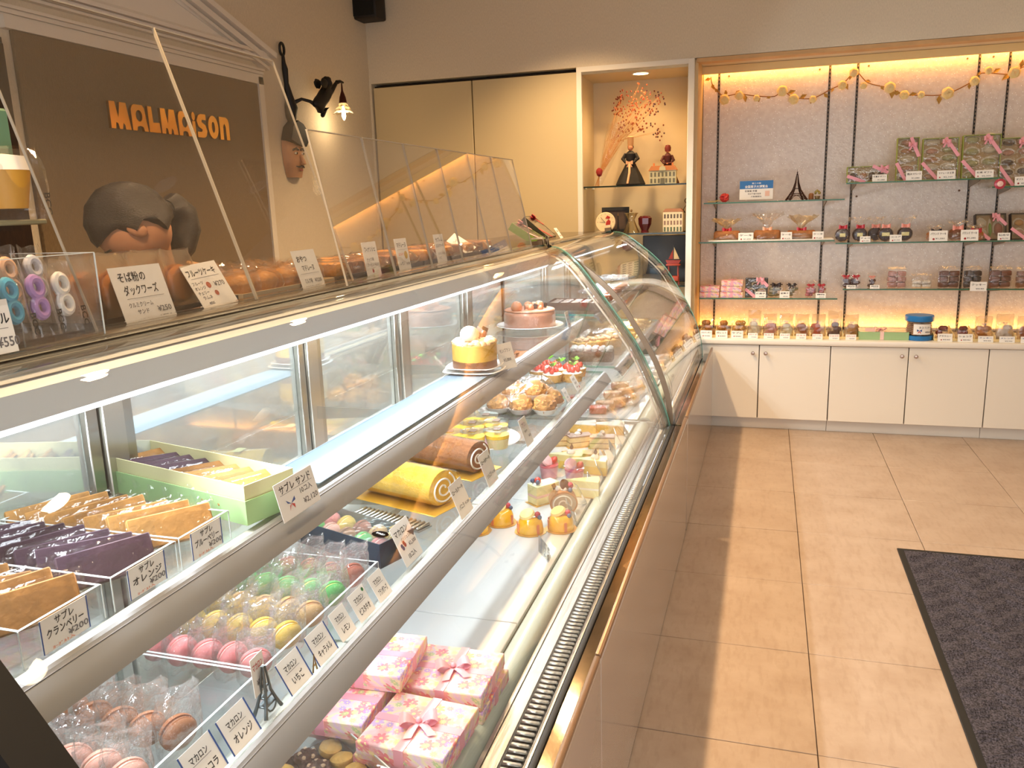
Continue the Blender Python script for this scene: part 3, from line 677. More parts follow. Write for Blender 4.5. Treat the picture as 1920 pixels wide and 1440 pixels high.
def acrylic_tray(label, x0, x1, y0, y1, z, h):
    cx, cy = (x0 + x1) / 2, (y0 + y1) / 2
    t = thing('acrylic_tray', label, 'tray', (cx, cy, z + .0006)); a, b = (x1 - x0) / 2, (y1 - y0) / 2; k = .0035
    MB().box(-a, a, -b, b, 0, k).build('base', ACRYL, t)
    for q in ((-a, -a + k, -b, b), (a - k, a, -b, b), (-a + k, a - k, -b, -b + k), (-a + k, a - k, b - k, b)):
        s = MB().box(q[0], q[1], q[2], q[3], k, h).build('side', ACRYL, t)
        MB().box(q[0], q[1], q[2], q[3], h, h + .0006).build('bright_rim', EDGEA, s)
    e = MB()
    for sx in (-1, 1):
        for sy in (-1, 1): e.box(sx * a - .0006, sx * a + .0006, sy * b - .0006, sy * b + .0006, 0, h)
    e.build('corner_edge', EDGEA, t)
    return t
def bag(mb, w, d, h, seed, fin=.3, jit=.004, base=.0, nu=14, nv=8):
    """crinkled clear bag: full at the bottom, pinched to a flat fin at the top"""
    r = random.Random(seed)
    def f(u, v):
        a = 2 * PI * u; k = min(1, max(0, (v - (1 - fin)) / fin)); c, s = math.cos(a), math.sin(a)
        ex = .55; X = math.copysign(abs(c) ** ex, c) * w / 2; Y = math.copysign(abs(s) ** ex, s) * d / 2 * (1 - k ** .8 * .97) * (.86 + .14 * math.sin(PI * min(1, v * 1.6)))
        q = jit * (.4 + k)
        return (X + r.uniform(-q, q), Y + r.uniform(-q, q) * .8, base + h * v + (r.uniform(-q, q) if 0 < v else 0) * 1.4)
    rows = []
    for i in range(nu): rows.append(None)
    mb.grid(f, nu, nv, 0, None, True)
    return mb
def ribbon_bow(mb, c, s, rot=0., m=0, tails=True, up=True):
    """two loops, a knot and two tails lying around point c"""
    M = T(*c, rz=rot)
    for sx in (-1, 1):
        def loop(u, v, sx=sx):
            a = u * PI; L = math.sin(a); x = sx * s * (.08 + .95 * math.sin(a / 2) if u < .5 else .08 + .95 * math.sin((PI - a) / 2)) ; z = s * .32 * math.sin(a * 2) * .5 + s * .22 * L
            return (x, (v - .5) * s * (.25 + .55 * L), z)
        mb.grid(loop, 9, 4, m, M)
        if tails:
            def tail(u, v, sx=sx): return (sx * s * (.05 + .55 * u), -s * (.1 + .95 * u) + (v - .5) * s * .0 , s * .06 * (1 - u) + (v - .5) * .001) if False else (sx * s * (.03 + .45 * u) + (v - .5) * s * .34, -s * .95 * u, s * .07 * math.sin(u * PI) + .0012)
            mb.grid(tail, 5, 2, m, M)
    mb.ball((0, 0, s * .12), (s * .13, s * .15, s * .12), 8, 5, m, M)
    return mb
PINKR = mat('pink_satin_ribbon', 'f0a9b8', .32, sss=.1)
REDR = mat('red_satin_ribbon', 'b81c2c', .35)
BROWNR = mat('dark_brown_ribbon', '2a1712', .4)

# ------------------------------------------------------------------ upper shelf: sable biscuits
SAB = {'o': mat('golden_biscuit', 'b98648', .75, var=(60, .25), bump=(150, .12)), 'p': mat('cocoa_biscuit', '4a3140', .7, var=(60, .25), bump=(150, .12)), 'b': mat('caramel_biscuit', 'a2713a', .75, var=(60, .3), bump=(150, .12))}
FILL = {'o': mat('apricot_filling', '7a3d18', .5), 'p': mat('plum_filling', '2a1820', .5), 'b': mat('berry_filling', '5e2a1c', .5)}
_sab = {}
SFILM = clear('biscuit_film', (.98, .98, .98), .035, .7, 3, .10, (40, .35))
def sable(k, loc, label, group, rx=0., rz=0., ry=-.5, L=.112):
    if k not in _sab:
        t = thing('sable_biscuit', label, 'biscuit', loc, rz, group, rx, ry)
        for z in (-.0045, .0045): MB().rbox((0, 0, .024 + 0), (.0052, L, .046), .0015, 1, M=T(z)).build('biscuit_layer', SAB[k], t)
        MB().box(-.0022, .0022, -L * .47, L * .47, .003, .045).build('filling', FILL[k], t)
        b = MB(); bag(b, L * 1.16, .0175, .055, {'o': 4, 'p': 5, 'b': 6}[k], .22, .0012, -.002); b = b.build('film', SFILM, t, smooth=0); b.rotation_euler = (0, 0, PI / 2)
        _sab[k] = t; return t
    return dup(_sab[k], loc, rz, label, group, rx, ry)
for nm, k, y0, y1, en, jp in (('rightmost clear acrylic box of golden biscuits on the upper shelf', 'o', .826, .931, 'golden', 'ブルーベリー'), ('middle clear acrylic box of dark biscuits on the upper shelf', 'p', .707, .819, 'dark cocoa', 'オレンジ'), ('clear acrylic box of caramel biscuits nearest the black end frame', 'b', .580, .692, 'caramel', 'クランベリー')):
    t = acrylic_tray(nm, -1.025, -.722, y0, y1, ZU, .042)
    c = MB().box(0, .0008, -.032, .032, -.0195, .0195).build('price_label', CARDW, t, (.1515 + .0006, 0, .0215))
    mb = MB(); M = T(.0013, 0, 0, rz=PI / 2)
    text_mesh(mb, 'サブレ', .0105, 0, .008, .026, 0, 'C', M); text_mesh(mb, jp, .0115, 0, -.004, .050, 0, 'C', M); text_mesh(mb, '¥200', .010, .002, -.0135, .028, 4, 'L', M)
    text_mesh(mb, 'ﾖｰｸﾞﾙﾄ入', .004, -.02, -.018, .03, 3, 'L', M)
    for s in (-1, 1): mb.box(.0011, .0014, s * .0315 - .0007, s * .0315 + .0007, -.0195, .0195, 1)
    mb.build('lettering', INKS, c, smooth=0)
    for i in range(7):
        sable(k, (-.775 - i * .0345, (y0 + y1) / 2 + RND.uniform(-.004, .004), ZU + .0085 + .0015 * (i % 2)), f'{en} filled biscuit in clear film, {ord_(i)} from the front of its acrylic box', f'{en} biscuits', RND.uniform(-.05, .05), -.55 + RND.uniform(-.12, .10))
GRN = mat('pale_green_carton', 'a9cd8f', .55); CRM = mat('cream_carton', 'ded7a4', .55)
gb = thing('sable_gift_box', 'pale green carton with a cream inner tray of ten wrapped biscuits', 'box', (-.923, 1.083, ZU + .0005), math.radians(-14.5))
tray_box(MB(), -.217, .217, -.053, .053, 0, .038, .002).build('carton', GRN, gb)
tray_box(MB(), -.212, .212, -.049, .049, .0022, .058, .002).build('inner_tray', CRM, gb)
MB().box(-.21, .21, -.047, .047, .0044, .016).build('insert', CRM, gb)
ca, sa = math.cos(math.radians(-14.5)), math.sin(math.radians(-14.5))
for i in range(10):
    k = 'ooobpppbob'[i]; lx = .172 - i * .0385
    sable(k, (-.923 + lx * ca, 1.083 + lx * sa, ZU + .019), f'filled biscuit in clear film, {ord_(i)} from the front of the pale green carton', 'biscuits in the green carton', RND.uniform(-.06, .06), math.radians(-14.5) - .35 + RND.uniform(-.08, .08), -1.0)
card('white card reading サブレサンド with a drawn tricolour bow in front of the green carton', (-.683, 1.062, ZU - .004), .108, .060, [('サブレ サンド', .25, 0, .70, .82, 0, 'C'), ('10コ入', .19, .06, .46, .32, 4), ('¥2,120', .20, .08, .16, .38, 4)], tilt=.24, marks=[('line', -.42, .66, .84, 4), ('bow', -.22, .36, .20, 1)])
lnr = thing('shelf_strip', 'pale blue translucent strip lying along the upper glass shelf', 'liner', (-.773, 1.66, ZU + .0004))  # thin strip laid in for a pale band along the shelf
MB().rbox((0, 0, .0012), (.115, .98, .0022), .0008, 1).build('sheet', FROST, lnr)
MB().box(-.0575, -.0555, -.49, .49, .0023, .0028).box(.044, .0455, -.49, .49, .0023, .0027).build('edge_line', mat('blue_grey_line', '8fa3b4', .4), lnr)

# two whole cakes on plates
PORC = mat('white_porcelain', 'f2f1ee', .12, coat=.5)
def plate(label, loc, r, sq=False, z=.012, col=None, mid=None):
    t = thing('cake_plate', label, 'plate', loc)
    wob = (lambda a, q: 1 / max(abs(math.cos(a)), abs(math.sin(a))) ** .55) if sq else None
    MB().lathe([(0, 0), (r * .6, 0), (r * .64, .003), (r * .97, z), (r, z + .001), (r * .985, z + .003), (r * .66, .006), (0, .0055)], 36, wob=wob).build('dish', col or PORC, t)
    if mid: MB().lathe([(0, .0062), (r * .62, .0066), (r * .655, .0072)], 36).build('printed_rim', mid, t)
    return t
plate('white rounded square plate under the oval layered cake', (-.775, 2.135, ZU + .0085), .078, True, .010)
plate('lower white plate beneath the rounded square plate', (-.775, 2.135, ZU + .0004), .085, True, .0075)
MONT = mat('golden_mousse', 'd9aa4c', .6, var=(40, .2)); CHOC = mat('milk_chocolate_mousse', '7d5136', .45, var=(50, .2)); DCH = mat('dark_chocolate', '2b1710', .3); CREAM = mat('whipped_cream', 'f6efe2', .55, sss=.1); CARA = mat('caramel_meringue', 'd8b283', .6, var=(30, .35)); ICES = mat('icing_sugar', 'f7f3ee', .9)
cz = ZU + .0147
ck = thing('oval_layer_cake', 'oval golden and chocolate layered cake with a cream ball on a white plate', 'cake', (-.775, 2.135, cz), .35)
ov = lambda a, q: 1.0 if True else 1
MB().lathe([(0, 0), (.062, 0), (.063, .003), (.063, .024), (0, .024)], 36, M=Matrix.Diagonal((1., 1.22, 1., 1.))).build('chocolate_layer', CHOC, ck)
MB().lathe([(0, .024), (.063, .024), (.063, .068), (.060, .071), (0, .071)], 36, M=Matrix.Diagonal((1., 1.22, 1., 1.))).build('mousse_layer', MONT, ck)
mb = MB()
for i in range(22):
    a = 2 * PI * i / 22; mb.ball((.052 * math.cos(a), .064 * math.sin(a), .072), (.013, .013, .008), 8, 5, amp=.2, freq=2, seed=i)
mb.ball((0, 0, .07), (.05, .06, .009), 14, 6); mb.build('piped_topping', CARA, ck)
for i in range(7):
    a = 2 * PI * i / 7 + .3; MB().ball((.045 * math.cos(a), .056 * math.sin(a), .079), (.011, .011, .005), 8, 5).build('cream_dollop', CREAM, ck)
MB().ball((-.012, -.028, .096), (.027, .027, .024), 16, 10, amp=.06, freq=3).build('cream_ball', mat('toasted_cream', 'efdcc2', .5, var=(12, .15)), ck)
for i, (x, y) in enumerate(((.012, .012), (.004, .036), (.028, .028))): MB().ball((x, y, .088), (.009, .009, .010), 9, 6, amp=.1, freq=3, seed=i).build('chestnut', mat('candied_chestnut', '8a5236', .3), ck)
for i, (x, y, a) in enumerate(((.0, -.004, .3), (.014, .046, 1.2), (.03, .05, 2.0))): MB().rbox((0, 0, 0), (.003, .02, .024), .001, 1, M=T(x, y, .093, .5, .2, a)).build('chocolate_shard', DCH, ck)
card('clear-backed card leaning in front of the oval layered cake', (-.690, 2.19, ZU), .07, .075, [('モンブラン', .16, 0, .66, .7, 4, 'C'), ('¥2,800', .16, 0, .3, .5, 4, 'C')], tilt=.3, rz=1.2)
mb = MB()
for i, (a, s) in enumerate(((.3, .05), (.55, .045), (.8, .036))):
    M = T(0, 0, .012 + .008 * i, .5, -.5 + .2 * i, a); mb.add([(0, 0, 0), (s * .5, s * .18, .004), (s, 0, 0), (s * .5, -s * .18, .004)], [(0, 1, 2, 3)], 0, M); mb.add([(0, 0, .0008), (s * .5, s * .18, .0048), (s, 0, .0008), (s * .5, -s * .18, .0048)], [(3, 2, 1, 0)], 0, M)
lf = thing('dried_leaf_pick', 'brown dried leaf ornament lying beside the oval layered cake', 'leaf ornament', (-.70, 2.26, ZU + .0004), .3)
mb.build('leaves', mat('brown_dried_leaf', '8d5a34', .6), lf); MB().tube([(0, 0, .002), (-.012, 0, .006), (.004, .002, .02)], .0012, 6).build('stalk', mat('leaf_stalk', '5b3a22', .6), lf)
plate('round white plate with a black rim line under the round pink cake', (-.845, 2.955, ZU + .0004), .128, False, .013, None, None)
pc = thing('round_pink_cake', 'round pink-brown glazed cake with chestnuts on top, on the far white plate', 'cake', (-.845, 2.955, ZU + .0071))
PKC = mat('rose_glaze', 'c98a6c', .3, var=(20, .15), coat=.3)
MB().lathe([(0, 0), (.094, 0), (.097, .004), (.097, .052), (.092, .060), (.08, .063), (0, .063)], 44).build('sponge', PKC, pc)
MB().lathe([(.0975, .004), (.0985, .004), (.0985, .05), (.0975, .05)], 44).build('cellophane_collar', clear('collar_film', (.96, .93, .92), .10, .7, 2.5, .12, (25, .5)), pc)
MB().lathe([(.08, .063), (.094, .0615), (.0955, .064), (.092, .067), (.08, .066)], 44).build('icing_rim', mat('rim_icing', 'b87754', .35), pc)
for i, (x, y, r) in enumerate(((-.035, -.055, .022), (.01, -.02, .013), (-.012, .01, .012), (.03, .03, .018), (-.02, .045, .015), (.045, -.01, .010), (.0, .06, .013))):
    MB().ball((x, y, .063 + r * .75), r, 12, 8, amp=.08, freq=2, seed=i).build('chestnut', mat('glazed_chestnut', 'c77f55', .3, coat=.4), pc)
for i, (x, y, a) in enumerate(((-.01, -.03, .4), (.02, .005, 1.8), (.05, .045, 2.6))): MB().rbox((0, 0, 0), (.002, .016, .02), .0008, 1, M=T(x, y, .075, .4, .1, a)).build('chocolate_shard', DCH, pc)
card('small card in front of the round pink cake', (-.700, 3.00, ZU), .05, .06, [('シャルロット', .15, 0, .7, .7, 4, 'C'), ('マロン', .15, 0, .45, .4, 4, 'C'), ('¥3,400', .14, 0, .15, .5, 2, 'C')], tilt=.25)

# ------------------------------------------------------------------ lower shelf: macarons
def mac_mat(nm, c): return mat(nm, c, .55, var=(90, .06), sss=.15)
MAC = {'choc': ('brown', mac_mat('cocoa_macaron', 'b3754f'), '7d4a30'), 'orange': ('pale pink', mac_mat('peach_macaron', 'f0b3a0'), 'e8d4c0'), 'berry': ('pink', mac_mat('strawberry_macaron', 'ee8f8f'), 'f3c9c0'), 'lemon': ('yellow', mac_mat('lemon_macaron', 'f1cb55'), 'f5e5b0'), 'caramel': ('beige', mac_mat('caramel_macaron', 'e3b67a'), 'a86a35'), 'pista': ('green', mac_mat('pistachio_macaron', '66c869'), 'd9d95a'), 'framb': ('red-brown', mac_mat('raspberry_macaron', 'b5604a'), '8a4536')}
_mac = {}
def macaron(k, loc, label, group, rz=0., ry=.28, wrap=True):
    key = (k, wrap)
    if key not in _mac:
        t = thing('macaron', label, 'macaron', loc, rz, group, 0, ry); m = MAC[k][1]
        prof = [(0, .0155), (.008, .0150), (.016, .0130), (.0215, .0085), (.0232, .0055), (.0225, .0045), (.0238, .0035), (.0232, .0022), (.0215, .0022)]
        for s in (1, -1): MB().lathe(prof, 26, M=T(0, 0, 0, 0, PI / 2 * s, 0)).build('shell', m, t)
        MB().lathe([(0, -.0028), (.0205, -.0028), (.0215, 0), (.0205, .0028), (0, .0028)], 24, M=T(0, 0, 0, 0, PI / 2, 0)).build('filling', mat(k + '_macaron_filling', MAC[k][2], .5), t)
        if wrap:
            b = MB(); bag(b, .056, .040, .098, len(_mac) + 5, .48, .0050, -.026); b = b.build('film', MFILM, t, smooth=0); b.rotation_euler = (0, 0, PI / 2)
        _mac[key] = t; return t
    return dup(_mac[key], loc, rz, label, group, None, ry)
acrylic_tray('clear acrylic tray of pink, yellow, beige, green and red-brown macarons on the lower shelf', -.945, -.662, .888, 1.258, ZL, .044)
acrylic_tray('clear acrylic tray of brown and pale pink macarons nearest the black end frame', -.945, -.662, .585, .884, ZL, .044)
for k, y in (('berry', .928), ('lemon', 1.005), ('caramel', 1.075), ('pista', 1.150), ('framb', 1.220)):
    nm = MAC[k][0]
    for i in range(5):
        if k == 'caramel' and i == 1: pass
        macaron(k, (-.698 - i * .044, y + RND.uniform(-.004, .004), ZL + .0295), f'{nm} macaron in a clear bag, {ord_(i)} from the front of the {nm} row', f'{nm} macarons', RND.uniform(-.75, -.4), RND.uniform(.12, .36))
for k, y in (('choc', .755), ('orange', .672)):
    nm = MAC[k][0]
    for i in range(5):
        macaron(k, (-.700 - i * .044, y + RND.uniform(-.004, .004), ZL + .0295), f'{nm} macaron in a clear bag, {ord_(i)} from the front of the {nm} row', f'{nm} macarons', RND.uniform(-.75, -.4), RND.uniform(.12, .36))
for jp, y, en, w in (('ショコラ', .724, 'second from the black end frame', .058), ('オレンジ', .796, 'just left of the grey tower clip', .058), ('いちご', .930, 'just right of the grey tower clip', .056), ('キャラメル', 1.008, 'second to the right of the tower clip', .056), ('レモン', 1.076, 'in front of the green macarons', .046), ('ピスタチオ', 1.143, 'with a small green leaf mark', .054), ('フランボワーズ', 1.213, 'beside the dark blue box', .048)):
    card(f'macaron flavour card reading {jp}, {en}', (-.626, y, ZL), w, .050, [('マカロン', .22, -.02, .62, .56, 0, 'C'), (jp, .26, .03, .2, .66 if len(jp) > 3 else .5, 0, 'C')], tilt=.5, border=None if jp in ('レモン', 'ピスタチオ', 'フランボワーズ') else 1, marks=[('line', -.3, .56, .6, 4)] + ([('dot', .36, .86, .07, 5)] if jp == 'ピスタチオ' else []), foot=True)
PEW = mat('pewter', '7c868a', .35, .9)
ec = thing('tower_card_clip', 'grey metal tower-shaped card clip holding a price card by the macarons', 'card clip', (-.640, .862, ZL + .0002), PI / 2)
mb = MB()
for sx in (-1, 1):
    for sy in (-1, 1): mb.tube([(sx * .019, sy * .010, 0), (sx * .0125, sy * .007, .014), (sx * .006, sy * .004, .032), (sx * .0018, sy * .0015, .07)], [.0030, .0026, .0022, .0016], 6)
mb.build('legs', PEW, ec); mb = MB()
for z, a, b in ((.013, .0128, .0075), (.024, .0085, .0055), (.040, .0048, .0035)): mb.rbox((0, 0, z), (a * 2, b * 2, .003), .0008, 1)
mb.tube([(-.011, -.008, .012), (-.006, -.008, .005), (0, -.008, .003), (.006, -.008, .005), (.011, -.008, .012)], .0014, 5).build('platforms', PEW, ec)
c = bpy.data.objects.new('held_card', None); COL.objects.link(c); c.parent = ec; c.location = (-.006, .0035, .030); c.rotation_euler = (-.15, .18, .25)
bpy.data.objects.remove(c)
c = MB().box(-.021, .021, 0, .0008, 0, .052).build('held_card', CARDW, ec, (-.004, .0035, .032)); c.rotation_euler = (-.12, .15, .22)
mb = MB(); text_mesh(mb, 'マカロン', .012, 0, .034, .034, 2, 'C'); text_mesh(mb, '¥200', .011, .002, .012, .024, 4, 'C'); mb.build('lettering', INKS, c, (0, -.0004, 0), smooth=0)
ec2 = thing('tiny_tower_charm', 'tiny brass tower charm standing between two macaron flavour cards', 'charm', (-.628, .969, ZL + .0002), PI / 2)
mb = MB()
for sx in (-1, 1): mb.tube([(sx * .006, 0, 0), (sx * .003, 0, .011), (0, 0, .028)], [.0014, .0011, .0006], 6)
mb.build('legs', mat('aged_brass', '9a7d4c', .35, .9), ec2); MB().rbox((0, 0, .01), (.008, .003, .0015), .0004, 1).build('platform', _M['aged_brass'], ec2)

NAVY = mat('navy_carton', '2b3a4c', .35, var=(30, .2))
nb = thing('macaron_gift_box', 'dark blue carton with a clear lid over ten assorted macarons', 'box', (-.79, 1.402, ZL + .0004), math.radians(-19))
tray_box(MB(), -.125, .125, -.048, .048, 0, .050, .002).build('carton', NAVY, nb)
MB().box(-.125, .125, -.048, .048, .0505, .0513).build('clear_lid', clear('lid_film', (.96, .97, .97), .07, .85, 3, .04, (14, .25)), nb)
mb = MB().lathe([(0, .0), (.019, .0)], 22, M=Matrix.Translation((.092, -.012, .0519)) @ Matrix.Diagonal((1, .72, 1, 1))); mb.build('blue_sticker', mat('blue_sticker', '3440b4', .35), nb)
mb = MB(); text_mesh(mb, 'マカロン', .008, 0, -.002, .024, 0, 'C', T(.092, -.012, .0522, rx=-PI / 2)); mb.build('lettering', [CARDW], nb, smooth=0)
MB().rbox((.098, .030, .0518), (.03, .018, .0006), .0002, 1).build('gold_sticker', mat('gold_foil', 'c9b06a', .3, .8), nb)
ca, sa = math.cos(math.radians(-19)), math.sin(math.radians(-19))
for i in range(10):
    k = ('berry', 'lemon', 'pista', 'caramel', 'choc', 'framb', 'orange', 'lemon', 'pista', 'berry')[i]; lx, ly = .095 - (i // 2) * .047, (-.022, .022)[i % 2]
    macaron(k, (-.79 + lx * ca - ly * sa, 1.402 + lx * sa + ly * ca, ZL + .0268), f'{MAC[k][0]} macaron in the dark blue carton, {ord_(i // 2)} from the front, {("near", "far")[i % 2]} side', 'macarons in the dark blue carton', math.radians(-19), .3, False)
card('white card reading マカロン10 with a tricolour mark, beside the dark blue carton', (-.640, 1.372, ZL), .078, .082, [('マカロン', .19, -.05, .72, .72, 0, 'C'), ('パリジェンヌ', .10, .05, .56, .56, 0, 'C'), ('¥2,300', .13, .04, .36, .4, 4), ('10コ入', .15, -.2, .12, .42, 0)], tilt=.42, marks=[('dot', -.30, .48, .055, 1), ('dot', -.27, .42, .055, 1), ('dot', -.16, .52, .055, 2), ('dot', -.13, .46, .055, 2)])

# roll cakes, puddings, puffs and tarts
GBOARD = mat('gold_cake_board', 'e0a83a', .3, .35)
def roll(label, loc, rz, L, r, skin, name, boardc):
    t = thing('roll_cake', label, 'cake', loc, rz)
    sec = [(r * 1.12 * math.cos(a), r * (math.sin(a) if math.sin(a) > 0 else .72 * math.sin(a)) + r * .74) for a in [2 * PI * i / 26 for i in range(26)]]
    MB().prism(sec, -L / 2, L / 2, 'x', M=T(0, 0, .0045)).build('sponge', skin, t)
    sp = []
    for i in range(60):
        a = i / 60 * 4.4 * PI; q = r * .12 + r * .80 * i / 60; sp.append((L / 2 + .0006, q * math.cos(a) * 1.05, .0045 + r * .82 + q * math.sin(a) * .86))
    MB().tube(sp, .0026, 4).build('cream_spiral', CREAM, t)
    MB().rbox((0, 0, .0016), (L + .055, r * 2.9, .0024), .001, 1).build('board', boardc, t)
    s2 = [(r * 1.17 * math.cos(a), r * 1.03 * (math.sin(a) if math.sin(a) > 0 else .74 * math.sin(a)) + r * .76) for a in [2 * PI * i / 26 for i in range(26)]]
    w = MB(); w.grid(lambda u, v: (-L / 2 - .006 + (L + .02) * v, s2[int(u * 26) % 26][0], s2[int(u * 26) % 26][1] + .0045), 26, 8, 0, None, True); w.build('clear_sleeve', FILM2, t)
    MB().box(-.012, .012, -.018, .018, 0, .0006, M=T(-L * .2, -r * .1, .0045 + r * 1.80, 0, 0, .2)).build('sticker', mat('pale_gold_sticker', 'd9d08a', .4), t)
    return t
roll('yellow sponge roll cake in a clear sleeve on a gold board', (-.800, 1.692, ZL + .0003), math.radians(-17), .225, .047, mat('golden_sponge', 'efb93a', .85, var=(120, .14), bump=(260, .25)), 'y', GBOARD)
roll('brown chocolate roll cake in a clear sleeve on a gold board', (-.800, 1.936, ZL + .0003), math.radians(-17), .225, .046, mat('chocolate_sponge', '9a6238', .8, var=(90, .25), bump=(200, .25)), 'b', GBOARD)
slt = thing('slotted_steel_riser', 'ribbed steel riser lying between the dark blue carton and the yellow roll cake', 'riser', (-.775, 1.548, ZL + .0003), math.radians(-18))
mb = MB(); mb.box(-.1, .1, -.022, .022, 0, .004)
for i in range(16): mb.rbox((-.094 + i * .0125, 0, .007), (.007, .042, .006), .002, 1)
mb.build('ribs', STEEL, slt)
card('card reading ロールケーキ バニラ in front of the yellow roll cake', (-.622, 1.625, ZL), .075, .080, [('ロールケーキ', .15, 0, .70, .82, 0, 'C'), ('バニラ', .16, -.15, .24, .38, 0, 'C'), ('¥1,200', .10, .12, .26, .3, 4)], tilt=.38, roll=.0)
card('card reading ロールケーキ ショコラ in front of the brown roll cake', (-.630, 1.838, ZL), .075, .082, [('ロールケーキ', .15, 0, .70, .82, 0, 'C'), ('ショコラ', .16, -.12, .24, .42, 0, 'C'), ('¥1,300', .10, .14, .26, .3, 4)], tilt=.34)
plate('white plate with a mauve rim carrying the puddings', (-.800, 2.175, ZL + .0004), .135, False, .010, PORC, mat('mauve_print', 'c9a3c4', .3))
CUP = clear('cup_glass', (.985, .985, .97), .05, .9, 4)
def pudding(loc, label):
    t = thing('pudding_cup', label, 'pudding', loc, RND.uniform(-.3, .3), 'puddings in clear cups')
    MB().lathe([(0, .002), (.028, .002), (.033, .030), (.0335, .031), (0, .0315)], 22).build('custard', mat('custard', 'f3dfa6', .4, sss=.2), t)
    MB().lathe([(0, .0316), (.0335, .0316), (.0342, .041), (0, .042)], 22).build('top_layer', mat('egg_yellow_layer', 'f2c63e', .35, sss=.2), t)
    MB().lathe([(0, 0), (.0285, 0), (.036, .052), (.0375, .0525), (.0375, .054), (.0345, .053)], 24).build('cup', CUP, t)
    MB().lathe([(0, .0535), (.0365, .0545), (.037, .0555), (0, .0548)], 24).build('lid', clear('lid_glass', (.98, .98, .97), .06, .8, 3), t)
    MB().rbox((0, 0, .0562), (.020, .028, .0008), .0003, 1).build('label', mat('brown_label', '5b4334', .5), t)
for i, (x, y) in enumerate(((-.706, 2.105), (-.768, 2.075), (-.738, 2.195), (-.800, 2.160), (-.832, 2.060), (-.862, 2.150), (-.790, 2.255), (-.855, 2.240))):
    pudding((x, y, ZL + .0078), ('yellow pudding in a clear cup with a brown lid label, ' + ('right front of the group', 'left front of the group', 'right, second row', 'middle of the plate', 'far left front', 'left, second row', 'right, back row', 'left, back row')[i]))
card('card reading プリン leaning beside the puddings', (-.632, 2.185, ZL), .066, .080, [('プリン', .2, -.02, .68, .48, 0, 'C'), ('なめらか', .10, .0, .48, .4, 4, 'C'), ('¥320', .12, .12, .25, .3, 4)], tilt=.34)
FOIL = mat('silver_foil_tray', 'cfcdc8', .22, .9, bump=(40, .3))
def foil_tray(label, loc, a, b, rz):
    t = thing('silver_tray', label, 'tray', loc, rz); n = 36
    def f(u, v):
        c, s = math.cos(2 * PI * u), math.sin(2 * PI * u); k = (.90, 1.0, 1.06)[round(v * 2)] if v > 0 else 0
        k = (0, .86, .92, 1., 1.05)[round(v * 4)]; z = (.002, .002, .004, .011, .012)[round(v * 4)]
        return (math.copysign(abs(c) ** .5, c) * a * k, math.copysign(abs(s) ** .5, s) * b * k, z)
    mb = MB(); mb.grid(f, n, 5, 0, None, True)
    mb.grid(lambda u, v: tuple(Vector(f(u, 1 - v)) - Vector((0, 0, .0012))), n, 5, 0, None, True); mb.build('dish', FOIL, t); return t
foil_tray('silver foil tray of dusted cream puffs under clear film', (-.775, 2.565, ZL + .0004), .155, .100, math.radians(68))
PUFF = mat('choux_pastry', 'cf9250', .75, var=(50, .35), bump=(70, .8))
_pf = []
def puff(loc, label, s=1.):
    if not _pf:
        t = thing('cream_puff', label, 'cream puff', loc, 0, 'cream puffs on the silver tray')
        MB().ball((0, 0, .030), (.038, .038, .030), 22, 14, amp=.30, freq=3.2, seed=2).build('choux', PUFF, t)
        MB().ball((0, 0, .036), (.0345, .0345, .028), 18, 8, amp=.32, freq=3.2, seed=2).build('sugar', clear('sugar_dusting', (1, 1, 1), 0, 0, 5, .5, None, (1, 1, 1), .8), t)
        MB().lathe([(.026, 0), (.041, .019), (.042, .019), (.0275, 0)], 30, wob=lambda a, z: 1 + .03 * math.cos(15 * a)).build('paper_case', mat('white_paper_case', 'efe9df', .7), t)
        _pf.append(t); return
    dup(_pf[0], loc, RND.uniform(0, 6), label, None)
for i, (dx, dy) in enumerate(((.10, -.055), (.10, .035), (.02, -.062), (.02, .025), (-.06, -.058), (-.06, .03), (.055, -.01), (-.02, -.015), (.06, .075))):
    puff((-.775 + dx, 2.565 + dy, ZL + (.006 if i < 6 or i == 8 else .045)), f'sugar-dusted cream puff under film on the silver tray, {("front left", "front right", "middle left", "middle right", "back left", "back right", "on top at the front", "on top at the back", "far right")[i]}')
mb = MB(); r2 = random.Random(8)
def dome(u, v):
    a = 2 * PI * u; c, s = math.cos(a), math.sin(a); k = math.cos(v * PI / 2) ** .55; j = .007 * (1 - v * .5)
    return (math.copysign(abs(c) ** .6, c) * .150 * k + r2.uniform(-j, j), math.copysign(abs(s) ** .6, s) * .096 * k + r2.uniform(-j, j), .012 + .098 * math.sin(v * PI / 2) + r2.uniform(-j, j) * .8)
pw = thing('film_cover', 'crinkled clear film tented over the dusted cream puffs', 'film', (-.775, 2.565, ZL + .002), math.radians(68)); mb.grid(dome, 26, 9, 0, None, True); mb.build('film', FILM, pw, smooth=0)
card('small tilted card standing behind the dusted cream puffs', (-.640, 2.72, ZL), .046, .05, [('シュー', .2, 0, .62, .5, 0, 'C'), ('¥240', .18, 0, .25, .4, 4, 'C')], tilt=.5)
card('card reading いちごタルト with a red mark in front of the strawberry tarts', (-.645, 2.90, ZL), .062, .06, [('いちご', .2, -.05, .68, .5, 0, 'C'), ('タルト', .2, 0, .42, .5, 0, 'C'), ('¥480', .15, -.1, .18, .3, 4, 'C')], tilt=.5, marks=[('dot', .3, .15, .09, 2)])
foil_tray('silver foil tray carrying the strawberry tarts on the lower shelf', (-.785, 3.075, ZL + .0004), .125, .085, math.radians(80))
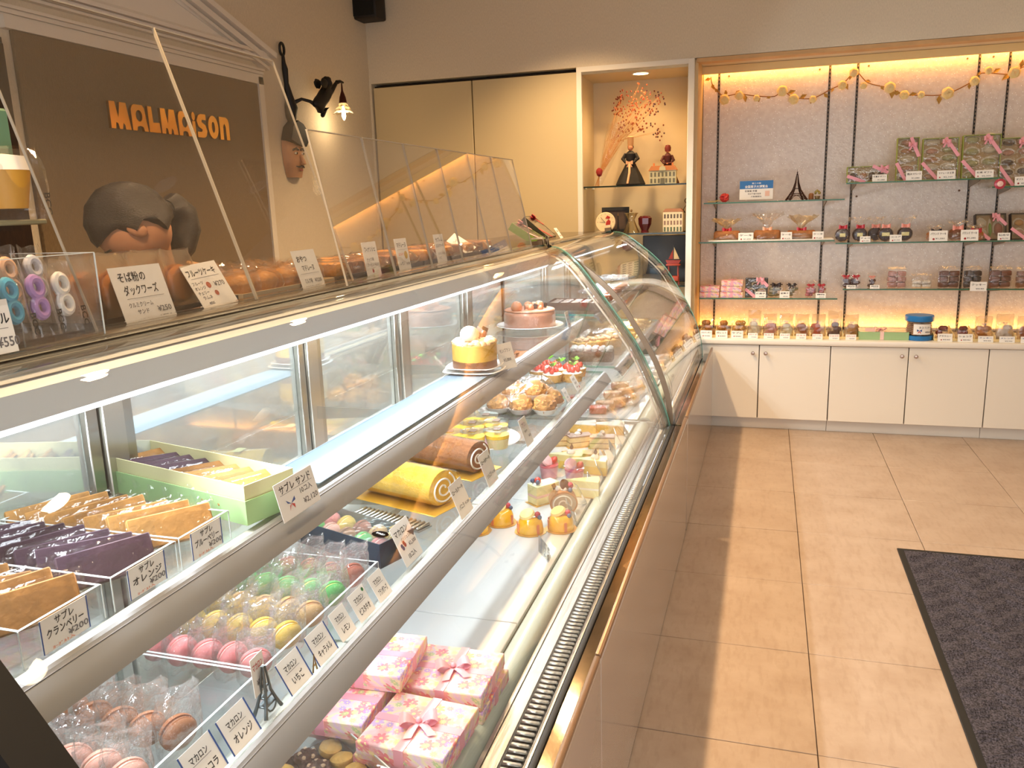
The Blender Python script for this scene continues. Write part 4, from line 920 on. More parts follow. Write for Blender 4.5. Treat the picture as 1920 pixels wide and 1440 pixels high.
STRAW = mat('strawberry_red', 'dd4a38', .3, var=(40, .3), coat=.3); CRUST = mat('tart_crust', 'd9a356', .75, var=(50, .25), bump=(120, .5)); MINT = mat('mint_leaf', '6fae2c', .5); LOGY = mat('custard_sponge', 'e8b44e', .7, var=(60, .2))
def tart(loc, label, s=1.):
    t = thing('strawberry_tart', label, 'tart', loc, RND.uniform(0, 6), 'strawberry tarts')
    MB().lathe([(0, 0), (.036, 0), (.041, .034), (.0385, .034), (.036, .024), (0, .024)], 30, wob=lambda a, z: 1 + .035 * math.cos(14 * a)).build('crust', CRUST, t)
    MB().lathe([(0, .03), (.036, .028), (.0375, .0335), (.02, .038), (0, .039)], 20).build('custard', CREAM, t)
    for i in range(6):
        a = i * 1.05 + RND.uniform(-.2, .2); q = .022 if i < 5 else 0
        MB().lathe([(0, 0), (.0085, .003), (.010, .010), (.006, .019), (0, .024)], 9, M=T(q * math.cos(a), q * math.sin(a), .038, .5 * math.sin(a), -.5 * math.cos(a), a)).build('strawberry', STRAW, t)
    for i in range(3):
        M = T(.004 * i - .004, .004 * (i % 2), .062, .5, -.5, i * 2.1); MB().add([(0, 0, 0), (.013, .010, .004), (.028, 0, .002), (.013, -.010, .004), (0, 0, .001), (.013, .010, .005), (.028, 0, .003), (.013, -.010, .005)], [(0, 1, 2, 3), (7, 6, 5, 4)], 0, M).build('mint_leaf', MINT, t, smooth=0)
for i, (x, y) in enumerate(((-.700, 3.02), (-.770, 2.985), (-.760, 3.085), (-.835, 3.04), (-.705, 3.11), (-.82, 3.13))):
    tart((x, y, ZL + .0055), f'strawberry tart with green leaves on the silver tray, {("front right", "front left", "middle right", "middle left", "back right", "back left")[i]}')
mn = thing('folded_paper_menu', 'tan folded paper lying under the lower edge of the upper rail', 'paper', (-.93, 2.42, ZL + .0004), .5); MB().rbox((0, 0, .006), (.12, .16, .011), .002, 1).build('sheet', mat('tan_paper', 'b3a383', .7), mn)

# ------------------------------------------------------------------ deck: floral gift boxes, cookies, small cakes
def floral():
    m = bpy.data.materials.new('floral_wrapping_paper'); m.use_nodes = True; nt = m.node_tree; b = nt.nodes['Principled BSDF']; N = nt.nodes.new; L = nt.links.new
    tc = N('ShaderNodeTexCoord'); sp = N('ShaderNodeSeparateXYZ'); L(tc.outputs['Object'], sp.inputs[0])
    def mth(op, a, b_=None):
        n = N('ShaderNodeMath'); n.operation = op
        for i, q in enumerate((a, b_)):
            if q is None: continue
            if isinstance(q, (int, float)): n.inputs[i].default_value = q
            else: L(q, n.inputs[i])
        return n.outputs[0]
    cb = N('ShaderNodeCombineXYZ'); L(mth('ADD', sp.outputs[0], sp.outputs[2]), cb.inputs[0]); L(mth('SUBTRACT', sp.outputs[1], sp.outputs[2]), cb.inputs[1])
    col = None
    bg = N('ShaderNodeTexNoise'); bg.inputs['Scale'].default_value = 22; L(cb.outputs[0], bg.inputs['Vector'])
    rp = N('ShaderNodeValToRGB'); L(bg.outputs[0], rp.inputs[0]); e = rp.color_ramp.elements
    e[0].position = .36; e[0].color = (*lin('f4b7b4'), 1); e[1].position = .64; e[1].color = (*lin('f7ddb0'), 1)
    for p, c in ((.46, 'f6d0d4'), (.52, 'f3e3b4'), (.58, 'eccbe0')): q = e.new(p); q.color = (*lin(c), 1)
    col = rp.outputs[0]
    for sc, off, cols, R0 in ((26, (.3, .7, 0), ('ee6f7c', 'f08d86', 'c9a3e0', 'f7c24a', 'f27f9b'), .36), (44, (1.7, .2, 0), ('f4999b', 'b59ae0', 'fbe39a', 'ef7f92', 'b9cf8e'), .30)):
        mp = N('ShaderNodeMapping'); mp.inputs['Location'].default_value = off; mp.inputs['Scale'].default_value = (sc, sc, sc); L(cb.outputs[0], mp.inputs[0])
        vo = N('ShaderNodeTexVoronoi'); vo.voronoi_dimensions = '2D'; vo.inputs['Scale'].default_value = 1; vo.inputs['Randomness'].default_value = .7; L(mp.outputs[0], vo.inputs['Vector'])
        sb = N('ShaderNodeVectorMath'); sb.operation = 'SUBTRACT'; L(mp.outputs[0], sb.inputs[0]); L(vo.outputs['Position'], sb.inputs[1])
        s2 = N('ShaderNodeSeparateXYZ'); L(sb.outputs[0], s2.inputs[0]); sc_ = N('ShaderNodeSeparateColor'); L(vo.outputs['Color'], sc_.inputs[0])
        ang = mth('ARCTAN2', s2.outputs[1], s2.outputs[0]); pet = mth('MULTIPLY_ADD', mth('ABSOLUTE', mth('COSINE', mth('MULTIPLY', ang, 4))), .45)
        pet.node.inputs[2].default_value = .55
        rad = mth('MULTIPLY', pet, R0); d = vo.outputs['Distance']
        inside = mth('LESS_THAN', d, rad); core = mth('LESS_THAN', d, R0 * .24)
        cr = N('ShaderNodeValToRGB'); cr.color_ramp.interpolation = 'CONSTANT'; L(sc_.outputs[0], cr.inputs[0])
        els = cr.color_ramp.elements; els[0].position = 0; els[0].color = (*lin(cols[0]), 1); els[1].position = .8; els[1].color = (*lin(cols[4]), 1)
        for i in (1, 2, 3): q = els.new(i * .2); q.color = (*lin(cols[i]), 1)
        m1 = N('ShaderNodeMix'); m1.data_type = 'RGBA'; L(mth('MULTIPLY', inside, .8), m1.inputs[0]); L(col, m1.inputs[6]); L(cr.outputs[0], m1.inputs[7])
        m2 = N('ShaderNodeMix'); m2.data_type = 'RGBA'; L(mth('MULTIPLY', core, .9), m2.inputs[0]); L(m1.outputs[2], m2.inputs[6]); m2.inputs[7].default_value = (*lin('fbe6a0'), 1)
        col = m2.outputs[2]
    L(col, b.inputs['Base Color']); b.inputs['Roughness'].default_value = .45; return m
FLORAL = floral()
def gift(label, loc, rz, L=.155, Wd=.145, h=.032, bow=True, rx=0., ry=0.):
    t = thing('floral_gift_box', label, 'gift box', loc, rz, None, rx, ry)
    MB().rbox((0, 0, h * .30), (L - .003, Wd - .003, h * .6), .001, 1).build('box_base', FLORAL, t)
    MB().rbox((0, 0, h * .62), (L, Wd, h * .75), .0015, 1).build('lid', FLORAL, t)
    rb = MB(); z = h + .0004; w = .0085
    rb.box(-L / 2 - .0006, L / 2 + .0006, -w, w, .003, z).box(-w, w, -Wd / 2 - .0006, Wd / 2 + .0006, .003, z + .0003)
    rb.build('ribbon', PINKR, t)
    if bow:
        b = MB(); ribbon_bow(b, (0, 0, z + .0015), .042, .5); b.build('bow', PINKR, t)
    return t
zb = ZD + .0006
gift('floral gift box at the bottom of the front right stack', (-.533, 1.100, zb), -.04, bow=False)
gift('floral gift box with a pink bow on top of the front right stack', (-.520, 1.090, zb + .033), -.06)
gift('floral gift box at the bottom of the rear right stack', (-.520, 1.262, zb), -.02, bow=False)
gift('floral gift box with a pink bow on top of the rear right stack', (-.524, 1.258, zb + .033), .02)
gift('floral gift box at the bottom of the rear left stack by the rail', (-.695, 1.190, zb), .08, bow=False)
gift('floral gift box in the middle of the rear left stack', (-.690, 1.130, zb + .033), .04, bow=False)
gift('floral gift box on top of the rear left stack under the lower rail', (-.665, 1.225, zb + .066), .06, bow=False)
CLB = clear('clear_cookie_box', (.975, .975, .97), .06, .85, 3.5, .03, (10, .15))
cbx = thing('clear_cookie_box', 'clear lidded box of round cookies at the bottom edge of the photo', 'box', (-.640, .985, zb), math.radians(-32))
tray_box(MB(), -.086, .086, -.068, .068, 0, .046, .0012).box(-.087, .087, -.069, .069, .0462, .0470).build('clear_box', CLB, cbx)
e = MB()
for y in (-.069, .069): e.box(-.087, .087, y - .001, y + .001, .045, .0478)
for x in (-.087, .087): e.box(x - .001, x + .001, -.069, .069, .045, .0478)
e.build('bright_rim', EDGEA, cbx)
tray_box(MB(), -.083, .083, -.065, .065, .0015, .018, .001).build('paper_insert', mat('brown_fluted_paper', '6d4b3e', .7, bump=(300, .4)), cbx)
ca, sa = math.cos(math.radians(-32)), math.sin(math.radians(-32))
ck_ = []
BUT = mat('butter_cookie', 'e3b25c', .75, var=(40, .3), bump=(90, .4)); NUT = mat('nutty_choc_cookie', '6a4a42', .7, var=(60, .5), bump=(110, 1.))
NAM = ('golden round', 'chocolate nut', 'ring-shaped')
def cookie(k, loc, label):
    t = thing('cookie', label, 'cookie', loc, RND.uniform(0, 6), ('golden cookies in the clear box', 'chocolate nut cookies in the clear box', 'ring cookies in the clear box')[k], RND.uniform(-.2, .2))
    if k == 0: MB().lathe([(0, 0), (.017, .0), (.0195, .005), (.0185, .012), (.012, .016), (0, .0172)], 20, wob=lambda a, z: 1 + .03 * math.sin(5 * a)).build('biscuit', BUT, t)
    elif k == 1:
        MB().ball((0, 0, .012), (.020, .020, .013), 18, 10, amp=.35, freq=4, seed=4).build('biscuit', NUT, t)
        for i in range(5): MB().ball((.012 * math.cos(i * 1.3), .012 * math.sin(i * 1.3), .021), (.005, .004, .003), 6, 4).build('almond_piece', mat('almond', 'c9a98a', .7), t)
    else: MB().lathe([(.007, .004), (.012, 0), (.019, .003), (.0195, .009), (.013, .013), (.007, .010), (.007, .004)], 20).build('biscuit', BUT, t)
    return t
prot = {}
for i in range(4):
    for j in range(3):
        k = (0, 1, 2)[j] if i % 2 == 0 else (0, 1, 0)[j]
        lx, ly = -.062 + i * .041, .044 - j * .043
        loc = (-.640 + lx * ca - ly * sa, .985 + lx * sa + ly * ca, zb + .008)
        lb = f'{NAM[k]} cookie in the clear box, {ord_(i)} from its rear end, {("right", "middle", "left")[j]} row'
        if k in prot: dup(prot[k], loc, RND.uniform(0, 6), lb)
        else: prot[k] = cookie(k, loc, lb)
MB().lathe([(0, .0), (.011, .0)], 18, M=T(.076, -.052, .0482)).build('blue_sticker', _M['blue_sticker'], cbx)
card('white card with ribbon-end corner at the bottom edge beside the clear cookie box', (-.470, .985, ZD), .06, .055, [('クッキー', .24, 0, .6, .7, 0, 'C'), ('¥1,080', .18, 0, .2, .6, 4, 'C')], tilt=.5, rz=1.2)

# yellow dome cakes
YGL = mat('mango_glaze', 'f5b71d', .12, coat=.6, sss=.1); COOKY = mat('pale_macaron_shell', 'efd58d', .6); BLUEB = mat('blueberry', '55607c', .4); RASP = mat('raspberry', 'c93247', .45, bump=(160, .8)); GOLDP = mat('gold_paper_disc', 'e6b862', .3, .5)
def dome_cake(loc, label, rz):
    t = thing('mango_dome_cake', label, 'cake', loc, rz, 'yellow glazed cakes')
    MB().lathe([(0, 0), (.044, 0), (.045, .0012), (0, .0012)], 28, wob=lambda a, z: 1 + .02 * math.cos(10 * a)).build('gold_disc', GOLDP, t)
    MB().lathe([(0, .0015), (.036, .0015), (.037, .006), (.035, .024), (.031, .036), (.024, .042), (0, .044)], 30).build('glazed_dome', YGL, t)
    for a in (-1.9, -1.35, .4): MB().box(-.004, .004, -.0378, -.0355, .003, .03, 0, T(rz=a)).build('orange_stripe', mat('orange_stripe', 'd9703a', .3), t)
    M = T(-.008, .002, .050, .25, -.35, 0); MB().lathe([(0, -.003), (.020, -.003), (.0225, 0), (.019, .006), (0, .008)], 22, M=M).build('biscuit', COOKY, t)
    MB().ball((.020, -.006, .050), .0085, 10, 7).build('raspberry', RASP, t); MB().ball((.024, -.014, .044), .0065, 10, 7).build('blueberry', BLUEB, t)
    return t
d0 = dome_cake((-.604, 2.062, zb), 'yellow glazed cake with a biscuit and berries, middle of the front row', .5)
dup(d0, (-.525, 2.100, zb), .2, 'yellow glazed cake with a biscuit and berries, rightmost of the front row'); dup(d0, (-.703, 2.105, zb), .9, 'yellow glazed cake with berries partly hidden by the lower rail'); dup(d0, (-.755, 2.03, zb), .3, 'yellow glazed cake almost wholly hidden behind the lower rail')
# slices
SPG = mat('pale_sponge', 'f0e3a6', .8, var=(60, .1)); MOCHA = mat('mocha_cream', 'c98d56', .6, var=(120, .25), stretch=(1, 4, 1))
t = thing('roll_cake_slice', 'mocha roll cake slice with cream, chocolate disc and raspberry', 'cake slice', (-.548, 2.222, zb), .35)
sec = [(.041 * math.cos(a), .036 + .036 * math.sin(a)) for a in [2 * PI * i / 26 for i in range(26)]]
MB().prism(sec, -.024, .024, 'y').build('sponge', MOCHA, t)
sp = []
for i in range(50): a = i / 50 * 3.4 * PI; q = .006 + .028 * i / 50; sp.append((q * math.cos(a), -.0245, .036 + q * math.sin(a) * .9))
MB().tube(sp, .0026, 4).build('cream_spiral', CREAM, t)
MB().prism([(.036 * math.cos(a), .036 + .031 * math.sin(a)) for a in [2 * PI * i / 22 for i in range(22)]], -.0246, -.0238, 'y').build('cut_face', mat('light_mocha_sponge', 'c7b094', .8), t)
for i, (x, y) in enumerate(((-.014, .004), (.002, -.006), (.012, .006))): MB().ball((x, y, .074), (.010, .010, .008), 10, 6, amp=.2, freq=3, seed=i).build('cream_dollop', CREAM, t)
MB().lathe([(0, 0), (.016, 0), (.016, .002), (0, .002)], 18, M=T(.004, -.004, .088, 1.1, 0, .5)).build('chocolate_disc', CHOC, t); MB().box(-.006, .006, 0, .0015, 0, .018, 0, T(-.022, 0, .074, 0, -.4, .3)).build('chocolate_shard', DCH, t)
MB().ball((.022, .004, .082), .010, 10, 7, amp=.1, freq=6).build('raspberry', RASP, t); MB().ball((.020, -.014, .074), .007, 10, 7).build('blueberry', BLUEB, t)
def square_slice(loc, rz, label, w, l, h, layers, tops):
    t = thing('cake_slice', label, 'cake slice', loc, rz); z = 0
    MB().box(-l / 2 - .006, l / 2 + .006, -w / 2 - .006, w / 2 + .006, 0, .001).build('board', GOLDP, t); z = .001
    for nm, m, k in layers:
        MB().rbox((0, 0, z + k / 2), (l, w, k), .0012, 1).build(nm, m, t); z += k
    for f in tops: f(t, z)
    return t
def berry_top(t, z):
    for i, (x, y, r, m, n) in enumerate(((-.022, 0, .011, STRAW, 'strawberry'), (-.034, .010, .007, BLUEB, 'blueberry'), (-.030, -.012, .007, BLUEB, 'blueberry'), (-.008, .012, .006, BLUEB, 'blueberry'))): MB().ball((x, y, z + .010), (r, r, r * 1.1), 10, 7).build(n, m, t)
    MB().ball((-.022, 0, z), (.017, .016, .007), 12, 6).build('cream_dollop', CREAM, t)
square_slice((-.628, 2.300, zb), .9, 'pale yellow square cake slice with strawberry and blueberries', .048, .088, .06, [('sponge', SPG, .022), ('strawberry_layer', mat('strawberry_cream', 'f1c9bd', .6), .008), ('sponge', SPG, .024), ('icing', mat('pale_icing', 'f3efb8', .5), .006)], [berry_top])
def tri_slice(loc, rz, label, h, layers, tops=(), L=.105, w=.062):
    t = thing('cake_slice', label, 'cake slice', loc, rz); z = .001
    MB().prism([(-L / 2 - .006, 0), (L / 2 + .004, -w / 2 - .006), (L / 2 + .004, w / 2 + .006)], 0, .001).build('board', GOLDP, t)
    for nm, m, k in layers:
        MB().prism([(-L / 2, -.003), (L / 2, -w / 2), (L / 2 + .004, 0), (L / 2, w / 2), (-L / 2, .003)], z, z + k).build(nm, m, t); z += k
    for f in tops: f(t, z)
    return t
tri_slice((-.525, 2.375, zb), .2, 'plain pale cake slice behind the mocha roll slice, beside the clear cards', .05, [('sponge', SPG, .024), ('cream_layer', CREAM, .006), ('sponge', SPG, .022)])
CHE = mat('lemon_cream', 'f3df8e', .6); CHEY = mat('yellow_custard_layer', 'f0c93f', .5)
def choc_top(t, z):
    MB().ball((.02, 0, z + .004), (.015, .014, .011), 12, 7).build('cream_dollop', CREAM, t); MB().add([(0, 0, 0), (.007, 0, .014), (0, 0, .028), (-.007, 0, .014), (0, .0015, 0), (.007, .0015, .014), (0, .0015, .028), (-.007, .0015, .014)], [(0, 1, 2, 3), (7, 6, 5, 4), (0, 4, 5, 1), (1, 5, 6, 2), (2, 6, 7, 3), (3, 7, 4, 0)], 0, T(.022, 0, z + .008, .1, 0, .4)).build('chocolate_leaf', CHOC, t, smooth=0)
lay = [('custard_layer', CHEY, .026), ('lemon_layer', CHE, .020), ('glaze', mat('pale_lemon_glaze', 'f7ebb2', .3), .003)]
tri_slice((-.548, 2.600, zb), .15, 'yellow layered cake slice with a chocolate leaf, right of the pink cups', .05, lay, [choc_top], .115, .07)
tri_slice((-.640, 2.640, zb), .2, 'yellow layered cake slice with a chocolate leaf, behind the left pink cup', .05, lay, [choc_top], .115, .07)
tri_slice((-.610, 2.735, zb), .1, 'flat golden tart slice between the yellow slices and the layered bars', .05, [('custard_layer', LOGY, .024), ('toasted_top', mat('toasted_custard', 'e8b75c', .4, var=(30, .35)), .004)], (), .13, .07)
def pink_cup(loc, label):
    t = thing('strawberry_mousse_cup', label, 'dessert cup', loc, .3, 'pink mousse cups')
    MB().lathe([(0, .002), (.026, .002), (.031, .040), (0, .041)], 22).build('mousse', mat('strawberry_mousse', 'f0a7ae', .5, var=(25, .25)), t)
    MB().lathe([(0, .041), (.0312, .0405), (.0325, .047), (0, .0485)], 22).build('jelly', mat('strawberry_jelly', 'e2606a', .15, coat=.4), t)
    MB().lathe([(0, 0), (.0265, 0), (.0355, .056), (.0365, .0565), (.0345, .055)], 24, wob=lambda a, z: 1 + .012 * math.cos(8 * a)).build('cup', CUP, t)
    MB().lathe([(0, -.004), (.019, -.003), (.0215, .001), (.018, .007), (0, .009)], 20, M=T(-.012, -.004, .062, .9, -.25, .4)).build('pink_macaron_shell', mat('pale_pink_shell', 'f3b9b6', .55), t)
    MB().lathe([(0, 0), (.011, .004), (.012, .012), (.007, .021), (0, .025)], 10, M=T(.014, 0, .052, .5, .5, 0)).build('strawberry', STRAW, t); MB().ball((.0, .012, .052), (.014, .012, .008), 10, 6).build('cream_dollop', CREAM, t)
    return t
u0 = pink_cup((-.575, 2.495, zb), 'pink mousse cup with a macaron shell and strawberry, right of the two'); dup(u0, (-.668, 2.520, zb), .9, 'pink mousse cup with a macaron shell and strawberry, left of the two')
LS = mat('golden_layer_sponge', 'ecc98a', .8, var=(60, .15)); LC = mat('brown_cream_line', 'a8794f', .6); LT = mat('lilac_brown_glaze', 'b59a8d', .25)
def nut_top(t, z): MB().ball((-.006, 0, z + .003), (.013, .012, .009), 10, 6).build('cream_dollop', CREAM, t); MB().rbox((.0, .002, z + .006), (.022, .018, .010), .003, 1).build('praline_cube', mat('praline', 'a87452', .5, var=(60, .4)), t); MB().ball((0, 0, z + .014), (.009, .009, .007), 8, 5).build('cream_peak', CREAM, t)
bar = [('sponge', LS, .017), ('cream_line', LC, .003), ('sponge', LS, .017), ('cream_line', LC, .003), ('glaze', LT, .004)]
for x, y, r, w in ((-.560, 2.90, .15, 'rightmost, showing its long side'), (-.648, 2.900, .55, 'middle, showing its narrow end'), (-.730, 2.90, .3, 'leftmost, half behind the lower rail')):
    square_slice((x, y, zb), r, f'layered sponge bar with a praline cube on top, {w}', .046, .092, .05, bar, [nut_top])
for x, y, r, w in ((-.695, 3.09, .2, 'left'), (-.585, 3.10, .15, 'right')):
    tri_slice((x, y, zb), r, f'golden baked cake slice at the far end of the deck, {w} of the pair', .04, [('base', LOGY, .030), ('toasted_top', _M['toasted_custard'], .004), ('cream_edge', CREAM, .004)], (), .14, .08)
CLC = clear('clear_card_film', (.80, .87, .93), .14, .8, 2.0, .05, None, (1, 1, 1), .2)
def clear_card(i, y, x, lines, mk=None):
    t = thing('clear_price_card', f'clear plastic card with pale blue lettering, {ord_(i)} from the near end of the deck row', 'price card', (x, y, zb), PI / 2 + .25 + .1 * (i % 3), None, -.45, (-.5, -.2, .15)[i % 3])
    MB().box(-.026, .026, 0, .0010, 0, .068).build('sheet', CLC, t); mb = MB()
    for k, l in enumerate(lines): text_mesh(mb, l, .014, 0, .048 - k * .019, .044, 1 if k < 2 else 4, 'C')
    if mk: mb.lathe([(0, 0), (.006, 0)], 12, m=1, M=T(.012, -.0002, .014, rx=PI / 2))
    mb.build('lettering', [INKG, mat('pale_blue_ink', '4f7aa8', .6), INKB, INKB, INKG], t, (0, -.0006, 0), smooth=0)
    MB().rbox((0, .008, .003), (.016, .014, .006), .002, 1).build('clip_foot', EDGEA, t)
for i, (y, x, l) in enumerate(((1.905, -.505, ('ジヴァラ', 'マンゴー', '¥520')), (2.175, -.497, ('ロール', 'モカ', '¥430')), (2.31, -.497, ('フレーズ', 'ベリー', '¥460')), (2.43, -.488, ('タルト', 'レモン', '¥450')), (2.56, -.490, ('ムース', 'いちご', '¥440')), (2.68, -.488, ('チーズ', 'ケーキ', '¥430')), (2.80, -.488, ('シトロン', 'タルト', '¥470')), (2.94, -.492, ('オペラ', 'キャラメル', '¥480')), (3.08, -.492, ('ミルフィユ', 'バニラ', '¥500')))):
    clear_card(i, y, x, l, i == 2)

# ------------------------------------------------------------------ contents of the far case
LOAF = mat('dark_cake_loaf', '5b4334', .7, var=(40, .4), bump=(60, .6)); WAL = mat('dusted_walnut', 'd7d2cb', .8, var=(50, .35), bump=(90, .8))
def loaf(label, loc, L, w, h, rz, n, topm, body=LOAF, rr=.016, glint=False):
    t = thing('loaf_cake', label, 'cake', loc, rz)
    MB().rbox((0, 0, h / 2), (L, w, h), .006, 2).build('loaf', body, t)
    r3 = random.Random(n)
    for i in range(n):
        for j in range(3): MB().ball((-L / 2 + L * (i + .5) / n + r3.uniform(-.004, .004), (j - 1) * w * .3, h + rr * .5), (rr, rr * .9, rr * .75), 8, 6, amp=.25, freq=3, seed=i + j).build('topping', topm, t)
    return t
loaf('dark loaf cake topped with sugar-dusted walnuts behind the glass partition', (-.715, 3.47, ZL + .0004), .19, .085, .045, .05, 6, WAL)
loaf('golden loaf cake under crinkled film, behind the walnut loaf', (-.760, 3.78, ZL + .0004), .24, .09, .04, .7, 6, mat('glazed_fruit', 'd9a878', .3, var=(30, .3)), CRUST, .014)
f2 = thing('film_cover', 'crinkled clear film over the golden loaf behind the walnut loaf', 'film', (-.745, 3.75, ZL + .003), .7); r2 = random.Random(5)
mb = MB(); mb.grid(dome, 22, 8, 0, None, True); q = mb.build('film', FILM, f2, smooth=0); q.scale = (1, .75, .85)
CT = mat('brown_chocolate_cup', '63483a', .45, var=(30, .2))
t = thing('chocolate_tray', 'brown tray of dimpled chocolates on the upper shelf beyond the partition', 'tray', (-.785, 3.50, ZU + .0075), .03)
tray_box(MB(), -.118, .118, -.085, .085, 0, .034, .003).build('tray', CT, t)
mk_ = []
for i in range(5):
    for j in range(3):
        loc = (-.785 - .09 + i * .045, 3.50 - .055 + j * .052, ZU + .0112)
        lb = f'ribbed chocolate in the brown tray, column {ord_(i)} from the left, {("near", "middle", "far")[j]} row'.replace('column ', '')
        if not mk_:
            c = thing('ribbed_chocolate', lb, 'chocolate', loc, 0, 'chocolates in the brown tray'); MB().rbox((0, 0, .014), (.040, .046, .028), .006, 2).build('shell', CT, c)
            for s in (-1, 0, 1): MB().box(-.013, .013, s * .011 - .0016, s * .011 + .0016, .028, .0286).build('glint_line', mat('pale_glint', 'c9b9a4', .4), c)  # glints drawn as pale lines across the chocolate
            mk_.append(c)
        else: dup(mk_[0], loc, RND.uniform(-.05, .05), lb)
WRAP = clear('gold_film', (.95, .85, .6), .16, .7, 2.2, .12, (60, .9), (1, .92, .75))
def wrapped(nm, label, loc, L, w, h, m, grp, rz, rx=0., fl=FILM, seed=1, cat='wrapped cake'):
    t = thing(nm, label, cat, loc, rz, grp, rx)
    MB().rbox((0, 0, h / 2 + .001), (L, w, h), min(w, h) * .3, 2).build('cake', m, t)
    b = MB(); r3 = random.Random(seed)
    for k in range(2):
        pass
    def f(u, v):
        a = 2 * PI * u; e = max(0, abs(v - .5) * 2 - .72) / .28; k = (1 - .93 * e)
        x = (v - .5) * (L + .05); j = .0022 * (1 + e * 2)
        return (x + r3.uniform(-j, j), math.cos(a) * (w / 2 + .004) * (1.05 + .35 * e) + r3.uniform(-j, j), max(.0003, (h / 2 + .001) + math.sin(a) * (h / 2 + .004) * k + r3.uniform(-j, j)))
    b.grid(f, 10, 10, 0, None, True); b.build('wrapper', fl, t, smooth=0); return t
FIN = mat('brown_financier', '9c6a3c', .7, var=(40, .3)); FINY = mat('golden_financier', 'd9b46a', .7, var=(40, .2)); WHB = mat('white_paper_wrap', 'efe9e4', .5)
k = 0
for i in range(5):
    wrapped('paper_wrapped_bar', f'white paper-wrapped bar on the far upper shelf, {ord_(i)} from the near end', (-.80 + .015 * (i % 2), 4.08 + i * .12, ZU + .0075 + (.03 if i > 2 else 0)), .16, .035, .022, WHB, None, .25 - .08 * i, 0, CLC, i)
for i in range(5):
    wrapped('wrapped_fruit_cake', f'wrapped glossy fruit cake on the far upper shelf, {ord_(i)} from the near end', (-.715, 3.72 + i * .15, ZU + .0075), .10, .05, .03, mat('dark_fruit_cake', '8a4a30', .4, var=(60, .5)), None, .9 + .2 * i, 0, FILM, i + 9)
for i in range(7):
    wrapped('gold_wrapped_financier', f'cream and gold wrapped cake on the far lower shelf, {ord_(i)} from the near end', (-.66 - .055 * (i % 2), 4.02 + (i // 2) * .16 + .05 * (i % 2), ZL + .0075 + .0 * i), .105, .045, .032, FINY, None, .35 + .15 * (i % 3), 0, WRAP, i + 20)
for i in range(5):
    wrapped('white_wrapped_sandwich', f'white wrapped filled biscuit on the far deck, {ord_(i)} from the near end', (-.54, 3.98 + i * .15, zb), .10, .05, .045, WHB, None, .5 + .1 * i, 0, FILM, i + 40)
for i in range(7):
    wrapped('peach_wrapped_biscuit', f'peach-coloured wrapped biscuit on the near part of the far deck, {ord_(i)} from the partition', (-.655 + .05 * (i % 3), 3.46 + .065 * i, zb + (.0 if i % 2 else .0)), .085, .045, .04, mat('peach_biscuit', 'dca06a', .6, var=(40, .4)), None, .3 + .5 * (i % 3), 0, FILM, i + 60)
wrapped('red_wrapped_biscuit', 'red ring-shaped wrapped biscuit just beyond the partition on the far deck', (-.675, 3.40, zb), .075, .06, .03, mat('coral_biscuit', 'd9684a', .5), None, .2, 0, FILM, 77)

# ------------------------------------------------------------------ on the counter, behind the acrylic guards
zc = 1.2018
TRAYB = mat('dark_wooden_tray', '2a1a12', .35, var=(20, .4)); TRAYC = mat('cream_paper_lined_tray', 'c9b28c', .6)
def ctray(label, x0, x1, y0, y1, m, h=.012, name='counter_tray'):
    t = thing(name, label, 'tray', ((x0 + x1) / 2, (y0 + y1) / 2, zc)); a, b = (x1 - x0) / 2, (y1 - y0) / 2
    tray_box(MB(), -a, a, -b, b, 0, h, .004).build('tray', m, t); return t
ctray('dark tray of stacked dacquoise packets behind the tall guard', -1.16, -.955, .955, 1.33, TRAYB)
ctray('pale lined tray of round cup cakes behind the tall guard', -1.16, -.955, 1.345, 1.70, TRAYC)
ctray('dark tray of baked cakes behind the first lower guards', -1.16, -.955, 1.715, 2.22, TRAYB)
ctray('dark tray of wrapped cakes behind the far lower guards', -1.16, -.955, 2.235, 2.95, TRAYB)
# clear candle box with coloured fabric-wrapped candles
bx = thing('candle_box', 'clear acrylic bin of coloured ring candles in printed bags at the left edge', 'bin', (-.975, .84, zc + .001))
tray_box(MB(), -.075, .075, -.095, .095, 0, .115, .003).build('bin', ACRYL, bx)
for sx in (-1, 1):
    for sy in (-1, 1): MB().box(sx * .075 - .0008, sx * .075 + .0008, sy * .095 - .0008, sy * .095 + .0008, 0, .115).build('corner_edge', EDGEA, bx)
MB().box(.072, .0755, -.095, .095, .1148, .1158).build('rim_edge', EDGEA, bx); MB().box(-.075, .072, .092, .0955, .1148, .1158).build('rim_edge', EDGEA, bx)
def ring_candle(loc, col, label, up, seed, txt=True):
    t = thing('ring_candle', label, 'candle', loc, PI / 2, 'ring candles in the acrylic bin', -.15)
    m = mat('candle_' + col, col, .6, sss=.2)
    def tor(cz, R_, r_): return lambda u, v: ((R_ + r_ * math.cos(2 * PI * v)) * math.cos(2 * PI * u) * .8, r_ * math.sin(2 * PI * v), cz + (R_ + r_ * math.cos(2 * PI * v)) * math.sin(2 * PI * u))
    for cz in (.030, .058): mb = MB(); mb.grid(tor(cz + up, .0115, .0062), 14, 9, 0, None, True); mb.build('ring', m, t)
    b = MB(); bag(b, .037, .020, .098, seed, .25, .0018, up * .2); b.build('printed_bag', FILM2, t, smooth=0)
    if txt:
        mb = MB(); text_mesh(mb, 'BCC', .0125, 0, .0, .028, 0, 'L', T(.012, -.0125, .036, 0, PI / 2, 0)); mb.build('lettering', INKS, t, smooth=0)
    return t
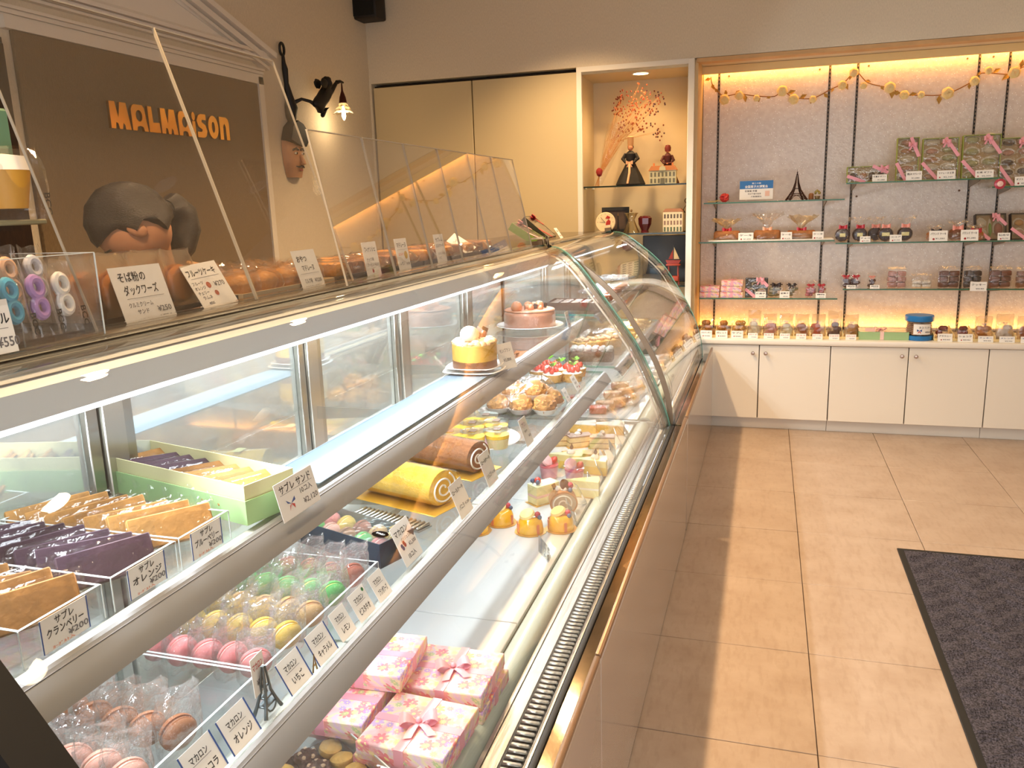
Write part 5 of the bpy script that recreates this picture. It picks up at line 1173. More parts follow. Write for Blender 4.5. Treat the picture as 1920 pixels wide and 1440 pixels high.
for i, (c, nm) in enumerate((('3fae7f', 'green'), ('4aa9cf', 'blue'), ('b48bd0', 'lilac'), ('e8e4e0', 'white'))):
    ring_candle((-.925, .778 + i * .042, zc + .006), c, f'{nm} ring candle in a printed bag at the front of the acrylic bin', .012, 90 + i)
for i, (c, nm) in enumerate((('cfd6e2', 'pale blue'), ('d9d0cc', 'grey-white'), ('e6b896', 'peach'), ('dcdce6', 'cool white'))):
    ring_candle((-.965, .775 + i * .042, zc + .030), c, f'{nm} ring candle in the second row of the acrylic bin', .012, 95 + i, False)
card('white card ending in ンドル with a price at the left edge, on the candle bin', (-.893, .748, zc + .003), .075, .066, [('キャンドル', .24, 0, .56, .92, 0, 'C'), ('¥550', .26, .12, .12, .44, 4)], tilt=.12, marks=[('line', -.4, .46, .8, 4)])
hg = thing('hanging_candle_bag', 'clear printed bag with a white and yellow cup candle hung at the left edge', 'candle', (-1.06, .955, 1.362), PI / 2)
MB().rbox((0, 0, .0), (.11, .018, .008), .002, 1).build('bag_foot', mat('khaki_bag_foot', '9a9472', .5), hg)
MB().lathe([(0, .02), (.024, .02), (.034, .075), (0, .078)], 18).build('yellow_cup', mat('orange_yellow_wax', 'e0a53c', .4, sss=.2), hg); MB().lathe([(0, .078), (.036, .074), (.030, .094), (0, .098)], 18).build('white_wax', mat('white_wax', 'eae4da', .5), hg)
b = MB(); bag(b, .12, .06, .105, 44, .2, .002, .003); b.build('printed_bag', FILM2, hg, smooth=0)
mb = MB(); text_mesh(mb, 'BCC', .014, 0, 0, .032, 0, 'L', T(.036, -.03, .042, 0, PI / 2, 0)); mb.build('lettering', INKS, hg, smooth=0)
gp = thing('hanging_candle_pack', 'green and white candle pack behind the hung bag at the left edge', 'candle', (-1.11, .965, 1.43), PI / 2)
MB().rbox((0, 0, .05), (.10, .02, .10), .004, 1).build('green_card', mat('soft_green_card', '6f9a7a', .5), gp); MB().rbox((-.02, -.0115, .05), (.06, .004, .085), .002, 1).build('label', mat('pale_label', 'cfe0dc', .5), gp)
std = thing('candle_stand', 'dark wooden two-tier stand holding the hung candle packs at the left edge', 'stand', (-1.10, .93, zc))
MB().box(-.05, .0, -.08, .075, .148, .156).box(-.055, -.045, -.08, .075, 0, .24).box(-.05, .05, -.08, .075, 0, .006).build('shelf_frame', DARKW, std)
# dacquoise packets: milky bags standing in rows
MILK = clear('milky_paper_bag', (.95, .88, .74), .03, .5, 3, .3, (30, .4), (1, 1, 1), .22)
DAQ = mat('dacquoise', 'c9823e', .8, var=(30, .3), bump=(90, .4)); DAQD = mat('walnut_cream', '7c3318', .5)
dq = []
for i in range(4):
    for j in range(2):
        loc = (-1.005 - j * .06, .995 + i * .077, zc + .005)
        lb = f'dacquoise in a milky paper bag, {ord_(i)} from the candle bin, {("front", "rear")[j]} row'
        if not dq:
            t = thing('bagged_dacquoise', lb, 'cake', loc, PI / 2, 'bagged dacquoises'); MB().lathe([(0, -.017), (.030, -.015), (.034, -.006), (.031, -.004)], 20, M=T(0, 0, .040, PI / 2, 0, 0)).build('biscuit_half', DAQ, t)
            MB().lathe([(.031, .004), (.034, .006), (.030, .015), (0, .017)], 20, M=T(0, 0, .040, PI / 2, 0, 0)).build('biscuit_half', DAQ, t); MB().lathe([(0, -.005), (.029, -.005), (.031, 0), (.029, .005), (0, .005)], 20, M=T(0, 0, .040, PI / 2, 0, 0)).build('filling', DAQD, t)
            b = MB(); bag(b, .076, .045, .098, 3, .3, .0015, .002); b.build('paper_bag', MILK, t); dq.append(t)
        else: dup(dq[0], loc, PI / 2 + RND.uniform(-.1, .1), lb)
HONEY = mat('honey_cake', 'cc8a3a', .55, var=(30, .3), bump=(70, .4), coat=.2); BRC = mat('brown_baked_cake', '8a552c', .6, var=(30, .35), bump=(70, .5))
cup = []
for i in range(4):
    for j in range(3):
        loc = (-1.0 - j * .058, 1.395 + i * .083, zc + .0048)
        lb = f'honey-coloured round cake in clear film, {ord_(i)} from the left, {("front", "middle", "rear")[j]} row of the pale tray'
        if not cup:
            t = thing('wrapped_cup_cake', lb, 'wrapped cake', loc, 0, 'round cakes in the pale tray'); MB().lathe([(0, 0), (.024, 0), (.033, .020), (.0335, .024), (.027, .034), (.012, .040), (0, .041)], 22).build('cake', HONEY, t)
            b = MB(); bag(b, .082, .076, .055, 8, .35, .003, .0); b.build('film', FILM2, t, smooth=0); cup.append(t)
        else: dup(cup[0], loc, RND.uniform(0, 6), lb)
k = 0
for i in range(5):
    for j in range(3):
        wrapped('wrapped_baked_cake', f'wrapped {("golden", "brown")[(i + j) % 2]} oval cake, {ord_(i)} from the left, {("front", "middle", "rear")[j]} row of the dark middle tray', (-1.0 - j * .055, 1.765 + i * .095, zc + .0048), .066, .05, .036, (HONEY, BRC)[(i + j) % 2], None, RND.uniform(-.5, .5), 0, FILM2, k); k += 1
for i in range(7):
    for j in range(3):
        wrapped('wrapped_shell_cake', f'wrapped {("golden", "brown")[i % 2]} shell cake, {ord_(i)} from the left, {("front", "middle", "rear")[j]} row of the far dark tray', (-1.0 - j * .055, 2.285 + i * .099, zc + .0048 + .0), .066, .05, .036, (HONEY, BRC)[i % 2], None, RND.uniform(-.6, .6), 0, FILM2, k); k += 1
YF = dict(rz=PI / 2)
card('white card reading そば粉のダックワーズ ¥250 in front of the milky bags', (-.944, 1.085, zc), .115, .090, [('そば粉の', .19, -.12, .74, .52, 0, 'C'), ('ダックワーズ', .19, -.02, .50, .66, 0, 'C'), ('クルミクリーム', .10, -.12, .27, .46, 4, 'C'), ('サンド', .10, -.12, .14, .22, 4, 'C'), ('¥250', .14, .16, .13, .28, 4)], tilt=.28, marks=[('line', -.34, .42, .72, 4)])
card('white card reading フルーツケーキ ¥270 with small fruit drawings', (-.946, 1.268, zc), .098, .088, [('フルーツケーキ', .18, -.04, .74, .8, 0, 'C'), ('フルーツ', .09, -.3, .54, .3, 4, 'C'), ('オレンジ', .09, -.3, .43, .3, 4, 'C'), ('チェリー', .09, -.28, .32, .3, 4, 'C'), ('ラムネ', .09, -.24, .21, .26, 4, 'C'), ('etc', .10, -.22, .09, .15, 4, 'C'), ('¥270', .15, .12, .44, .3, 4)], tilt=.5, roll=-.05, marks=[('line', -.4, .68, .8, 4), ('dot', -.04, .5, .07, 3), ('dot', .06, .3, .06, 3)])
card('white card reading おやつマドレーヌ ¥220', (-.946, 1.595, zc), .094, .085, [('おやつ', .19, -.16, .70, .42, 0, 'C'), ('マドレーヌ', .18, .0, .46, .52, 0, 'C'), ('ミルク味', .14, -.16, .14, .32, 4, 'C'), ('¥220', .13, .1, .14, .3, 4)], tilt=.3, marks=[('line', -.4, .38, .8, 4)])
card('white card reading フィナンシェ with a small red drawing', (-.946, 1.890, zc), .078, .085, [('フィナンシェ', .17, 0, .72, .74, 0, 'C'), ('ナッツ味', .12, -.1, .44, .5, 4, 'C'), ('アーモンド', .12, -.1, .28, .5, 4, 'C'), ('¥200', .12, .16, .28, .28, 4)], tilt=.16, marks=[('dot', -.05, .14, .06, 2)])
card('white card reading マドレーヌ with a yellow lemon drawing', (-.944, 2.075, zc), .078, .085, [('マドレーヌ', .19, 0, .72, .74, 0, 'C'), ('はちみつ', .11, -.12, .46, .44, 3, 'C'), ('レモン', .13, -.15, .16, .36, 4, 'C'), ('¥180', .12, .16, .14, .28, 4)], tilt=.16, marks=[('line', -.4, .64, .8, 4), ('dot', .24, .46, .13, 6)])
card('narrow white card with four lines of writing, fifth card behind the guards', (-.946, 2.355, zc), .076, .085, [('サブレム', .17, 0, .74, .7, 0, 'C'), ('ミルクケーキ', .15, 0, .54, .78, 0, 'C'), ('ミルク', .11, -.16, .28, .3, 4, 'C'), ('いちご', .11, -.16, .12, .3, 4, 'C'), ('¥200', .11, .12, .28, .28, 4)], tilt=.16)
card('tilted white card lying back at the far end of the guarded trays', (-.965, 2.68, zc + .013), .080, .090, [('コーヒー', .17, 0, .68, .6, 4, 'C'), ('ケーキ', .14, 0, .44, .4, 4, 'C'), ('¥220', .12, .1, .15, .3, 4)], tilt=.95, roll=-.3)
# green gift cartons at the end of the counter
CELLO = clear('clear_cellophane', (.96, .95, .94), .10, .8, 2.0, .10, (30, .7), (1, 1, 1), .08)
OLIVE = mat('leaf_green_carton', '8cae4a', .5); DKBOX = mat('dark_green_carton', '32301c', .4)
def lean_box(nm, label, loc, rz, rx, w, h, d, body, items, rib=PINKR, cat='gift box', bowpos=None, sash=True, grpk=None):
    """an open carton of wrapped sweets standing on its long side and leaning back, with a diagonal ribbon"""
    t = thing(nm, label, cat, loc, rz, None, rx)
    mb = MB(); k = .003
    mb.box(-w / 2, w / 2, d - k, d, 0, h).box(-w / 2, w / 2, 0, d - k, 0, k).box(-w / 2, w / 2, 0, d - k, h - k, h).box(-w / 2, -w / 2 + k, 0, d - k, k, h - k).box(w / 2 - k, w / 2, 0, d - k, k, h - k)
    mb.build('carton', body, t)
    MB().box(-w / 2 + k, w / 2 - k, d * .76, d * .82, k, h - k).build('lining', mat('tan_lining', 'c2a06a', .4, .2) if body not in (BLACK,) and body is not DKBOX else body, t)
    MB().box(-w / 2 + k, w / 2 - k, .0005, .0012, k, h - k).build('clear_window', CELLO, t)
    if rib:
        rb = MB()
        if sash:
            for (x0, z0, x1, z1) in ((w * .12, h, w / 2, h * .55), (-w / 2, h * .42, -w * .05, 0)):
                dx, dz = x1 - x0, z1 - z0; n = Vector((-dz, dx)).normalized() * .009
                rb.add([(x0 + n.x, -.0012, z0 + n.y), (x0 - n.x, -.0012, z0 - n.y), (x1 - n.x, -.0012, z1 - n.y), (x1 + n.x, -.0012, z1 + n.y)], [(0, 1, 2, 3)])
        b = bowpos or (w * .14, h * .9)
        M = T(b[0], -.003, b[1], PI / 2, 0, .3); q = MB(); ribbon_bow(q, (0, 0, 0), .032); rb.add(q.v, q.f, 0, M)
        rb.build('ribbon', rib, t)
    for x, z, iw, ih, m in items:
        q = MB(); q.ball((0, 0, 0), (iw * .40, d * .38, ih * .34), 14, 7, 0, T(x, d * .5, z - ih * .10), .12, 2, x * 40 + z * 17)
        sc = [(-iw * .48 + iw * .96 * k / 10, ih * (.10 + .36 * math.sin(PI * k / 10) + .035 * (k % 2))) for k in range(11)]
        q.prism([(x + a, z + b) for a, b in sc] + [(x + iw * .48, z - ih * .25), (x - iw * .48, z - ih * .25)], d * .62, d * .68, 'y', 1)
        q.build('wrapped_sweet', [m, SW[4]], t)
    return t
SW = [mat('biscuit_orange', 'c98850', .5, var=(40, .3)), mat('biscuit_dark', '4a2a1c', .5, var=(40, .3)), mat('biscuit_green', 'b9b87a', .5, var=(40, .2)), mat('biscuit_pink', 'd99a80', .5, var=(40, .3)), mat('cream_wrap', 'e8dcc0', .3, coat=.4)]
g1 = lean_box('green_gift_carton', 'bright green gift carton lying tilted at the end of the counter', (-1.02, 3.82, zc + .002), PI / 2 + .1, -1.0, .20, .15, .035, OLIVE, [(-.05, .05, .06, .05, SW[0]), (.03, .05, .06, .05, SW[1]), (-.05, .10, .06, .05, SW[1]), (.03, .1, .06, .05, SW[4])], PINKR)
g2 = lean_box('dark_gift_carton', 'dark green gift carton with a red bow resting behind the bright green one', (-1.04, 4.10, zc + .002), PI / 2 + .1, -.85, .26, .16, .035, DKBOX, [(-.06, .05, .07, .05, SW[0]), (.04, .05, .07, .05, SW[1]), (-.06, .11, .07, .05, SW[4]), (.04, .11, .07, .05, SW[0])], REDR)
card('small white card against the bright green carton at the end of the counter', (-.95, 3.93, zc), .055, .06, [('焼菓子', .2, 0, .6, .6, 4, 'C'), ('¥1,500', .18, 0, .2, .6, 2, 'C')], tilt=.6)

# ------------------------------------------------------------------ sconce and mask on the left wall
XL = -2.43
sc_ = thing('cherub_sconce', 'black iron cherub wall sconce with a lit flower-shaped glass shade', 'wall lamp', (XL, 3.98, 1.95))
IRON = mat('black_iron', '0f0d0c', .55)
w = lambda mb, n, m, p=sc_, sm=40: mb.build(n, m, p, world=True, smooth=sm)
mb = MB(); mb.grid(lambda u, v: (XL + .02 + .007 * math.sin(2 * PI * v), 3.930 + (.020 + .007 * math.cos(2 * PI * v)) * math.cos(2 * PI * u), 2.185 + (.030 + .007 * math.cos(2 * PI * v)) * math.sin(2 * PI * u)), 18, 8, 0, None, True); w(mb, 'hook_ring', IRON)
w(MB().tube([(XL + .02, 3.935, 2.155), (XL + .02, 3.936, 2.12), (XL + .022, 3.94, 2.09), (XL + .022, 3.942, 2.02), (XL + .024, 3.955, 1.955), (XL + .024, 3.965, 1.90), (XL + .02, 3.965, 1.86), (XL + .014, 3.985, 1.80)], [.008, .011, .016, .013, .022, .036, .030, .012], 10), 'bracket_stem', IRON)
w(MB().tube([(XL + .03, 3.975, 1.925), (XL + .07, 4.0, 1.945), (XL + .10, 4.03, 1.935), (XL + .11, 4.055, 1.925)], [.012, .008, .009, .012], 8), 'bracket_arm', IRON)
def skin_figure(name, pts, edges_, radii, m, parent, off=(0, 0, 0), sub=2, root=0):
    me = bpy.data.meshes.new(name); L = parent.location if parent else Vector((0, 0, 0))
    me.from_pydata([(p[0] - L.x + off[0], p[1] - L.y + off[1], p[2] - L.z + off[2]) for p in pts], edges_, [])
    o = bpy.data.objects.new(name, me); COL.objects.link(o); s = o.modifiers.new('skin', 'SKIN'); s.use_smooth_shade = True
    sk = me.skin_vertices[0].data
    for i, r in enumerate(radii): sk[i].radius = (r, r) if not isinstance(r, tuple) else r; sk[i].use_root = (i == root)
    sb = o.modifiers.new('subdivision', 'SUBSURF'); sb.levels = sub; sb.render_levels = sub
    dg = bpy.context.evaluated_depsgraph_get(); dg.update()
    me2 = bpy.data.meshes.new_from_object(o.evaluated_get(dg)); bpy.data.objects.remove(o)
    me2.materials.clear(); me2.materials.append(m); me2.polygons.foreach_set('use_smooth', [True] * len(me2.polygons))
    q = bpy.data.objects.new(name, me2); COL.objects.link(q)
    if parent: q.parent = parent
    return q
cx = XL + .12
P = [(cx, 4.085, 1.925), (cx, 4.125, 1.955), (cx, 4.165, 1.99), (cx, 4.185, 2.02), (cx, 4.195, 2.05), (cx, 4.225, 2.005), (cx, 4.265, 2.035), (cx, 4.30, 2.062), (cx, 4.10, 1.90), (cx, 4.145, 1.905), (cx, 4.11, 1.86), (cx, 4.05, 1.925), (cx - .012, 4.04, 1.915)]
skin_figure('cherub_body', P, [(0, 1), (1, 2), (2, 3), (3, 4), (2, 5), (5, 6), (6, 7), (0, 8), (8, 9), (9, 10), (0, 11), (11, 12)], [.030, .032, .034, .024, .028, .018, .013, .010, .026, .020, .011, .022, .012], IRON, sc_)
w(MB().ball((cx, 4.190, 2.045), (.030, .032, .034), 12, 8, amp=.2, freq=4), 'cherub_head', IRON)
for dx in (-.02, .02): w(MB().ball((cx + dx, 4.125, 2.035), (.008, .036, .024), 10, 7, amp=.25, freq=3), 'wing', IRON)
w(MB().tube([(cx, 4.30, 2.062), (cx + .01, 4.325, 2.070), (cx + .015, 4.35, 2.066)], [.012, .008, .005], 7), 'hand_hook', IRON)
lx, ly = cx + .012, 4.335
w(MB().lathe([(.003, 2.065), (.006, 2.02), (.018, 1.985), (.023, 1.955), (0, 1.955)], 14, (lx, ly, 0)), 'lamp_cap', mat('dark_copper_cap', '4a2016', .4, .6))
PET = clear('frosted_petal_glass', (1, .86, .6), .05, .6, 3, .2, None, (1, .95, .85), .45)
for tier, (z, r, n) in enumerate(((1.945, .030, 7), (1.925, .045, 8), (1.905, .056, 9))):
    for i in range(n):
        a = 2 * PI * i / n + tier * .3
        def pet(u, v, a=a, z=z, r=r):
            q = r * (.35 + .75 * v); s = (u - .5) * r * 1.0 * math.sin(PI * min(.93, .25 + v * .75)); return (lx + q * math.cos(a) - s * math.sin(a), ly + q * math.sin(a) + s * math.cos(a), z + .012 - .028 * v * v + .016 * max(0, v - .75) * 4 * .5)
        mb = MB(); mb.grid(pet, 4, 5); w(mb, 'petal', PET)
w(MB().lathe([(0, 1.862), (.006, 1.868), (.012, 1.885), (.010, 1.91), (.006, 1.94)], 12, (lx, ly, 0)), 'bulb', mat('warm_bulb', 'fff2d8', .3, emit=16, ecol='ffdca0'))
l = bpy.data.lights.new('lamp', 'POINT'); l.energy = 2.2; l.color = (1, .72, .4); l.shadow_soft_size = .03
o = bpy.data.objects.new('lamp', l); COL.objects.link(o); o.parent = sc_; o.location = (lx - sc_.location.x, ly - sc_.location.y, 1.85 - sc_.location.z)
mk = thing('painted_face_mask', 'painted face mask with a dark blue hat hung on the wall under the sconce', 'mask', (XL, 3.975, 1.70))
w = lambda mb, n, m, p=mk, sm=40: mb.build(n, m, p, world=True, smooth=sm)
FACE = mat('painted_face', 'c9926a', .5, var=(8, .3))
mb = MB()
def face(u, v):
    a = (u - .5) * PI; z = 1.545 + .215 * v; k = (.5 + .5 * math.sin(PI * min(1, .16 + v * .8))); 
    return (XL + .002 + .055 * math.cos(a) * k, 3.962 + math.sin(a) * .082 * (.55 + .5 * math.sin(PI * min(1, .12 + v * .62))), z)
mb.grid(face, 15, 12); w(mb, 'face', FACE)
hat = [(3.875, 1.735), (3.905, 1.80), (3.955, 1.835), (4.005, 1.82), (4.045, 1.785), (4.042, 1.73), (4.02, 1.705), (3.95, 1.712)]
w(MB().prism(hat, XL + .004, XL + .066, 'x'), 'hat', mat('dark_blue_hat', '141b2a', .6))
w(MB().tube([(XL + .058, 3.962, 1.66), (XL + .072, 3.962, 1.63), (XL + .076, 3.962, 1.618), (XL + .060, 3.962, 1.61)], [.007, .011, .014, .006], 8), 'nose', FACE)
DRK = mat('dark_paint', '24120c', .5)
for s in (-1, 1):
    w(MB().ball((XL + .052, 3.962 + s * .032, 1.668), (.008, .014, .007), 10, 6), 'eye', mat('eye_white', 'e6dcc8', .3)); w(MB().ball((XL + .059, 3.962 + s * .032, 1.668), (.003, .006, .006), 8, 5), 'pupil', DRK)
    w(MB().tube([(XL + .056, 3.962 + s * .012, 1.686), (XL + .058, 3.962 + s * .032, 1.694), (XL + .048, 3.962 + s * .052, 1.684)], .005, 6), 'eyebrow', DRK)
    w(MB().tube([(XL + .064, 3.962 + s * .004, 1.603), (XL + .060, 3.962 + s * .022, 1.597), (XL + .05, 3.962 + s * .038, 1.603)], [.006, .005, .002], 6), 'moustache', DRK)
w(MB().ball((XL + .056, 3.962, 1.583), (.006, .018, .006), 10, 6), 'lips', mat('red_lips', 'a5402e', .4))
w(MB().tube([(XL + .006, 3.97, 1.83), (XL + .006, 3.975, 1.90), (XL + .012, 3.98, 1.93)], .0018, 5), 'cord', mat('tan_cord', 'b08a50', .7)); w(MB().tube([(XL + .008, 3.974, 1.87), (XL + .012, 4.0, 1.855), (XL + .010, 4.03, 1.842)], .0015, 5), 'cord_end', _M['tan_cord'])

# ------------------------------------------------------------------ member of staff bending behind the counter
pr_ = thing('person', 'person with dark hair in a low ponytail bending behind the counter, beige top', 'person', (-1.70, 1.86, 0))
SKIN = mat('skin', 'c08a66', .5, sss=.2, var=(12, .1)); TOP = mat('beige_knit_top', 'b58a5e', .85, var=(120, .15), bump=(220, .4)); HAIR = mat('dark_brown_hair', '1d130e', .42, var=(60, .5), stretch=(1, 1, 6), bump=(140, .5)); TRS = mat('black_trousers', '1c1a1b', .8)
hx = -1.53
# one continuous body: pelvis, bent trunk, neck, head, arms with hands, legs
V = [(-1.72, 2.02, .84), (-1.70, 2.02, .98), (-1.66, 1.97, 1.08), (-1.61, 1.92, 1.15), (-1.58, 1.87, 1.195), (-1.55, 1.81, 1.235), (hx, 1.765, 1.285), (hx, 1.735, 1.33)]
E_ = [(i, i + 1) for i in range(7)]; Rr = [.135, .125, .125, .115, .075, .048, .072, .080]
for s in (-1, 1):
    b = len(V)      # arm
    V += [(-1.60 + s * .15, 1.90 + s * .03, 1.155), (-1.60 + s * .19, 1.80 + s * .03, 1.06), (-1.57 + s * .15, 1.60, 1.02), (-1.555 + s * .13, 1.53, 1.02)]
    Rr += [.058, .043, .030, .034]; E_ += [(3, b), (b, b + 1), (b + 1, b + 2), (b + 2, b + 3)]
    b = len(V)      # leg
    V += [(-1.74 + s * .085, 2.03, .78), (-1.74 + s * .09, 2.0, .46), (-1.75 + s * .09, 2.04, .085), (-1.74 + s * .095, 1.92, .035)]
    Rr += [.088, .058, .042, .035]; E_ += [(0, b), (b, b + 1), (b + 1, b + 2), (b + 2, b + 3)]
skin_figure('body', V, E_, Rr, SKIN, pr_)
for s in (-1, 1):
    hxp = (-1.555 + s * .13, 1.53, 1.02)
    for k, (dx, ln, dz) in enumerate(((-.027, .062, 0), (-.009, .072, .004), (.009, .068, .003), (.026, .054, 0))):
        skin_figure('finger', [hxp, (hxp[0] + dx, hxp[1] - .04, hxp[2] + dz), (hxp[0] + dx * 1.1, hxp[1] - .04 - ln * .55, hxp[2] - .006), (hxp[0] + dx * 1.05, hxp[1] - .04 - ln * .85, hxp[2] - .026)], [(0, 1), (1, 2), (2, 3)], [.012, .009, .008, .007], SKIN, pr_, sub=1)
    skin_figure('thumb', [hxp, (hxp[0] - s * .032, hxp[1] - .012, hxp[2] - .008), (hxp[0] - s * .044, hxp[1] - .042, hxp[2] - .016)], [(0, 1), (1, 2)], [.013, .010, .008], SKIN, pr_, sub=1)
# clothes
V2 = [(-1.72, 2.02, .86), (-1.70, 2.02, .98), (-1.66, 1.97, 1.08), (-1.61, 1.92, 1.15), (-1.585, 1.88, 1.195)]
R2 = [.150, .142, .142, .132, .088]; E2 = [(0, 1), (1, 2), (2, 3), (3, 4)]
for s in (-1, 1):
    b = len(V2); V2 += [(-1.60 + s * .15, 1.90 + s * .03, 1.155), (-1.60 + s * .19, 1.80 + s * .03, 1.06), (-1.575 + s * .155, 1.64, 1.025)]; R2 += [.070, .056, .042]; E2 += [(3, b), (b, b + 1), (b + 1, b + 2)]
skin_figure('knit_top', V2, E2, R2, TOP, pr_)
V3 = [(-1.72, 2.02, .86)]; R3 = [.150]; E3 = []
for s in (-1, 1):
    b = len(V3); V3 += [(-1.74 + s * .085, 2.03, .78), (-1.74 + s * .09, 2.0, .46), (-1.75 + s * .09, 2.04, .12)]; R3 += [.100, .072, .060]; E3 += [(0, b), (b, b + 1), (b + 1, b + 2)]
skin_figure('trousers', V3, E3, R3, TRS, pr_)
w = lambda mb, n, m, p=pr_, sm=50: mb.build(n, m, p, world=True, smooth=sm)
for s in (-1, 1): w(MB().rbox((-1.74 + s * .095, 1.96, .03), (.085, .25, .06), .02, 3), 'shoe', BLACK)
# face looks down and towards the street (-y); head centre
hc = Vector((hx, 1.725, 1.335)); MH = Matrix.Translation(hc) @ Euler((1.05, 0, -.80)).to_matrix().to_4x4() @ Matrix.Scale(.9, 4)
w(MB().ball((0, 0, .0), (.074, .096, .105), 22, 16, 0, MH), 'head', SKIN)
w(MB().tube([(0, -.090, .018), (0, -.106, -.008), (0, -.112, -.018), (0, -.094, -.026)], [.008, .011, .013, .006], 8, 0, MH), 'nose', SKIN)
for s in (-1, 1):
    w(MB().ball((s * .030, -.084, .012), (.013, .007, .007), 10, 6, 0, MH), 'eye', mat('eye', 'e9e2da', .3)); w(MB().ball((s * .030, -.090, .012), (.005, .003, .005), 8, 5, 0, MH), 'iris', DRK)
    w(MB().tube([(s * .014, -.092, .030), (s * .032, -.090, .035), (s * .05, -.078, .028)], .0035, 5, 0, MH), 'eyebrow', HAIR)
    w(MB().ball((s * .075, .004, -.004), (.009, .020, .030), 12, 8, 0, MH, .15, 4), 'ear', SKIN)
w(MB().tube([(-.022, -.088, -.052), (0, -.094, -.050), (.022, -.088, -.052)], [.003, .007, .003], 7, 0, MH), 'mouth', mat('lips', 'a5574a', .4))
mb = MB()
def hair(u, v):
    a = 2 * PI * u; b_ = -.42 * PI + v * .92 * PI; d = Vector((math.cos(a) * math.cos(b_), math.sin(a) * math.cos(b_), math.sin(b_)))
    if d.y < 0: d.y *= (1.0 if d.z > .30 else .45)
    q = 1 + .05 * noise.noise(d * 5); return (d.x * .088 * q, d.y * .112 * q + .014, max(d.z, -.75 if d.y > .2 else -.15) * .120 * q + .010)
mb.grid(hair, 30, 16, 0, MH, True); w(mb, 'hair', HAIR)
w(MB().tube([(-1.50, 1.805, 1.385), (-1.50, 1.835, 1.38)], [.022, .020], 10), 'hair_tie', mat('dark_hair_tie', '120c0a', .6))
w(MB().tube([(-1.50, 1.825, 1.385), (-1.505, 1.855, 1.39), (-1.51, 1.885, 1.37), (-1.51, 1.895, 1.325), (-1.51, 1.88, 1.275), (-1.505, 1.855, 1.235)], [.022, .036, .044, .043, .032, .008], 12), 'ponytail', HAIR)

# ------------------------------------------------------------------ niche contents
YN = YB + .05
zn = 1.458 + .0045
db = thing('dried_bouquet', 'dried flower bouquet in clear wrap leaning in the niche behind the dolls', 'dried flowers', (-.98, YN + .12, zn))
STM = mat('straw_stem', 'b07a40', .8); DFL = mat('dried_red_flower', '8a3b22', .8, var=(30, .5)); DFP = mat('dried_purple_flower', '4a2030', .8)
w = lambda mb, n, m, p=db, sm=40: mb.build(n, m, p, world=True, smooth=sm)
r5 = random.Random(21); st = MB(); fl1 = MB(); fl2 = MB()
for i in range(46):
    x1 = -.86 + r5.uniform(-.06, .24); z1 = zn + .50 + r5.uniform(-.16, .10) - abs(x1 + .76) * .5; y1 = YN + .16 + r5.uniform(-.03, .08)
    p0 = (-.995 + r5.uniform(-.008, .008), YN + .12, zn + .06); pm = (-.93 + r5.uniform(-.03, .03) + (x1 + .86) * .35, YN + .14, zn + .27)
    st.tube([p0, pm, (x1, y1, z1)], [.0012, .001, .0006], 4)
    for k in range(5):
        q = (x1 + r5.gauss(0, .016), y1 + r5.gauss(0, .012), z1 + r5.gauss(-.01, .022)); (fl2 if x1 > -.70 and k % 2 else fl1).ball(q, (.005, .005, .006), 5, 4)
for i in range(14): st.tube([(-.995, YN + .12, zn + .07), (-1.005 - .012 * r5.uniform(-1, 1.6), YN + .12, zn + .002)], .0012, 4)
q = w(st, 'stems', STM); q['kind'] = 'stuff'; q = w(fl1, 'red_florets', DFL); q['kind'] = 'stuff'; q = w(fl2, 'purple_florets', DFP); q['kind'] = 'stuff'
w(MB().ball((-.995, YN + .115, zn + .085), (.020, .014, .026), 12, 8, amp=.4, freq=5), 'red_posy', mat('dried_red_posy', '8a2320', .8))
mb = MB(); mb.grid(lambda u, v: (-.998 + .13 * v + (.016 + .06 * v) * math.cos(2 * PI * u) + r5.uniform(-.003, .003), YN + .13 + (.012 + .04 * v) * math.sin(2 * PI * u), zn + .012 + .36 * v + r5.uniform(-.004, .004)), 14, 7, 0, None, True); w(mb, 'clear_wrap', FILM, sm=0)
DSK = mat('doll_skin', 'c9855f', .45); DRS = mat('dark_embroidered_cloth', '1c1714', .8, var=(50, .6)); LACE = mat('lace_ribbon', 'd9a880', .6); HATW = mat('lace_headdress', 'b98a5c', .7)
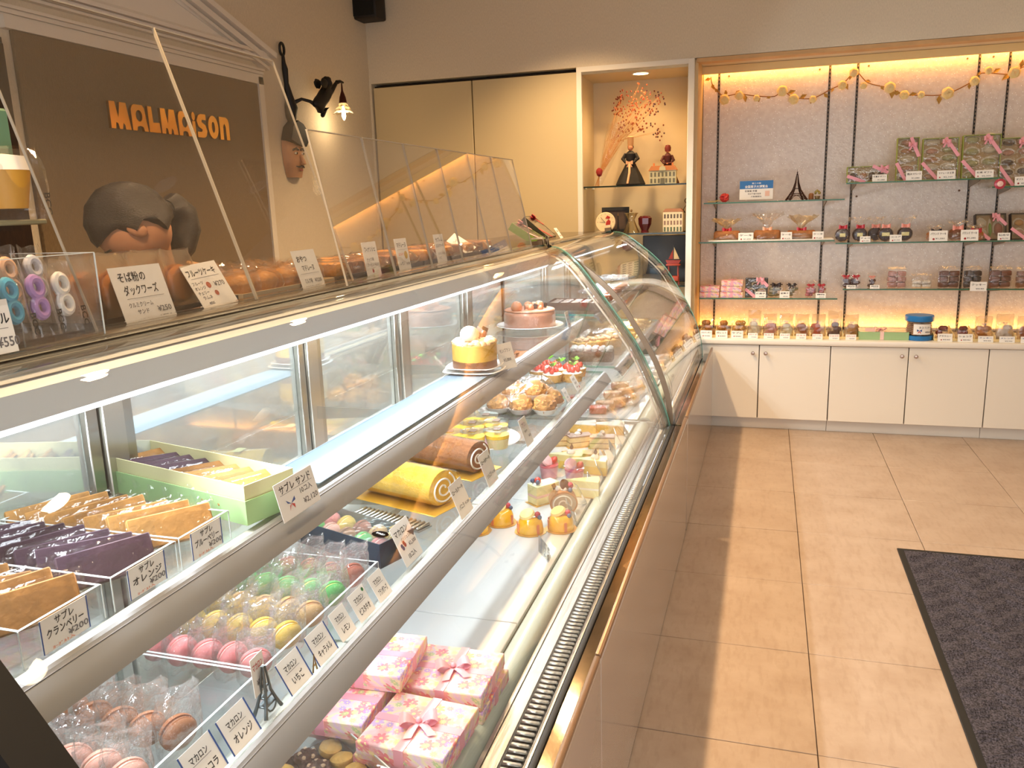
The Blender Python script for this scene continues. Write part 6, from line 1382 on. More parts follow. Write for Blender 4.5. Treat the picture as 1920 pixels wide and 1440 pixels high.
def doll(nm, label, x, y, z, h, wd, dress, headm, back=False, tall=True):
    t = thing(nm, label, 'doll', (x, y, z), 0); k = h
    MB().lathe([(0, 0), (wd * .5, .0), (wd * .52, .02 * k), (wd * .40, .18 * k), (wd * .24, .36 * k), (wd * .15, .47 * k), (0, .47 * k)], 26, wob=lambda a, q: 1 + .05 * math.cos(9 * a)).build('skirt', dress, t)
    MB().lathe([(wd * .14, .46 * k), (wd * .17, .55 * k), (wd * .19, .64 * k), (wd * .08, .70 * k), (0, .71 * k)], 16).build('bodice', dress, t)
    for s in (-1, 1): MB().tube([(s * wd * .17, 0, .64 * k), (s * wd * .27, -wd * .06, .54 * k), (s * wd * .16, -wd * .16, .47 * k), (s * wd * .04, -wd * .19, .47 * k)], [wd * .07, wd * .075, wd * .05, wd * .028], 8).build('sleeve', dress, t); MB().ball((s * wd * .02, -wd * .2, .465 * k), wd * .03, 8, 6).build('hand', DSK, t)
    MB().ball((0, -.002, .765 * k), (wd * .10, wd * .11, .065 * k), 14, 10).build('head', DSK, t)
    mb = MB(); mb.ball((0, wd * .02, .78 * k), (wd * .115, wd * .11, .066 * k), 12, 8); mb.build('hair', HAIR, t)
    for s in (-1, 1): MB().ball((s * wd * .036, -wd * .10, .772 * k), (wd * .012, wd * .01, wd * .012), 6, 5).build('eye', DRK, t)
    if tall:
        MB().lathe([(wd * .10, .80 * k), (wd * .105, .86 * k), (wd * .11, .98 * k), (wd * .08, 1.0 * k), (0, 1.0 * k)], 14, wob=lambda a, q: 1 + .04 * math.cos(8 * a)).build('tall_headdress', headm, t)
        MB().rbox((0, -wd * .33, .22 * k), (wd * .34, .004, .38 * k), .002, 1, M=T(0, -.002, 0, -.35)).build('apron', mat('brown_apron', '5a2a1c', .7, var=(40, .4)), t)
        mb = MB(); ribbon_bow(mb, (0, 0, 0), wd * .17); q = mb.build('sash_bow', LACE, t, (0, -wd * .24, .46 * k)); q.rotation_euler = (PI / 2, 0, 0)
        MB().tube([(0, -wd * .22, .46 * k), (wd * .02, -wd * .40, .25 * k), (-wd * .03, -wd * .53, .03 * k)], [wd * .04, wd * .045, wd * .04], 6).build('ribbon_tail', LACE, t)
    else: MB().lathe([(wd * .13, .74 * k), (wd * .15, .82 * k), (wd * .1, .88 * k), (0, .89 * k)], 14).build('bonnet', headm, t)
    return t
doll('costume_doll', 'costume doll in a black skirt and tall lace headdress on the niche shelf', -.795, YN + .07, zn, .285, .165, DRS, HATW)
doll('costume_doll', 'smaller doll in dark red with a bonnet behind the toy mansion', -.585, YN + .17, zn, .26, .13, mat('dark_red_cloth', '4a1414', .7, var=(30, .4)), mat('dark_red_bonnet', '6a1d18', .6), tall=False)
hs = thing('toy_mansion', 'pale toy mansion with an orange roof in front of the smaller doll', 'model house', (-.600, YN + .07, zn))
w = lambda mb, n, m, p=hs, sm=30: mb.build(n, m, p, smooth=sm)
w(MB().box(-.078, .078, -.03, .03, 0, .078), 'walls', mat('pale_green_grey_walls', 'c9c3a0', .6)); w(MB().prism([(-.084, .078), (.084, .078), (.066, .105), (-.066, .105)], -.035, .035, 'y'), 'roof', mat('orange_copper_roof', 'c98048', .5))
w(MB().prism([(-.02, .078), (.02, .078), (.016, .098), (0, .106), (-.016, .098)], -.040, -.030, 'y'), 'gable', _M['pale_green_grey_walls'])
TWG = mat('toy_window_grey', '6d6a58', .5)
for i in range(7):
    for j in range(2):
        if i == 3 and j == 0: w(MB().box(-.012, .012, -.033, -.0302, 0, .034), 'door', TWG); continue
        w(MB().rbox((-.066 + i * .022, -.0312, .020 + j * .036), (.011, .003, .024), .0005, 1), 'window', TWG)
for s in (-1, 1): w(MB().box(s * .055 - .005, s * .055 + .005, -.004, .004, .1, .122), 'chimney', _M['orange_copper_roof'])
# middle niche shelf
z2 = 1.175 + .0045
ckk = thing('plate_clock', 'round white plate clock with a red figure on the middle niche shelf', 'clock', (-.945, YN + .05, z2))
MB().lathe([(0, 0), (.058, 0), (.062, .006), (.058, .01), (0, .008)], 30, M=T(0, 0, .066, PI / 2 - .15, 0, 0)).build('dial', mat('ivory_plate', 'e6cfa8', .4), ckk)
MB().tube([(0, -.011, .066), (-.028, -.013, .098)], .0012, 5).tube([(0, -.011, .066), (-.034, -.012, .070)], .001, 5).build('hands', BLACK, ckk)
MB().prism([(.002, .05), (.03, .045), (.032, .075), (.02, .085), (.006, .07)], -.0125, -.010, 'y').build('red_figure', mat('clock_red', 'b02a20', .5), ckk); MB().prism([(.0, .09), (.024, .088), (.03, .098), (.012, .108)], -.0085, -.006, 'y').build('red_cap', _M['clock_red'], ckk)
MB().lathe([(.0, 0)] + [(.050, 0), (.050, .0004), (0, .0004)], 8).build('stand_foot', mat('clear_foot', 'd9c4a0', .3), ckk)
for i in range(12):
    a = 2 * PI * i / 12; MB().box(-.001, .001, -.0005, .0005, 0, .006, 0, T(.048 * math.sin(a), -.0105, .066 + .048 * math.cos(a))).build('hour_mark', INKG, ckk)
fr_ = thing('picture_frame', 'dark picture frame standing behind the plate clock', 'picture frame', (-.905, YN + .17, z2), .12, rx=-.12)
mb = MB()
for q in ((-.085, -.065, 0, .155), (.065, .085, 0, .155), (-.065, .065, 0, .02), (-.065, .065, .135, .155)): mb.box(q[0], q[1], -.012, .006, q[2], q[3])
mb.build('frame', BLACK, fr_); MB().box(-.066, .066, -.002, .004, .019, .136).build('picture', mat('dim_brown_print', '4a3526', .5, var=(14, .5)), fr_)
tw0 = thing('small_black_tower', 'small black tower figurine with a gilt tip beside the plate clock', 'figurine', (-.868, YN + .05, z2))
MB().lathe([(.016, 0), (.016, .008), (.010, .012), (.006, .04), (.003, .09), (0, .115)], 8).build('shaft', BLACK, tw0); MB().lathe([(0, .105), (.002, .106), (0, .125)], 6).build('tip', mat('gilt', 'c99a4a', .3, .9), tw0)
vs = thing('glass_bell', 'clear flared glass bell with a knob on the middle niche shelf', 'glass bell', (-.79, YN + .07, z2))
MB().lathe([(.052, 0), (.050, .004), (.030, .05), (.020, .075), (.022, .082), (.036, .11), (.045, .118), (.043, .119), (.033, .111), (.018, .085), (.017, .074), (.027, .05), (.047, .004)], 28).build('bell', clear('bell_glass', (.9, .86, .75), .12, .8, 2.5, .03), vs); MB().ball((0, 0, .132), (.007, .007, .009), 8, 6).build('knob', mat('bell_knob', '8a6a40', .3), vs)
jr = thing('faceted_red_jar', 'faceted dark red glass jar on the middle niche shelf', 'jar', (-.715, YN + .12, z2))
MB().lathe([(0, .012), (.022, .012), (.040, .05), (.042, .085), (.030, .098), (0, .102)], 7).build('body', mat('dark_ruby_glass', '5a1420', .15, coat=.5), jr, smooth=0); MB().lathe([(.0, 0), (.026, 0), (.022, .012), (0, .012)], 7).build('foot', _M['dark_ruby_glass'], jr)
th = thing('white_toy_house', 'white square toy house with printed windows on the middle niche shelf', 'model house', (-.535, YN + .06, z2))
MB().rbox((0, 0, .06), (.118, .08, .12), .003, 1).build('body', mat('ivory_paper_house', 'd9c6a0', .6), th); MB().prism([(-.06, .120), (.06, .120), (.045, .138), (-.045, .138)], -.04, .04, 'y').build('roof', mat('tan_roof', 'a8714a', .6), th)
for i in range(6):
    for j in range(3):
        MB().rbox((-.047 + i * .0188, -.0405, .018 + j * .038), (.010, .002, .024 if j else .026), .0005, 1).build('window', mat('house_print', ('4f5a3a', '8a4a3a', '4a3a30')[j], .6) if False else mat('house_print_%d' % j, ('55603f', '8a6a55', '5a4a3c')[j], .6), th)
hd = thing('wire_lamp_figurine', 'black wire ring-topped lamp figurine at the right of the middle niche shelf', 'figurine', (-.462, YN + .09, z2))
mb = MB(); mb.tube([(0, 0, 0), (0, 0, .17)], .004, 6).grid(lambda u, v: ((.010 + .003 * math.cos(2 * PI * v)) * math.cos(2 * PI * u), .003 * math.sin(2 * PI * v), .182 + (.012 + .003 * math.cos(2 * PI * v)) * math.sin(2 * PI * u)), 14, 6, 0, None, True)
mb.build('post', BLACK, hd); MB().tube([(0, 0, .16), (-.02, 0, .13)], .002, 5).lathe([(.004, .130), (.016, .112), (0, .112)], 10, (-.021, 0, 0)).build('lantern', BLACK, hd)
MB().tube([(0, 0, .10), (.016, 0, .10)], .003, 5).tube([(0, 0, .06), (.016, 0, .06)], .003, 5).lathe([(.0, 0), (.018, 0), (.016, .004), (0, .004)], 10).build('rungs', BLACK, hd)
# lowest niche shelf
z3 = .86 + .0045
bk = thing('dark_display_panel', 'large dark board standing at the back of the lowest niche shelf', 'board', (-.60, YN + .24, z3), 0, rx=-.06); MB().rbox((0, 0, .145), (.29, .02, .29), .004, 1).build('board', mat('near_black_board', '17100e', .5, var=(6, .4)), bk)
sb = thing('toy_sailboat', 'red toy sailboat on a red stand on the lowest niche shelf', 'toy boat', (-.535, YN + .08, z3))
RW = mat('painted_red_wood', 'a03a22', .5); w = lambda mb, n, m, p=sb: mb.build(n, m, p)
for s in (-1, 1): w(MB().tube([(s * .035, 0, 0), (s * .028, 0, .07), (s * .028, 0, .115)], .005, 6), 'leg', RW)
w(MB().rbox((0, 0, .035), (.066, .05, .03), .004), 'drawer', RW); w(MB().rbox((0, 0, .118), (.085, .05, .010), .003), 'deck', RW)
w(MB().prism([(-.045, .146), (.045, .146), (.034, .124), (-.034, .124)], -.018, .018, 'y'), 'hull', mat('boat_hull', '8a2a1c', .5)); w(MB().cyl((0, 0, .145), (0, 0, .235), .002, n=6), 'mast', DARKW)
w(MB().prism([(.003, .152), (.036, .152), (.003, .225)], -.001, .001, 'y'), 'sail', mat('ivory_sail', 'd9bf90', .7)); w(MB().prism([(-.003, .152), (-.030, .152), (-.003, .21)], -.001, .001, 'y'), 'sail', mat('red_sail', '9a3020', .7))
bb = thing('blue_storybook', 'blue square tin standing by the toy sailboat on the lowest niche shelf', 'tin', (-.645, YN + .12, z3)); MB().rbox((0, 0, .05), (.07, .05, .10), .004).build('tin', mat('deep_blue_tin', '15405e', .4), bb); MB().rbox((0, 0, .105), (.073, .053, .01), .003).build('lid', _M['deep_blue_tin'], bb)

# ------------------------------------------------------------------ wall display: garland and upper shelves
YS = 5.13
gl = thing('flower_garland', 'garland of cream paper roses and leaves strung across the top of the display', 'garland', (.45, YP - .03, 1.95))
path = [(-.352, 2.085), (-.338, 2.035), (-.275, 1.972), (-.188, 1.978), (-.095, 1.960), (.02, 1.950), (.06, 1.985), (.12, 1.94), (.23, 1.925), (.33, 1.968), (.40, 2.00), (.46, 2.055), (.53, 1.99), (.64, 1.955), (.72, 1.915), (.80, 1.905), (.93, 1.900), (1.05, 1.95), (1.11, 2.0), (1.25, 1.985), (1.33, 2.02), (1.5, 1.97), (1.8, 2.0)]
pts = [(p.x, YP - .024, p.y) for p in catmull(path, 5)]
w = lambda mb, n, m, p=gl, sm=40: mb.build(n, m, p, world=True, smooth=sm)
w(MB().tube(pts, .0028, 5), 'vine', mat('brown_vine', '8a5a2a', .7))
ROSE = mat('cream_paper_rose', 'f3d898', .6, sss=.2); GLEAF = mat('gold_green_leaf', 'b98a35', .6)
r6 = random.Random(4); rb_ = None; lfm = None
for x, z, s in ((-.268, 1.948, 1.15), (-.182, 1.965, 1.0), (-.082, 1.945, .75), (.062, 1.975, 1.2), (.128, 1.925, 1.15), (.235, 1.918, .8), (.392, 1.985, 1.), (.45, 2.05, 1.), (.505, 1.975, .75), (.645, 1.955, 1.2), (.722, 1.91, 1.), (.81, 1.905, .75), (.945, 1.905, 1.25), (1.075, 1.96, 1.0), (1.14, 2.01, .8), (1.265, 1.99, 1.2), (1.36, 2.0, .9)):
    if rb_ is None:
        mb = MB(); mb.ball((0, 0, 0), (.014, .012, .014), 10, 7)
        for k, (rr_, n) in enumerate(((.018, 4), (.025, 5), (.030, 6))):
            for i in range(n):
                a = 2 * PI * i / n + k * .5
                mb.grid(lambda u, v, a=a, rr_=rr_: (rr_ * (.3 + .7 * v) * math.cos(a) - (u - .5) * .03 * math.sin(a), -.012 + .012 * v * k * .7 - .004 * math.sin(u * PI), rr_ * (.3 + .7 * v) * math.sin(a) + (u - .5) * .03 * math.cos(a)), 4, 3)
        o = mb.build('rose', ROSE, gl); rb_ = o
    else:
        o = rb_.copy(); COL.objects.link(o)
    o.location = (x - .45, -.012 + r6.uniform(-.006, .004), z - 1.95); o.scale = (s * .82,) * 3; o.rotation_euler = (r6.uniform(-.3, .3), r6.uniform(0, 6), 0)
for i in range(34):
    p = pts[int((i + .5) / 34 * (len(pts) - 1))]
    if lfm is None:
        lfm = MB().add([(0, 0, 0), (.016, -.004, .010), (.036, 0, .0), (.016, -.004, -.010), (0, .001, 0), (.016, -.002, .010), (.036, .001, .0), (.016, -.002, -.010)], [(0, 1, 2, 3), (7, 6, 5, 4)]).build('leaf', GLEAF, gl, smooth=0); o = lfm
    else: o = lfm.copy(); COL.objects.link(o)
    o.location = (p[0] - .45, -.003, p[2] - 1.95); o.rotation_euler = (r6.uniform(-.4, .4), r6.uniform(0, 6.2), 0); o.scale = (r6.uniform(.8, 1.5),) * 3
z = ZS['L1'] + .0003
t = thing('red_carnation', 'red fabric carnation with a pale stem lying on the upper left shelf', 'flower', (-.245, YS, z))
mb = MB()
for k in range(26):
    a, b2 = r6.uniform(0, 6.28), r6.uniform(.1, 1.4); mb.add([(0, 0, .022), (.032 * math.cos(a) * math.cos(b2), .028 * math.sin(a) * math.cos(b2), .022 + .03 * math.sin(b2)), (.034 * math.cos(a + .45) * math.cos(b2), .03 * math.sin(a + .45) * math.cos(b2), .020 + .03 * math.sin(b2 + .2))], [(0, 1, 2)])
mb.ball((0, 0, .026), (.026, .024, .025), 14, 9, amp=.35, freq=7); mb.build('bloom', mat('red_carnation', 'd23a35', .6, var=(90, .4)), t, smooth=0)
MB().tube([(-.02, 0, .012), (-.06, -.01, .005), (-.095, -.01, .004)], .0035, 6).build('stem', mat('pale_stem', 'd9c48a', .6), t)
t = thing('certificate_stand', 'blue and white award certificate in a clear stand on the upper left shelf', 'certificate', (-.065, YS, z), 0, rx=-.10)
MB().box(-.098, .098, 0, .004, 0, .122).build('clear_stand', ACRYL, t); p = MB().box(-.094, .094, -.0012, -.0002, .010, .118).build('paper', mat('certificate_white', 'e9e4dc', .5), t)
MB().box(-.094, .094, -.0018, -.0013, .072, .118).build('blue_band', mat('certificate_blue', '2f6fae', .5), p); mb = MB()
text_mesh(mb, '全国菓子大博覧会', .017, 0, .078, .13, 0, 'C'); text_mesh(mb, '第二十回', .009, 0, .100, .05, 0, 'C'); text_mesh(mb, '名誉賞 金賞', .012, -.03, .055, .07, 1, 'C'); text_mesh(mb, '右は審査の結果', .009, -.01, .040, .075, 1, 'C'); text_mesh(mb, '大臣賞授与', .009, .0, .024, .06, 1, 'C'); mb.box(.05, .075, -.0001, 0, .028, .058, 2)
mb.build('lettering', [CARDW, INKG, mat('pale_red_seal', 'e3b8a4', .6)], p, (0, -.0021, 0), smooth=0); MB().box(-.05, .05, .004, .05, 0, .003).build('foot', ACRYL, t)
def tower(label, loc, h):
    t = thing('tower_figurine', label, 'figurine', loc, .2); m = mat('bronze_tower', '3a2118', .4, .6); k = h
    mb = MB()
    for sx in (-1, 1):
        for sy in (-1, 1): mb.tube([(sx * .27 * k, sy * .27 * k, 0), (sx * .19 * k, sy * .19 * k, .14 * k), (sx * .10 * k, sy * .10 * k, .32 * k), (sx * .045 * k, sy * .045 * k, .55 * k), (sx * .018 * k, sy * .018 * k, .80 * k)], [.034 * k, .030 * k, .024 * k, .018 * k, .010 * k], 6)
    mb.build('legs', m, t)
    for z_, a in ((.20, .175), (.36, .10), (.80, .03)): MB().rbox((0, 0, z_ * k), (2 * a * k, 2 * a * k, .022 * k), .001, 1).build('platform', m, t)
    mb = MB()
    for sx, sy in ((1, 0), (-1, 0), (0, 1), (0, -1)): mb.tube([(sx * .17 * k + sy * -.17 * k * (abs(sy)), sy * .2 * k - .0, .18 * k), (sx * .2 * k, sy * .2 * k, .19 * k)], .008 * k, 5)
    for i in range(8): z_ = .40 + i * .05; a = .075 - i * .0075; mb.box(-a * k, a * k, -a * k, a * k, z_ * k, (z_ + .008) * k)
    mb.build('cross_braces', m, t)
    for s, ax in ((-1, 0), (1, 0), (-1, 1), (1, 1)):
        P = [((a_ if ax == 0 else s * .215) * k, (s * .215 if ax == 0 else a_) * k, (.02 + .13 * math.sqrt(max(0, 1 - (a_ / .2) ** 2))) * k) for a_ in [-.2 + .4 * i / 8 for i in range(9)]]
        MB().tube(P, .010 * k, 5).build('arch', m, t)
    MB().lathe([(.02 * k, .80 * k), (.016 * k, .88 * k), (.006 * k, .90 * k), (0, 1.0 * k)], 8).build('spire', m, t)
tower('bronze lattice tower figurine on the upper left shelf', (.160, YS, z), .178)
t = thing('tiny_trinket_pots', 'small trinket of a jar and potted sprig at the right of the tower figurine', 'figurine', (.262, YS, z))
MB().lathe([(.0, 0), (.014, 0), (.014, .030), (.009, .036), (0, .037)], 12, (-.022, 0, 0)).build('jar', mat('brown_jar', '8a5a32', .3), t); MB().lathe([(0, 0), (.012, 0), (.016, .02), (0, .02)], 10, (.012, 0, 0)).build('pot', mat('tin_pot', '8a7450', .4, .6), t)
mb = MB()
for i in range(7): a = i * .9; mb.ball((.012 + .012 * math.cos(a), .010 * math.sin(a), .036 + .006 * (i % 3)), (.007, .006, .008), 7, 5)
mb.build('sprig', mat('gilt_leaf', '9a8a45', .5), t); MB().rbox((0, 0, .0012), (.07, .03, .0024), .001, 1).build('base', mat('dark_base', '2a1c12', .5), t)

# gathered cellophane loaves, left side second shelf
def gathered(nm, label, loc, L, w_, h, m, rib, tuft=(.06, .07), rz=0., cat='wrapped cake', seed=1, film=CELLO, rnd=False, tl=None):
    t = thing(nm, label, cat, loc, rz); r = random.Random(seed)
    if rnd: MB().lathe([(0, -.018), (h * .42, -.017), (h * .48, -.008), (h * .48, .008), (h * .42, .017), (0, .018)], 26, M=T(0, 0, h * .50, PI / 2, 0, 0)).build('cake', m, t)
    else: MB().rbox((0, 0, h / 2 + .002), (L, w_, h), h * .3, 3).build('cake', m, t)
    if tl: MB().rbox((0, -.0198, h * .5), tl, .0005, 1).build('pale_label', mat('pale_yellow_label', 'e6dd9a', .5), t)
    cx_ = 0; zt = h * (1.06 if rnd else 1.15)
    b = MB()
    def f(u, v):
        a = 2 * PI * u; c, s = math.cos(a), math.sin(a)
        if v < .6:
            k = v / .6; q = .0025; sh = (1 - k ** 3 * .85)
            if rnd: ang = -PI / 2 + k * PI * .93; return (c * h * .53 * math.cos(ang) + r.uniform(-q, q), s * .027 * max(.3, math.cos(ang)) + r.uniform(-q, q), max(.0004, h * .5 + math.sin(ang) * h * .53))
            return (math.copysign(abs(c) ** .6, c) * (L / 2 + .006) * sh + r.uniform(-q, q), math.copysign(abs(s) ** .6, s) * (w_ / 2 + .005) * sh + r.uniform(-q, q), max(.0004, zt * k ** .8 + r.uniform(-q, q)))
        k = (v - .6) / .4; q = .011 * k; R_ = .012 + tuft[0] * k ** 1.6
        return (c * R_ * (1 + .2 * math.sin(7 * a)) + r.uniform(-q, q), s * R_ * .55 + r.uniform(-q, q), zt + tuft[1] * k ** .9 + r.uniform(-q, q))
    b.grid(f, 20, 11, 0, None, True); b.build('cellophane', film, t, smooth=0)
    rb = MB(); rb.lathe([(.012, -.006), (.0135, 0), (.012, .006)], 12, (0, 0, zt)); M = T(0, -.013, zt, PI / 2, 0, 0); q = MB(); ribbon_bow(q, (0, 0, 0), .036 if not rnd else .030); rb.add(q.v, q.f, 0, M); rb.build('ribbon', rib, t)
    return t
BRD = mat('brown_loaf', 'a86c3a', .7, var=(40, .3)); GOLC = clear('gold_cellophane', (1, .95, .82), .12, .8, 1.8, .10, (30, .8), (1, .95, .85), .38)
z = ZS['L2'] + .0003
gathered('gathered_loaf', 'loaf in cellophane gathered with a red ribbon, left of three on the second left shelf', (-.225, YS, z + .009), .15, .07, .05, BRD, REDR, (.07, .06), 0, seed=3, film=GOLC)
gathered('gathered_loaf', 'loaf in cellophane gathered with a peach ribbon, middle of three on the second left shelf', (.005, YS, z + .009), .15, .07, .05, BRD, mat('peach_ribbon', 'f0b490', .4), (.075, .09), 0, seed=4)
gathered('gathered_loaf', 'loaf in cellophane gathered with a red ribbon, right of three on the second left shelf', (.195, YS, z + .009), .16, .07, .045, BRD, REDR, (.07, .08), 0, seed=5, film=GOLC)
t = thing('white_board', 'white board under the gathered loaves on the second left shelf', 'board', (.02, YS, z)); MB().rbox((0, 0, .004), (.70, .13, .008), .002, 1).build('board', CARDW, t)
def scard(label, x, y, zz, w_, h, l1, l2='', col=0, rz=0., tilt=.2, mk=None):
    ln = [(l1, .26, 0, .60, .84, col, 'C')]
    if l2: ln += [(l2, .2, .1, .18, .5, 4, 'C')]
    return card(label, (x, y, zz), w_, h, ln, rz=rz, tilt=tilt, marks=mk, foot=False)
for x, w_, nm in ((-.115, .085, 'between the left and middle loaves'), (.112, .062, 'between the middle and right loaves'), (.285, .06, 'right of the three loaves')): scard(f'small cream price card {nm} on the second left shelf', x, YS - .06, z, w_, .05, 'ケーキ', '¥1,620', 0, mk=[('dot', -.3, .25, .09, 2)])
# floral and dark boxes, lowest left shelf
z = ZS['L3'] + .0003
def small_gift(label, x, zz, y=YS, w_=.115, h=.032):
    t = thing('floral_gift_box', label, 'gift box', (x, y, zz)); MB().rbox((0, 0, h * .3), (w_ - .003, .10, h * .6), .001, 1).build('box_base', FLORAL, t); MB().rbox((0, 0, h * .62), (w_, .103, h * .75), .001, 1).build('lid', FLORAL, t); MB().box(-w_ / 2 - .0006, w_ / 2 + .0006, -.007, .007, .002, h + .0005).box(-.007, .007, -.0525, .0525, .002, h + .0007).build('ribbon', PINKR, t)
    mb = MB(); ribbon_bow(mb, (0, 0, h + .001), .03); mb.build('bow', PINKR, t); return t
small_gift('small floral box, lower of the leftmost pair on the lowest left shelf', -.318, z); small_gift('small floral box, upper of the leftmost pair on the lowest left shelf', -.316, z + .034)
small_gift('small floral box, bottom of the second stack on the lowest left shelf', -.188, z, w_=.13); small_gift('small floral box, middle of the second stack on the lowest left shelf', -.19, z + .034, w_=.12); small_gift('small floral box, top of the second stack on the lowest left shelf', -.186, z + .068, w_=.125)
lean_box('black_sweet_carton', 'black carton of sweets with a pink diagonal ribbon on the lowest left shelf', (-.045, YS - .02, z), 0, -.2, .13, .115, .03, BLACK, [(-.03, .04, .05, .035, SW[1]), (.03, .04, .05, .035, SW[0]), (0, .08, .06, .035, SW[1])])
scard('tiny cream card in front of the black carton on the lowest left shelf', -.02, YS - .075, z, .06, .038, '焼菓子', '¥980')
OLV = mat('olive_sweets', '7d744f', .4, var=(60, .5))
PFILM = clear('milky_pouch_film', (.96, .95, .94), .06, .8, 3, .08, (18, .35), (1, 1, 1), .30)
def pouch(nm, label, x, y, zz, w_, h, m, rib, seed, logo=True, inner='cookie_pile', film=FILM2, d=.04):
    t = thing(nm, label, 'bag', (x, y, zz), 0); r = random.Random(seed)
    mb = MB()
    for k in range(6): mb.ball((r.uniform(-.3, .3) * w_, r.uniform(-.15, .15) * d, h * (.13 + (.17 if logo or rib is not None else .27) * (k // 2))), (w_ * .26, d * .36, h * (.12 if logo or rib is not None else .16)), 9, 6, amp=.2, freq=2, seed=seed + k)
    mb.build(inner, m, t); b = MB(); bag(b, w_, d, h, seed, .32, .0022, .0005); b.build('film', PFILM if logo else film, t, smooth=0)
    if rib is not None:
        q = MB(); q.rbox((0, 0, 0), (w_ * .8, .006, .007), .002, 1); q2 = MB(); ribbon_bow(q2, (0, 0, 0), w_ * .38); q.add(q2.v, q2.f, 0, T(0, -.006, 0, PI / 2)); q.build('ribbon', rib, t, (0, -.002, h * .74))
    if logo:
        mb = MB(); c_ = .006
        for s in (-1, 1): mb.add([(0, 0, 0), (s * c_ * 1.6, 0, c_), (s * c_ * 1.5, 0, -c_ * .2)], [(0, 1, 2)], 0); mb.add([(0, 0, 0), (s * c_, 0, -c_ * 1.8), (s * c_ * .3, 0, -c_ * 1.6)], [(0, 1, 2)], 1)
        mb.build('printed_bow', [INKB, INKR], t, (0, -d * .12 - .009, h * .66), smooth=0)
    return t
pouch('sweet_pouch', 'left clear pouch of olive sweets with a dark tie, lowest left shelf', .068, YS, z, .09, .098, OLV, BROWNR, 31, False); pouch('sweet_pouch', 'right clear pouch of olive sweets with a dark tie, lowest left shelf', .155, YS, z, .075, .098, OLV, BROWNR, 32, False)
scard('tiny cream card in front of the olive pouches on the lowest left shelf', .115, YS - .07, z, .055, .04, '豆菓子', '¥540')
for k, x in enumerate((.262, .32)): pouch('small_red_tied_bag', f'{("left", "right")[k]} small bag of red sweets tied with red ribbon, lowest left shelf', x, YS, z, .058, .095, mat('rosy_sweets', 'b5656a', .4, var=(60, .4)), REDR, 40 + k, False)
scard('tiny cream card in front of the red-tied bags on the lowest left shelf', .315, YS - .07, z, .055, .03, '飴', '¥324')

# tall green cartons, upper right shelf
z = ZS['R1'] + .0003
GC = mat('apple_green_carton', '9aa845', .5)
def col_items(w_, h, n, m1, m2=None):
    it = []
    for i in range(n):
        zz = .026 + (h - .045) * i / (n - 1)
        if m2 is None: it.append((0, zz, w_ * .80, (h / n) * .9, m1[i % len(m1)]))
        else: it += [(-w_ * .23, zz, w_ * .44, (h / n) * .9, m1[i % len(m1)]), (w_ * .23, zz + .006, w_ * .44, (h / n) * .9, m2[i % len(m2)])]
    return it
lean_box('green_gift_carton', 'low green carton of dark sweets, leftmost on the upper right shelf', (.535, YS, z), .03, -.10, .215, .088, .03, GC, [(-.07, .042, .06, .06, SW[1]), (-.02, .042, .05, .06, SW[0]), (.025, .042, .045, .06, SW[1]), (.07, .042, .045, .06, SW[1])], bowpos=(.085, .078))
lean_box('green_gift_carton', 'tall narrow green carton of four wrapped cakes with a pink bow', (.738, YS, z), .0, -.12, .112, .235, .035, GC, col_items(.112, .235, 5, [SW[1], SW[0], SW[4], SW[0], SW[3]]), bowpos=(.02, .195))
lean_box('green_gift_carton', 'tall wide green carton of orange and green wrapped cakes with a pink bow', (.902, YS, z), .0, -.12, .180, .225, .035, GC, col_items(.18, .225, 5, [SW[0], SW[4], SW[0], SW[3], SW[4]], [SW[2], SW[4], SW[2], SW[2], SW[4]]))
lean_box('green_gift_carton', 'tall wide green carton of pale green wrapped cakes with a pink bow', (1.103, YS, z), .0, -.12, .185, .232, .035, GC, col_items(.185, .232, 4, [SW[2]], [SW[3], SW[2], SW[4], SW[2]]))
lean_box('green_gift_carton', 'tall green carton of dark wrapped cakes cut by the right edge of the photo', (1.275, YS, ZS['R1b'] + .0003), .0, -.12, .165, .255, .035, GC, col_items(.165, .255, 5, [SW[0], SW[1], SW[1], SW[3], SW[1]], [SW[4], SW[1], SW[0], SW[3], SW[3]]))
for x, w_, h, a, b2, nm, tl in ((.592, .075, .040, '焼菓子 ギフト', '¥1,080', 'the low green carton', .3), (.765, .080, .050, '夏詰め マドレーヌ', '¥1,080', 'the narrow green carton', .2), (.925, .090, .048, 'マドレーヌ 抹茶', '¥2,160', 'the orange and green cakes', .2), (1.110, .088, .042, '抹茶 ギフト', '¥2,300', 'the pale green cakes', .2)):
    scard(f'white price card in front of {nm} on the upper right shelf', x, YS - .062, z, w_, h, a, b2, mk=[('dot', -.35, .22, .08, 2)] if 'green cakes' in nm else None, tilt=tl)
scard('white price card under the carton cut by the right edge of the photo', 1.300, YS - .062, ZS['R1b'] + .0003, .085, .048, 'ギフト 焼菓子', '¥3,200', mk=[('dot', -.3, .25, .1, 2)])
t = thing('round_red_badge', 'round clear red-rimmed badge hung at the end of the upper right shelf', 'badge', (1.183, 5.052, ZS['R1'] - .034))
MB().lathe([(.0, -.004), (.020, -.004), (.0275, -.001), (.0275, .004), (.019, .007), (0, .008)], 22, M=T(0, 0, 0, PI / 2)).build('disc', mat('translucent_red', 'b5364a', .2, coat=.5), t); MB().lathe([(0, 0), (.015, .002), (0, .006)], 16, M=T(0, -.007, 0, PI / 2)).build('centre', mat('pale_pink_centre', 'f0c9c0', .2), t); MB().tube([(0, 0, .026), (0, .004, .040)], .001, 4).build('loop', INKG, t)

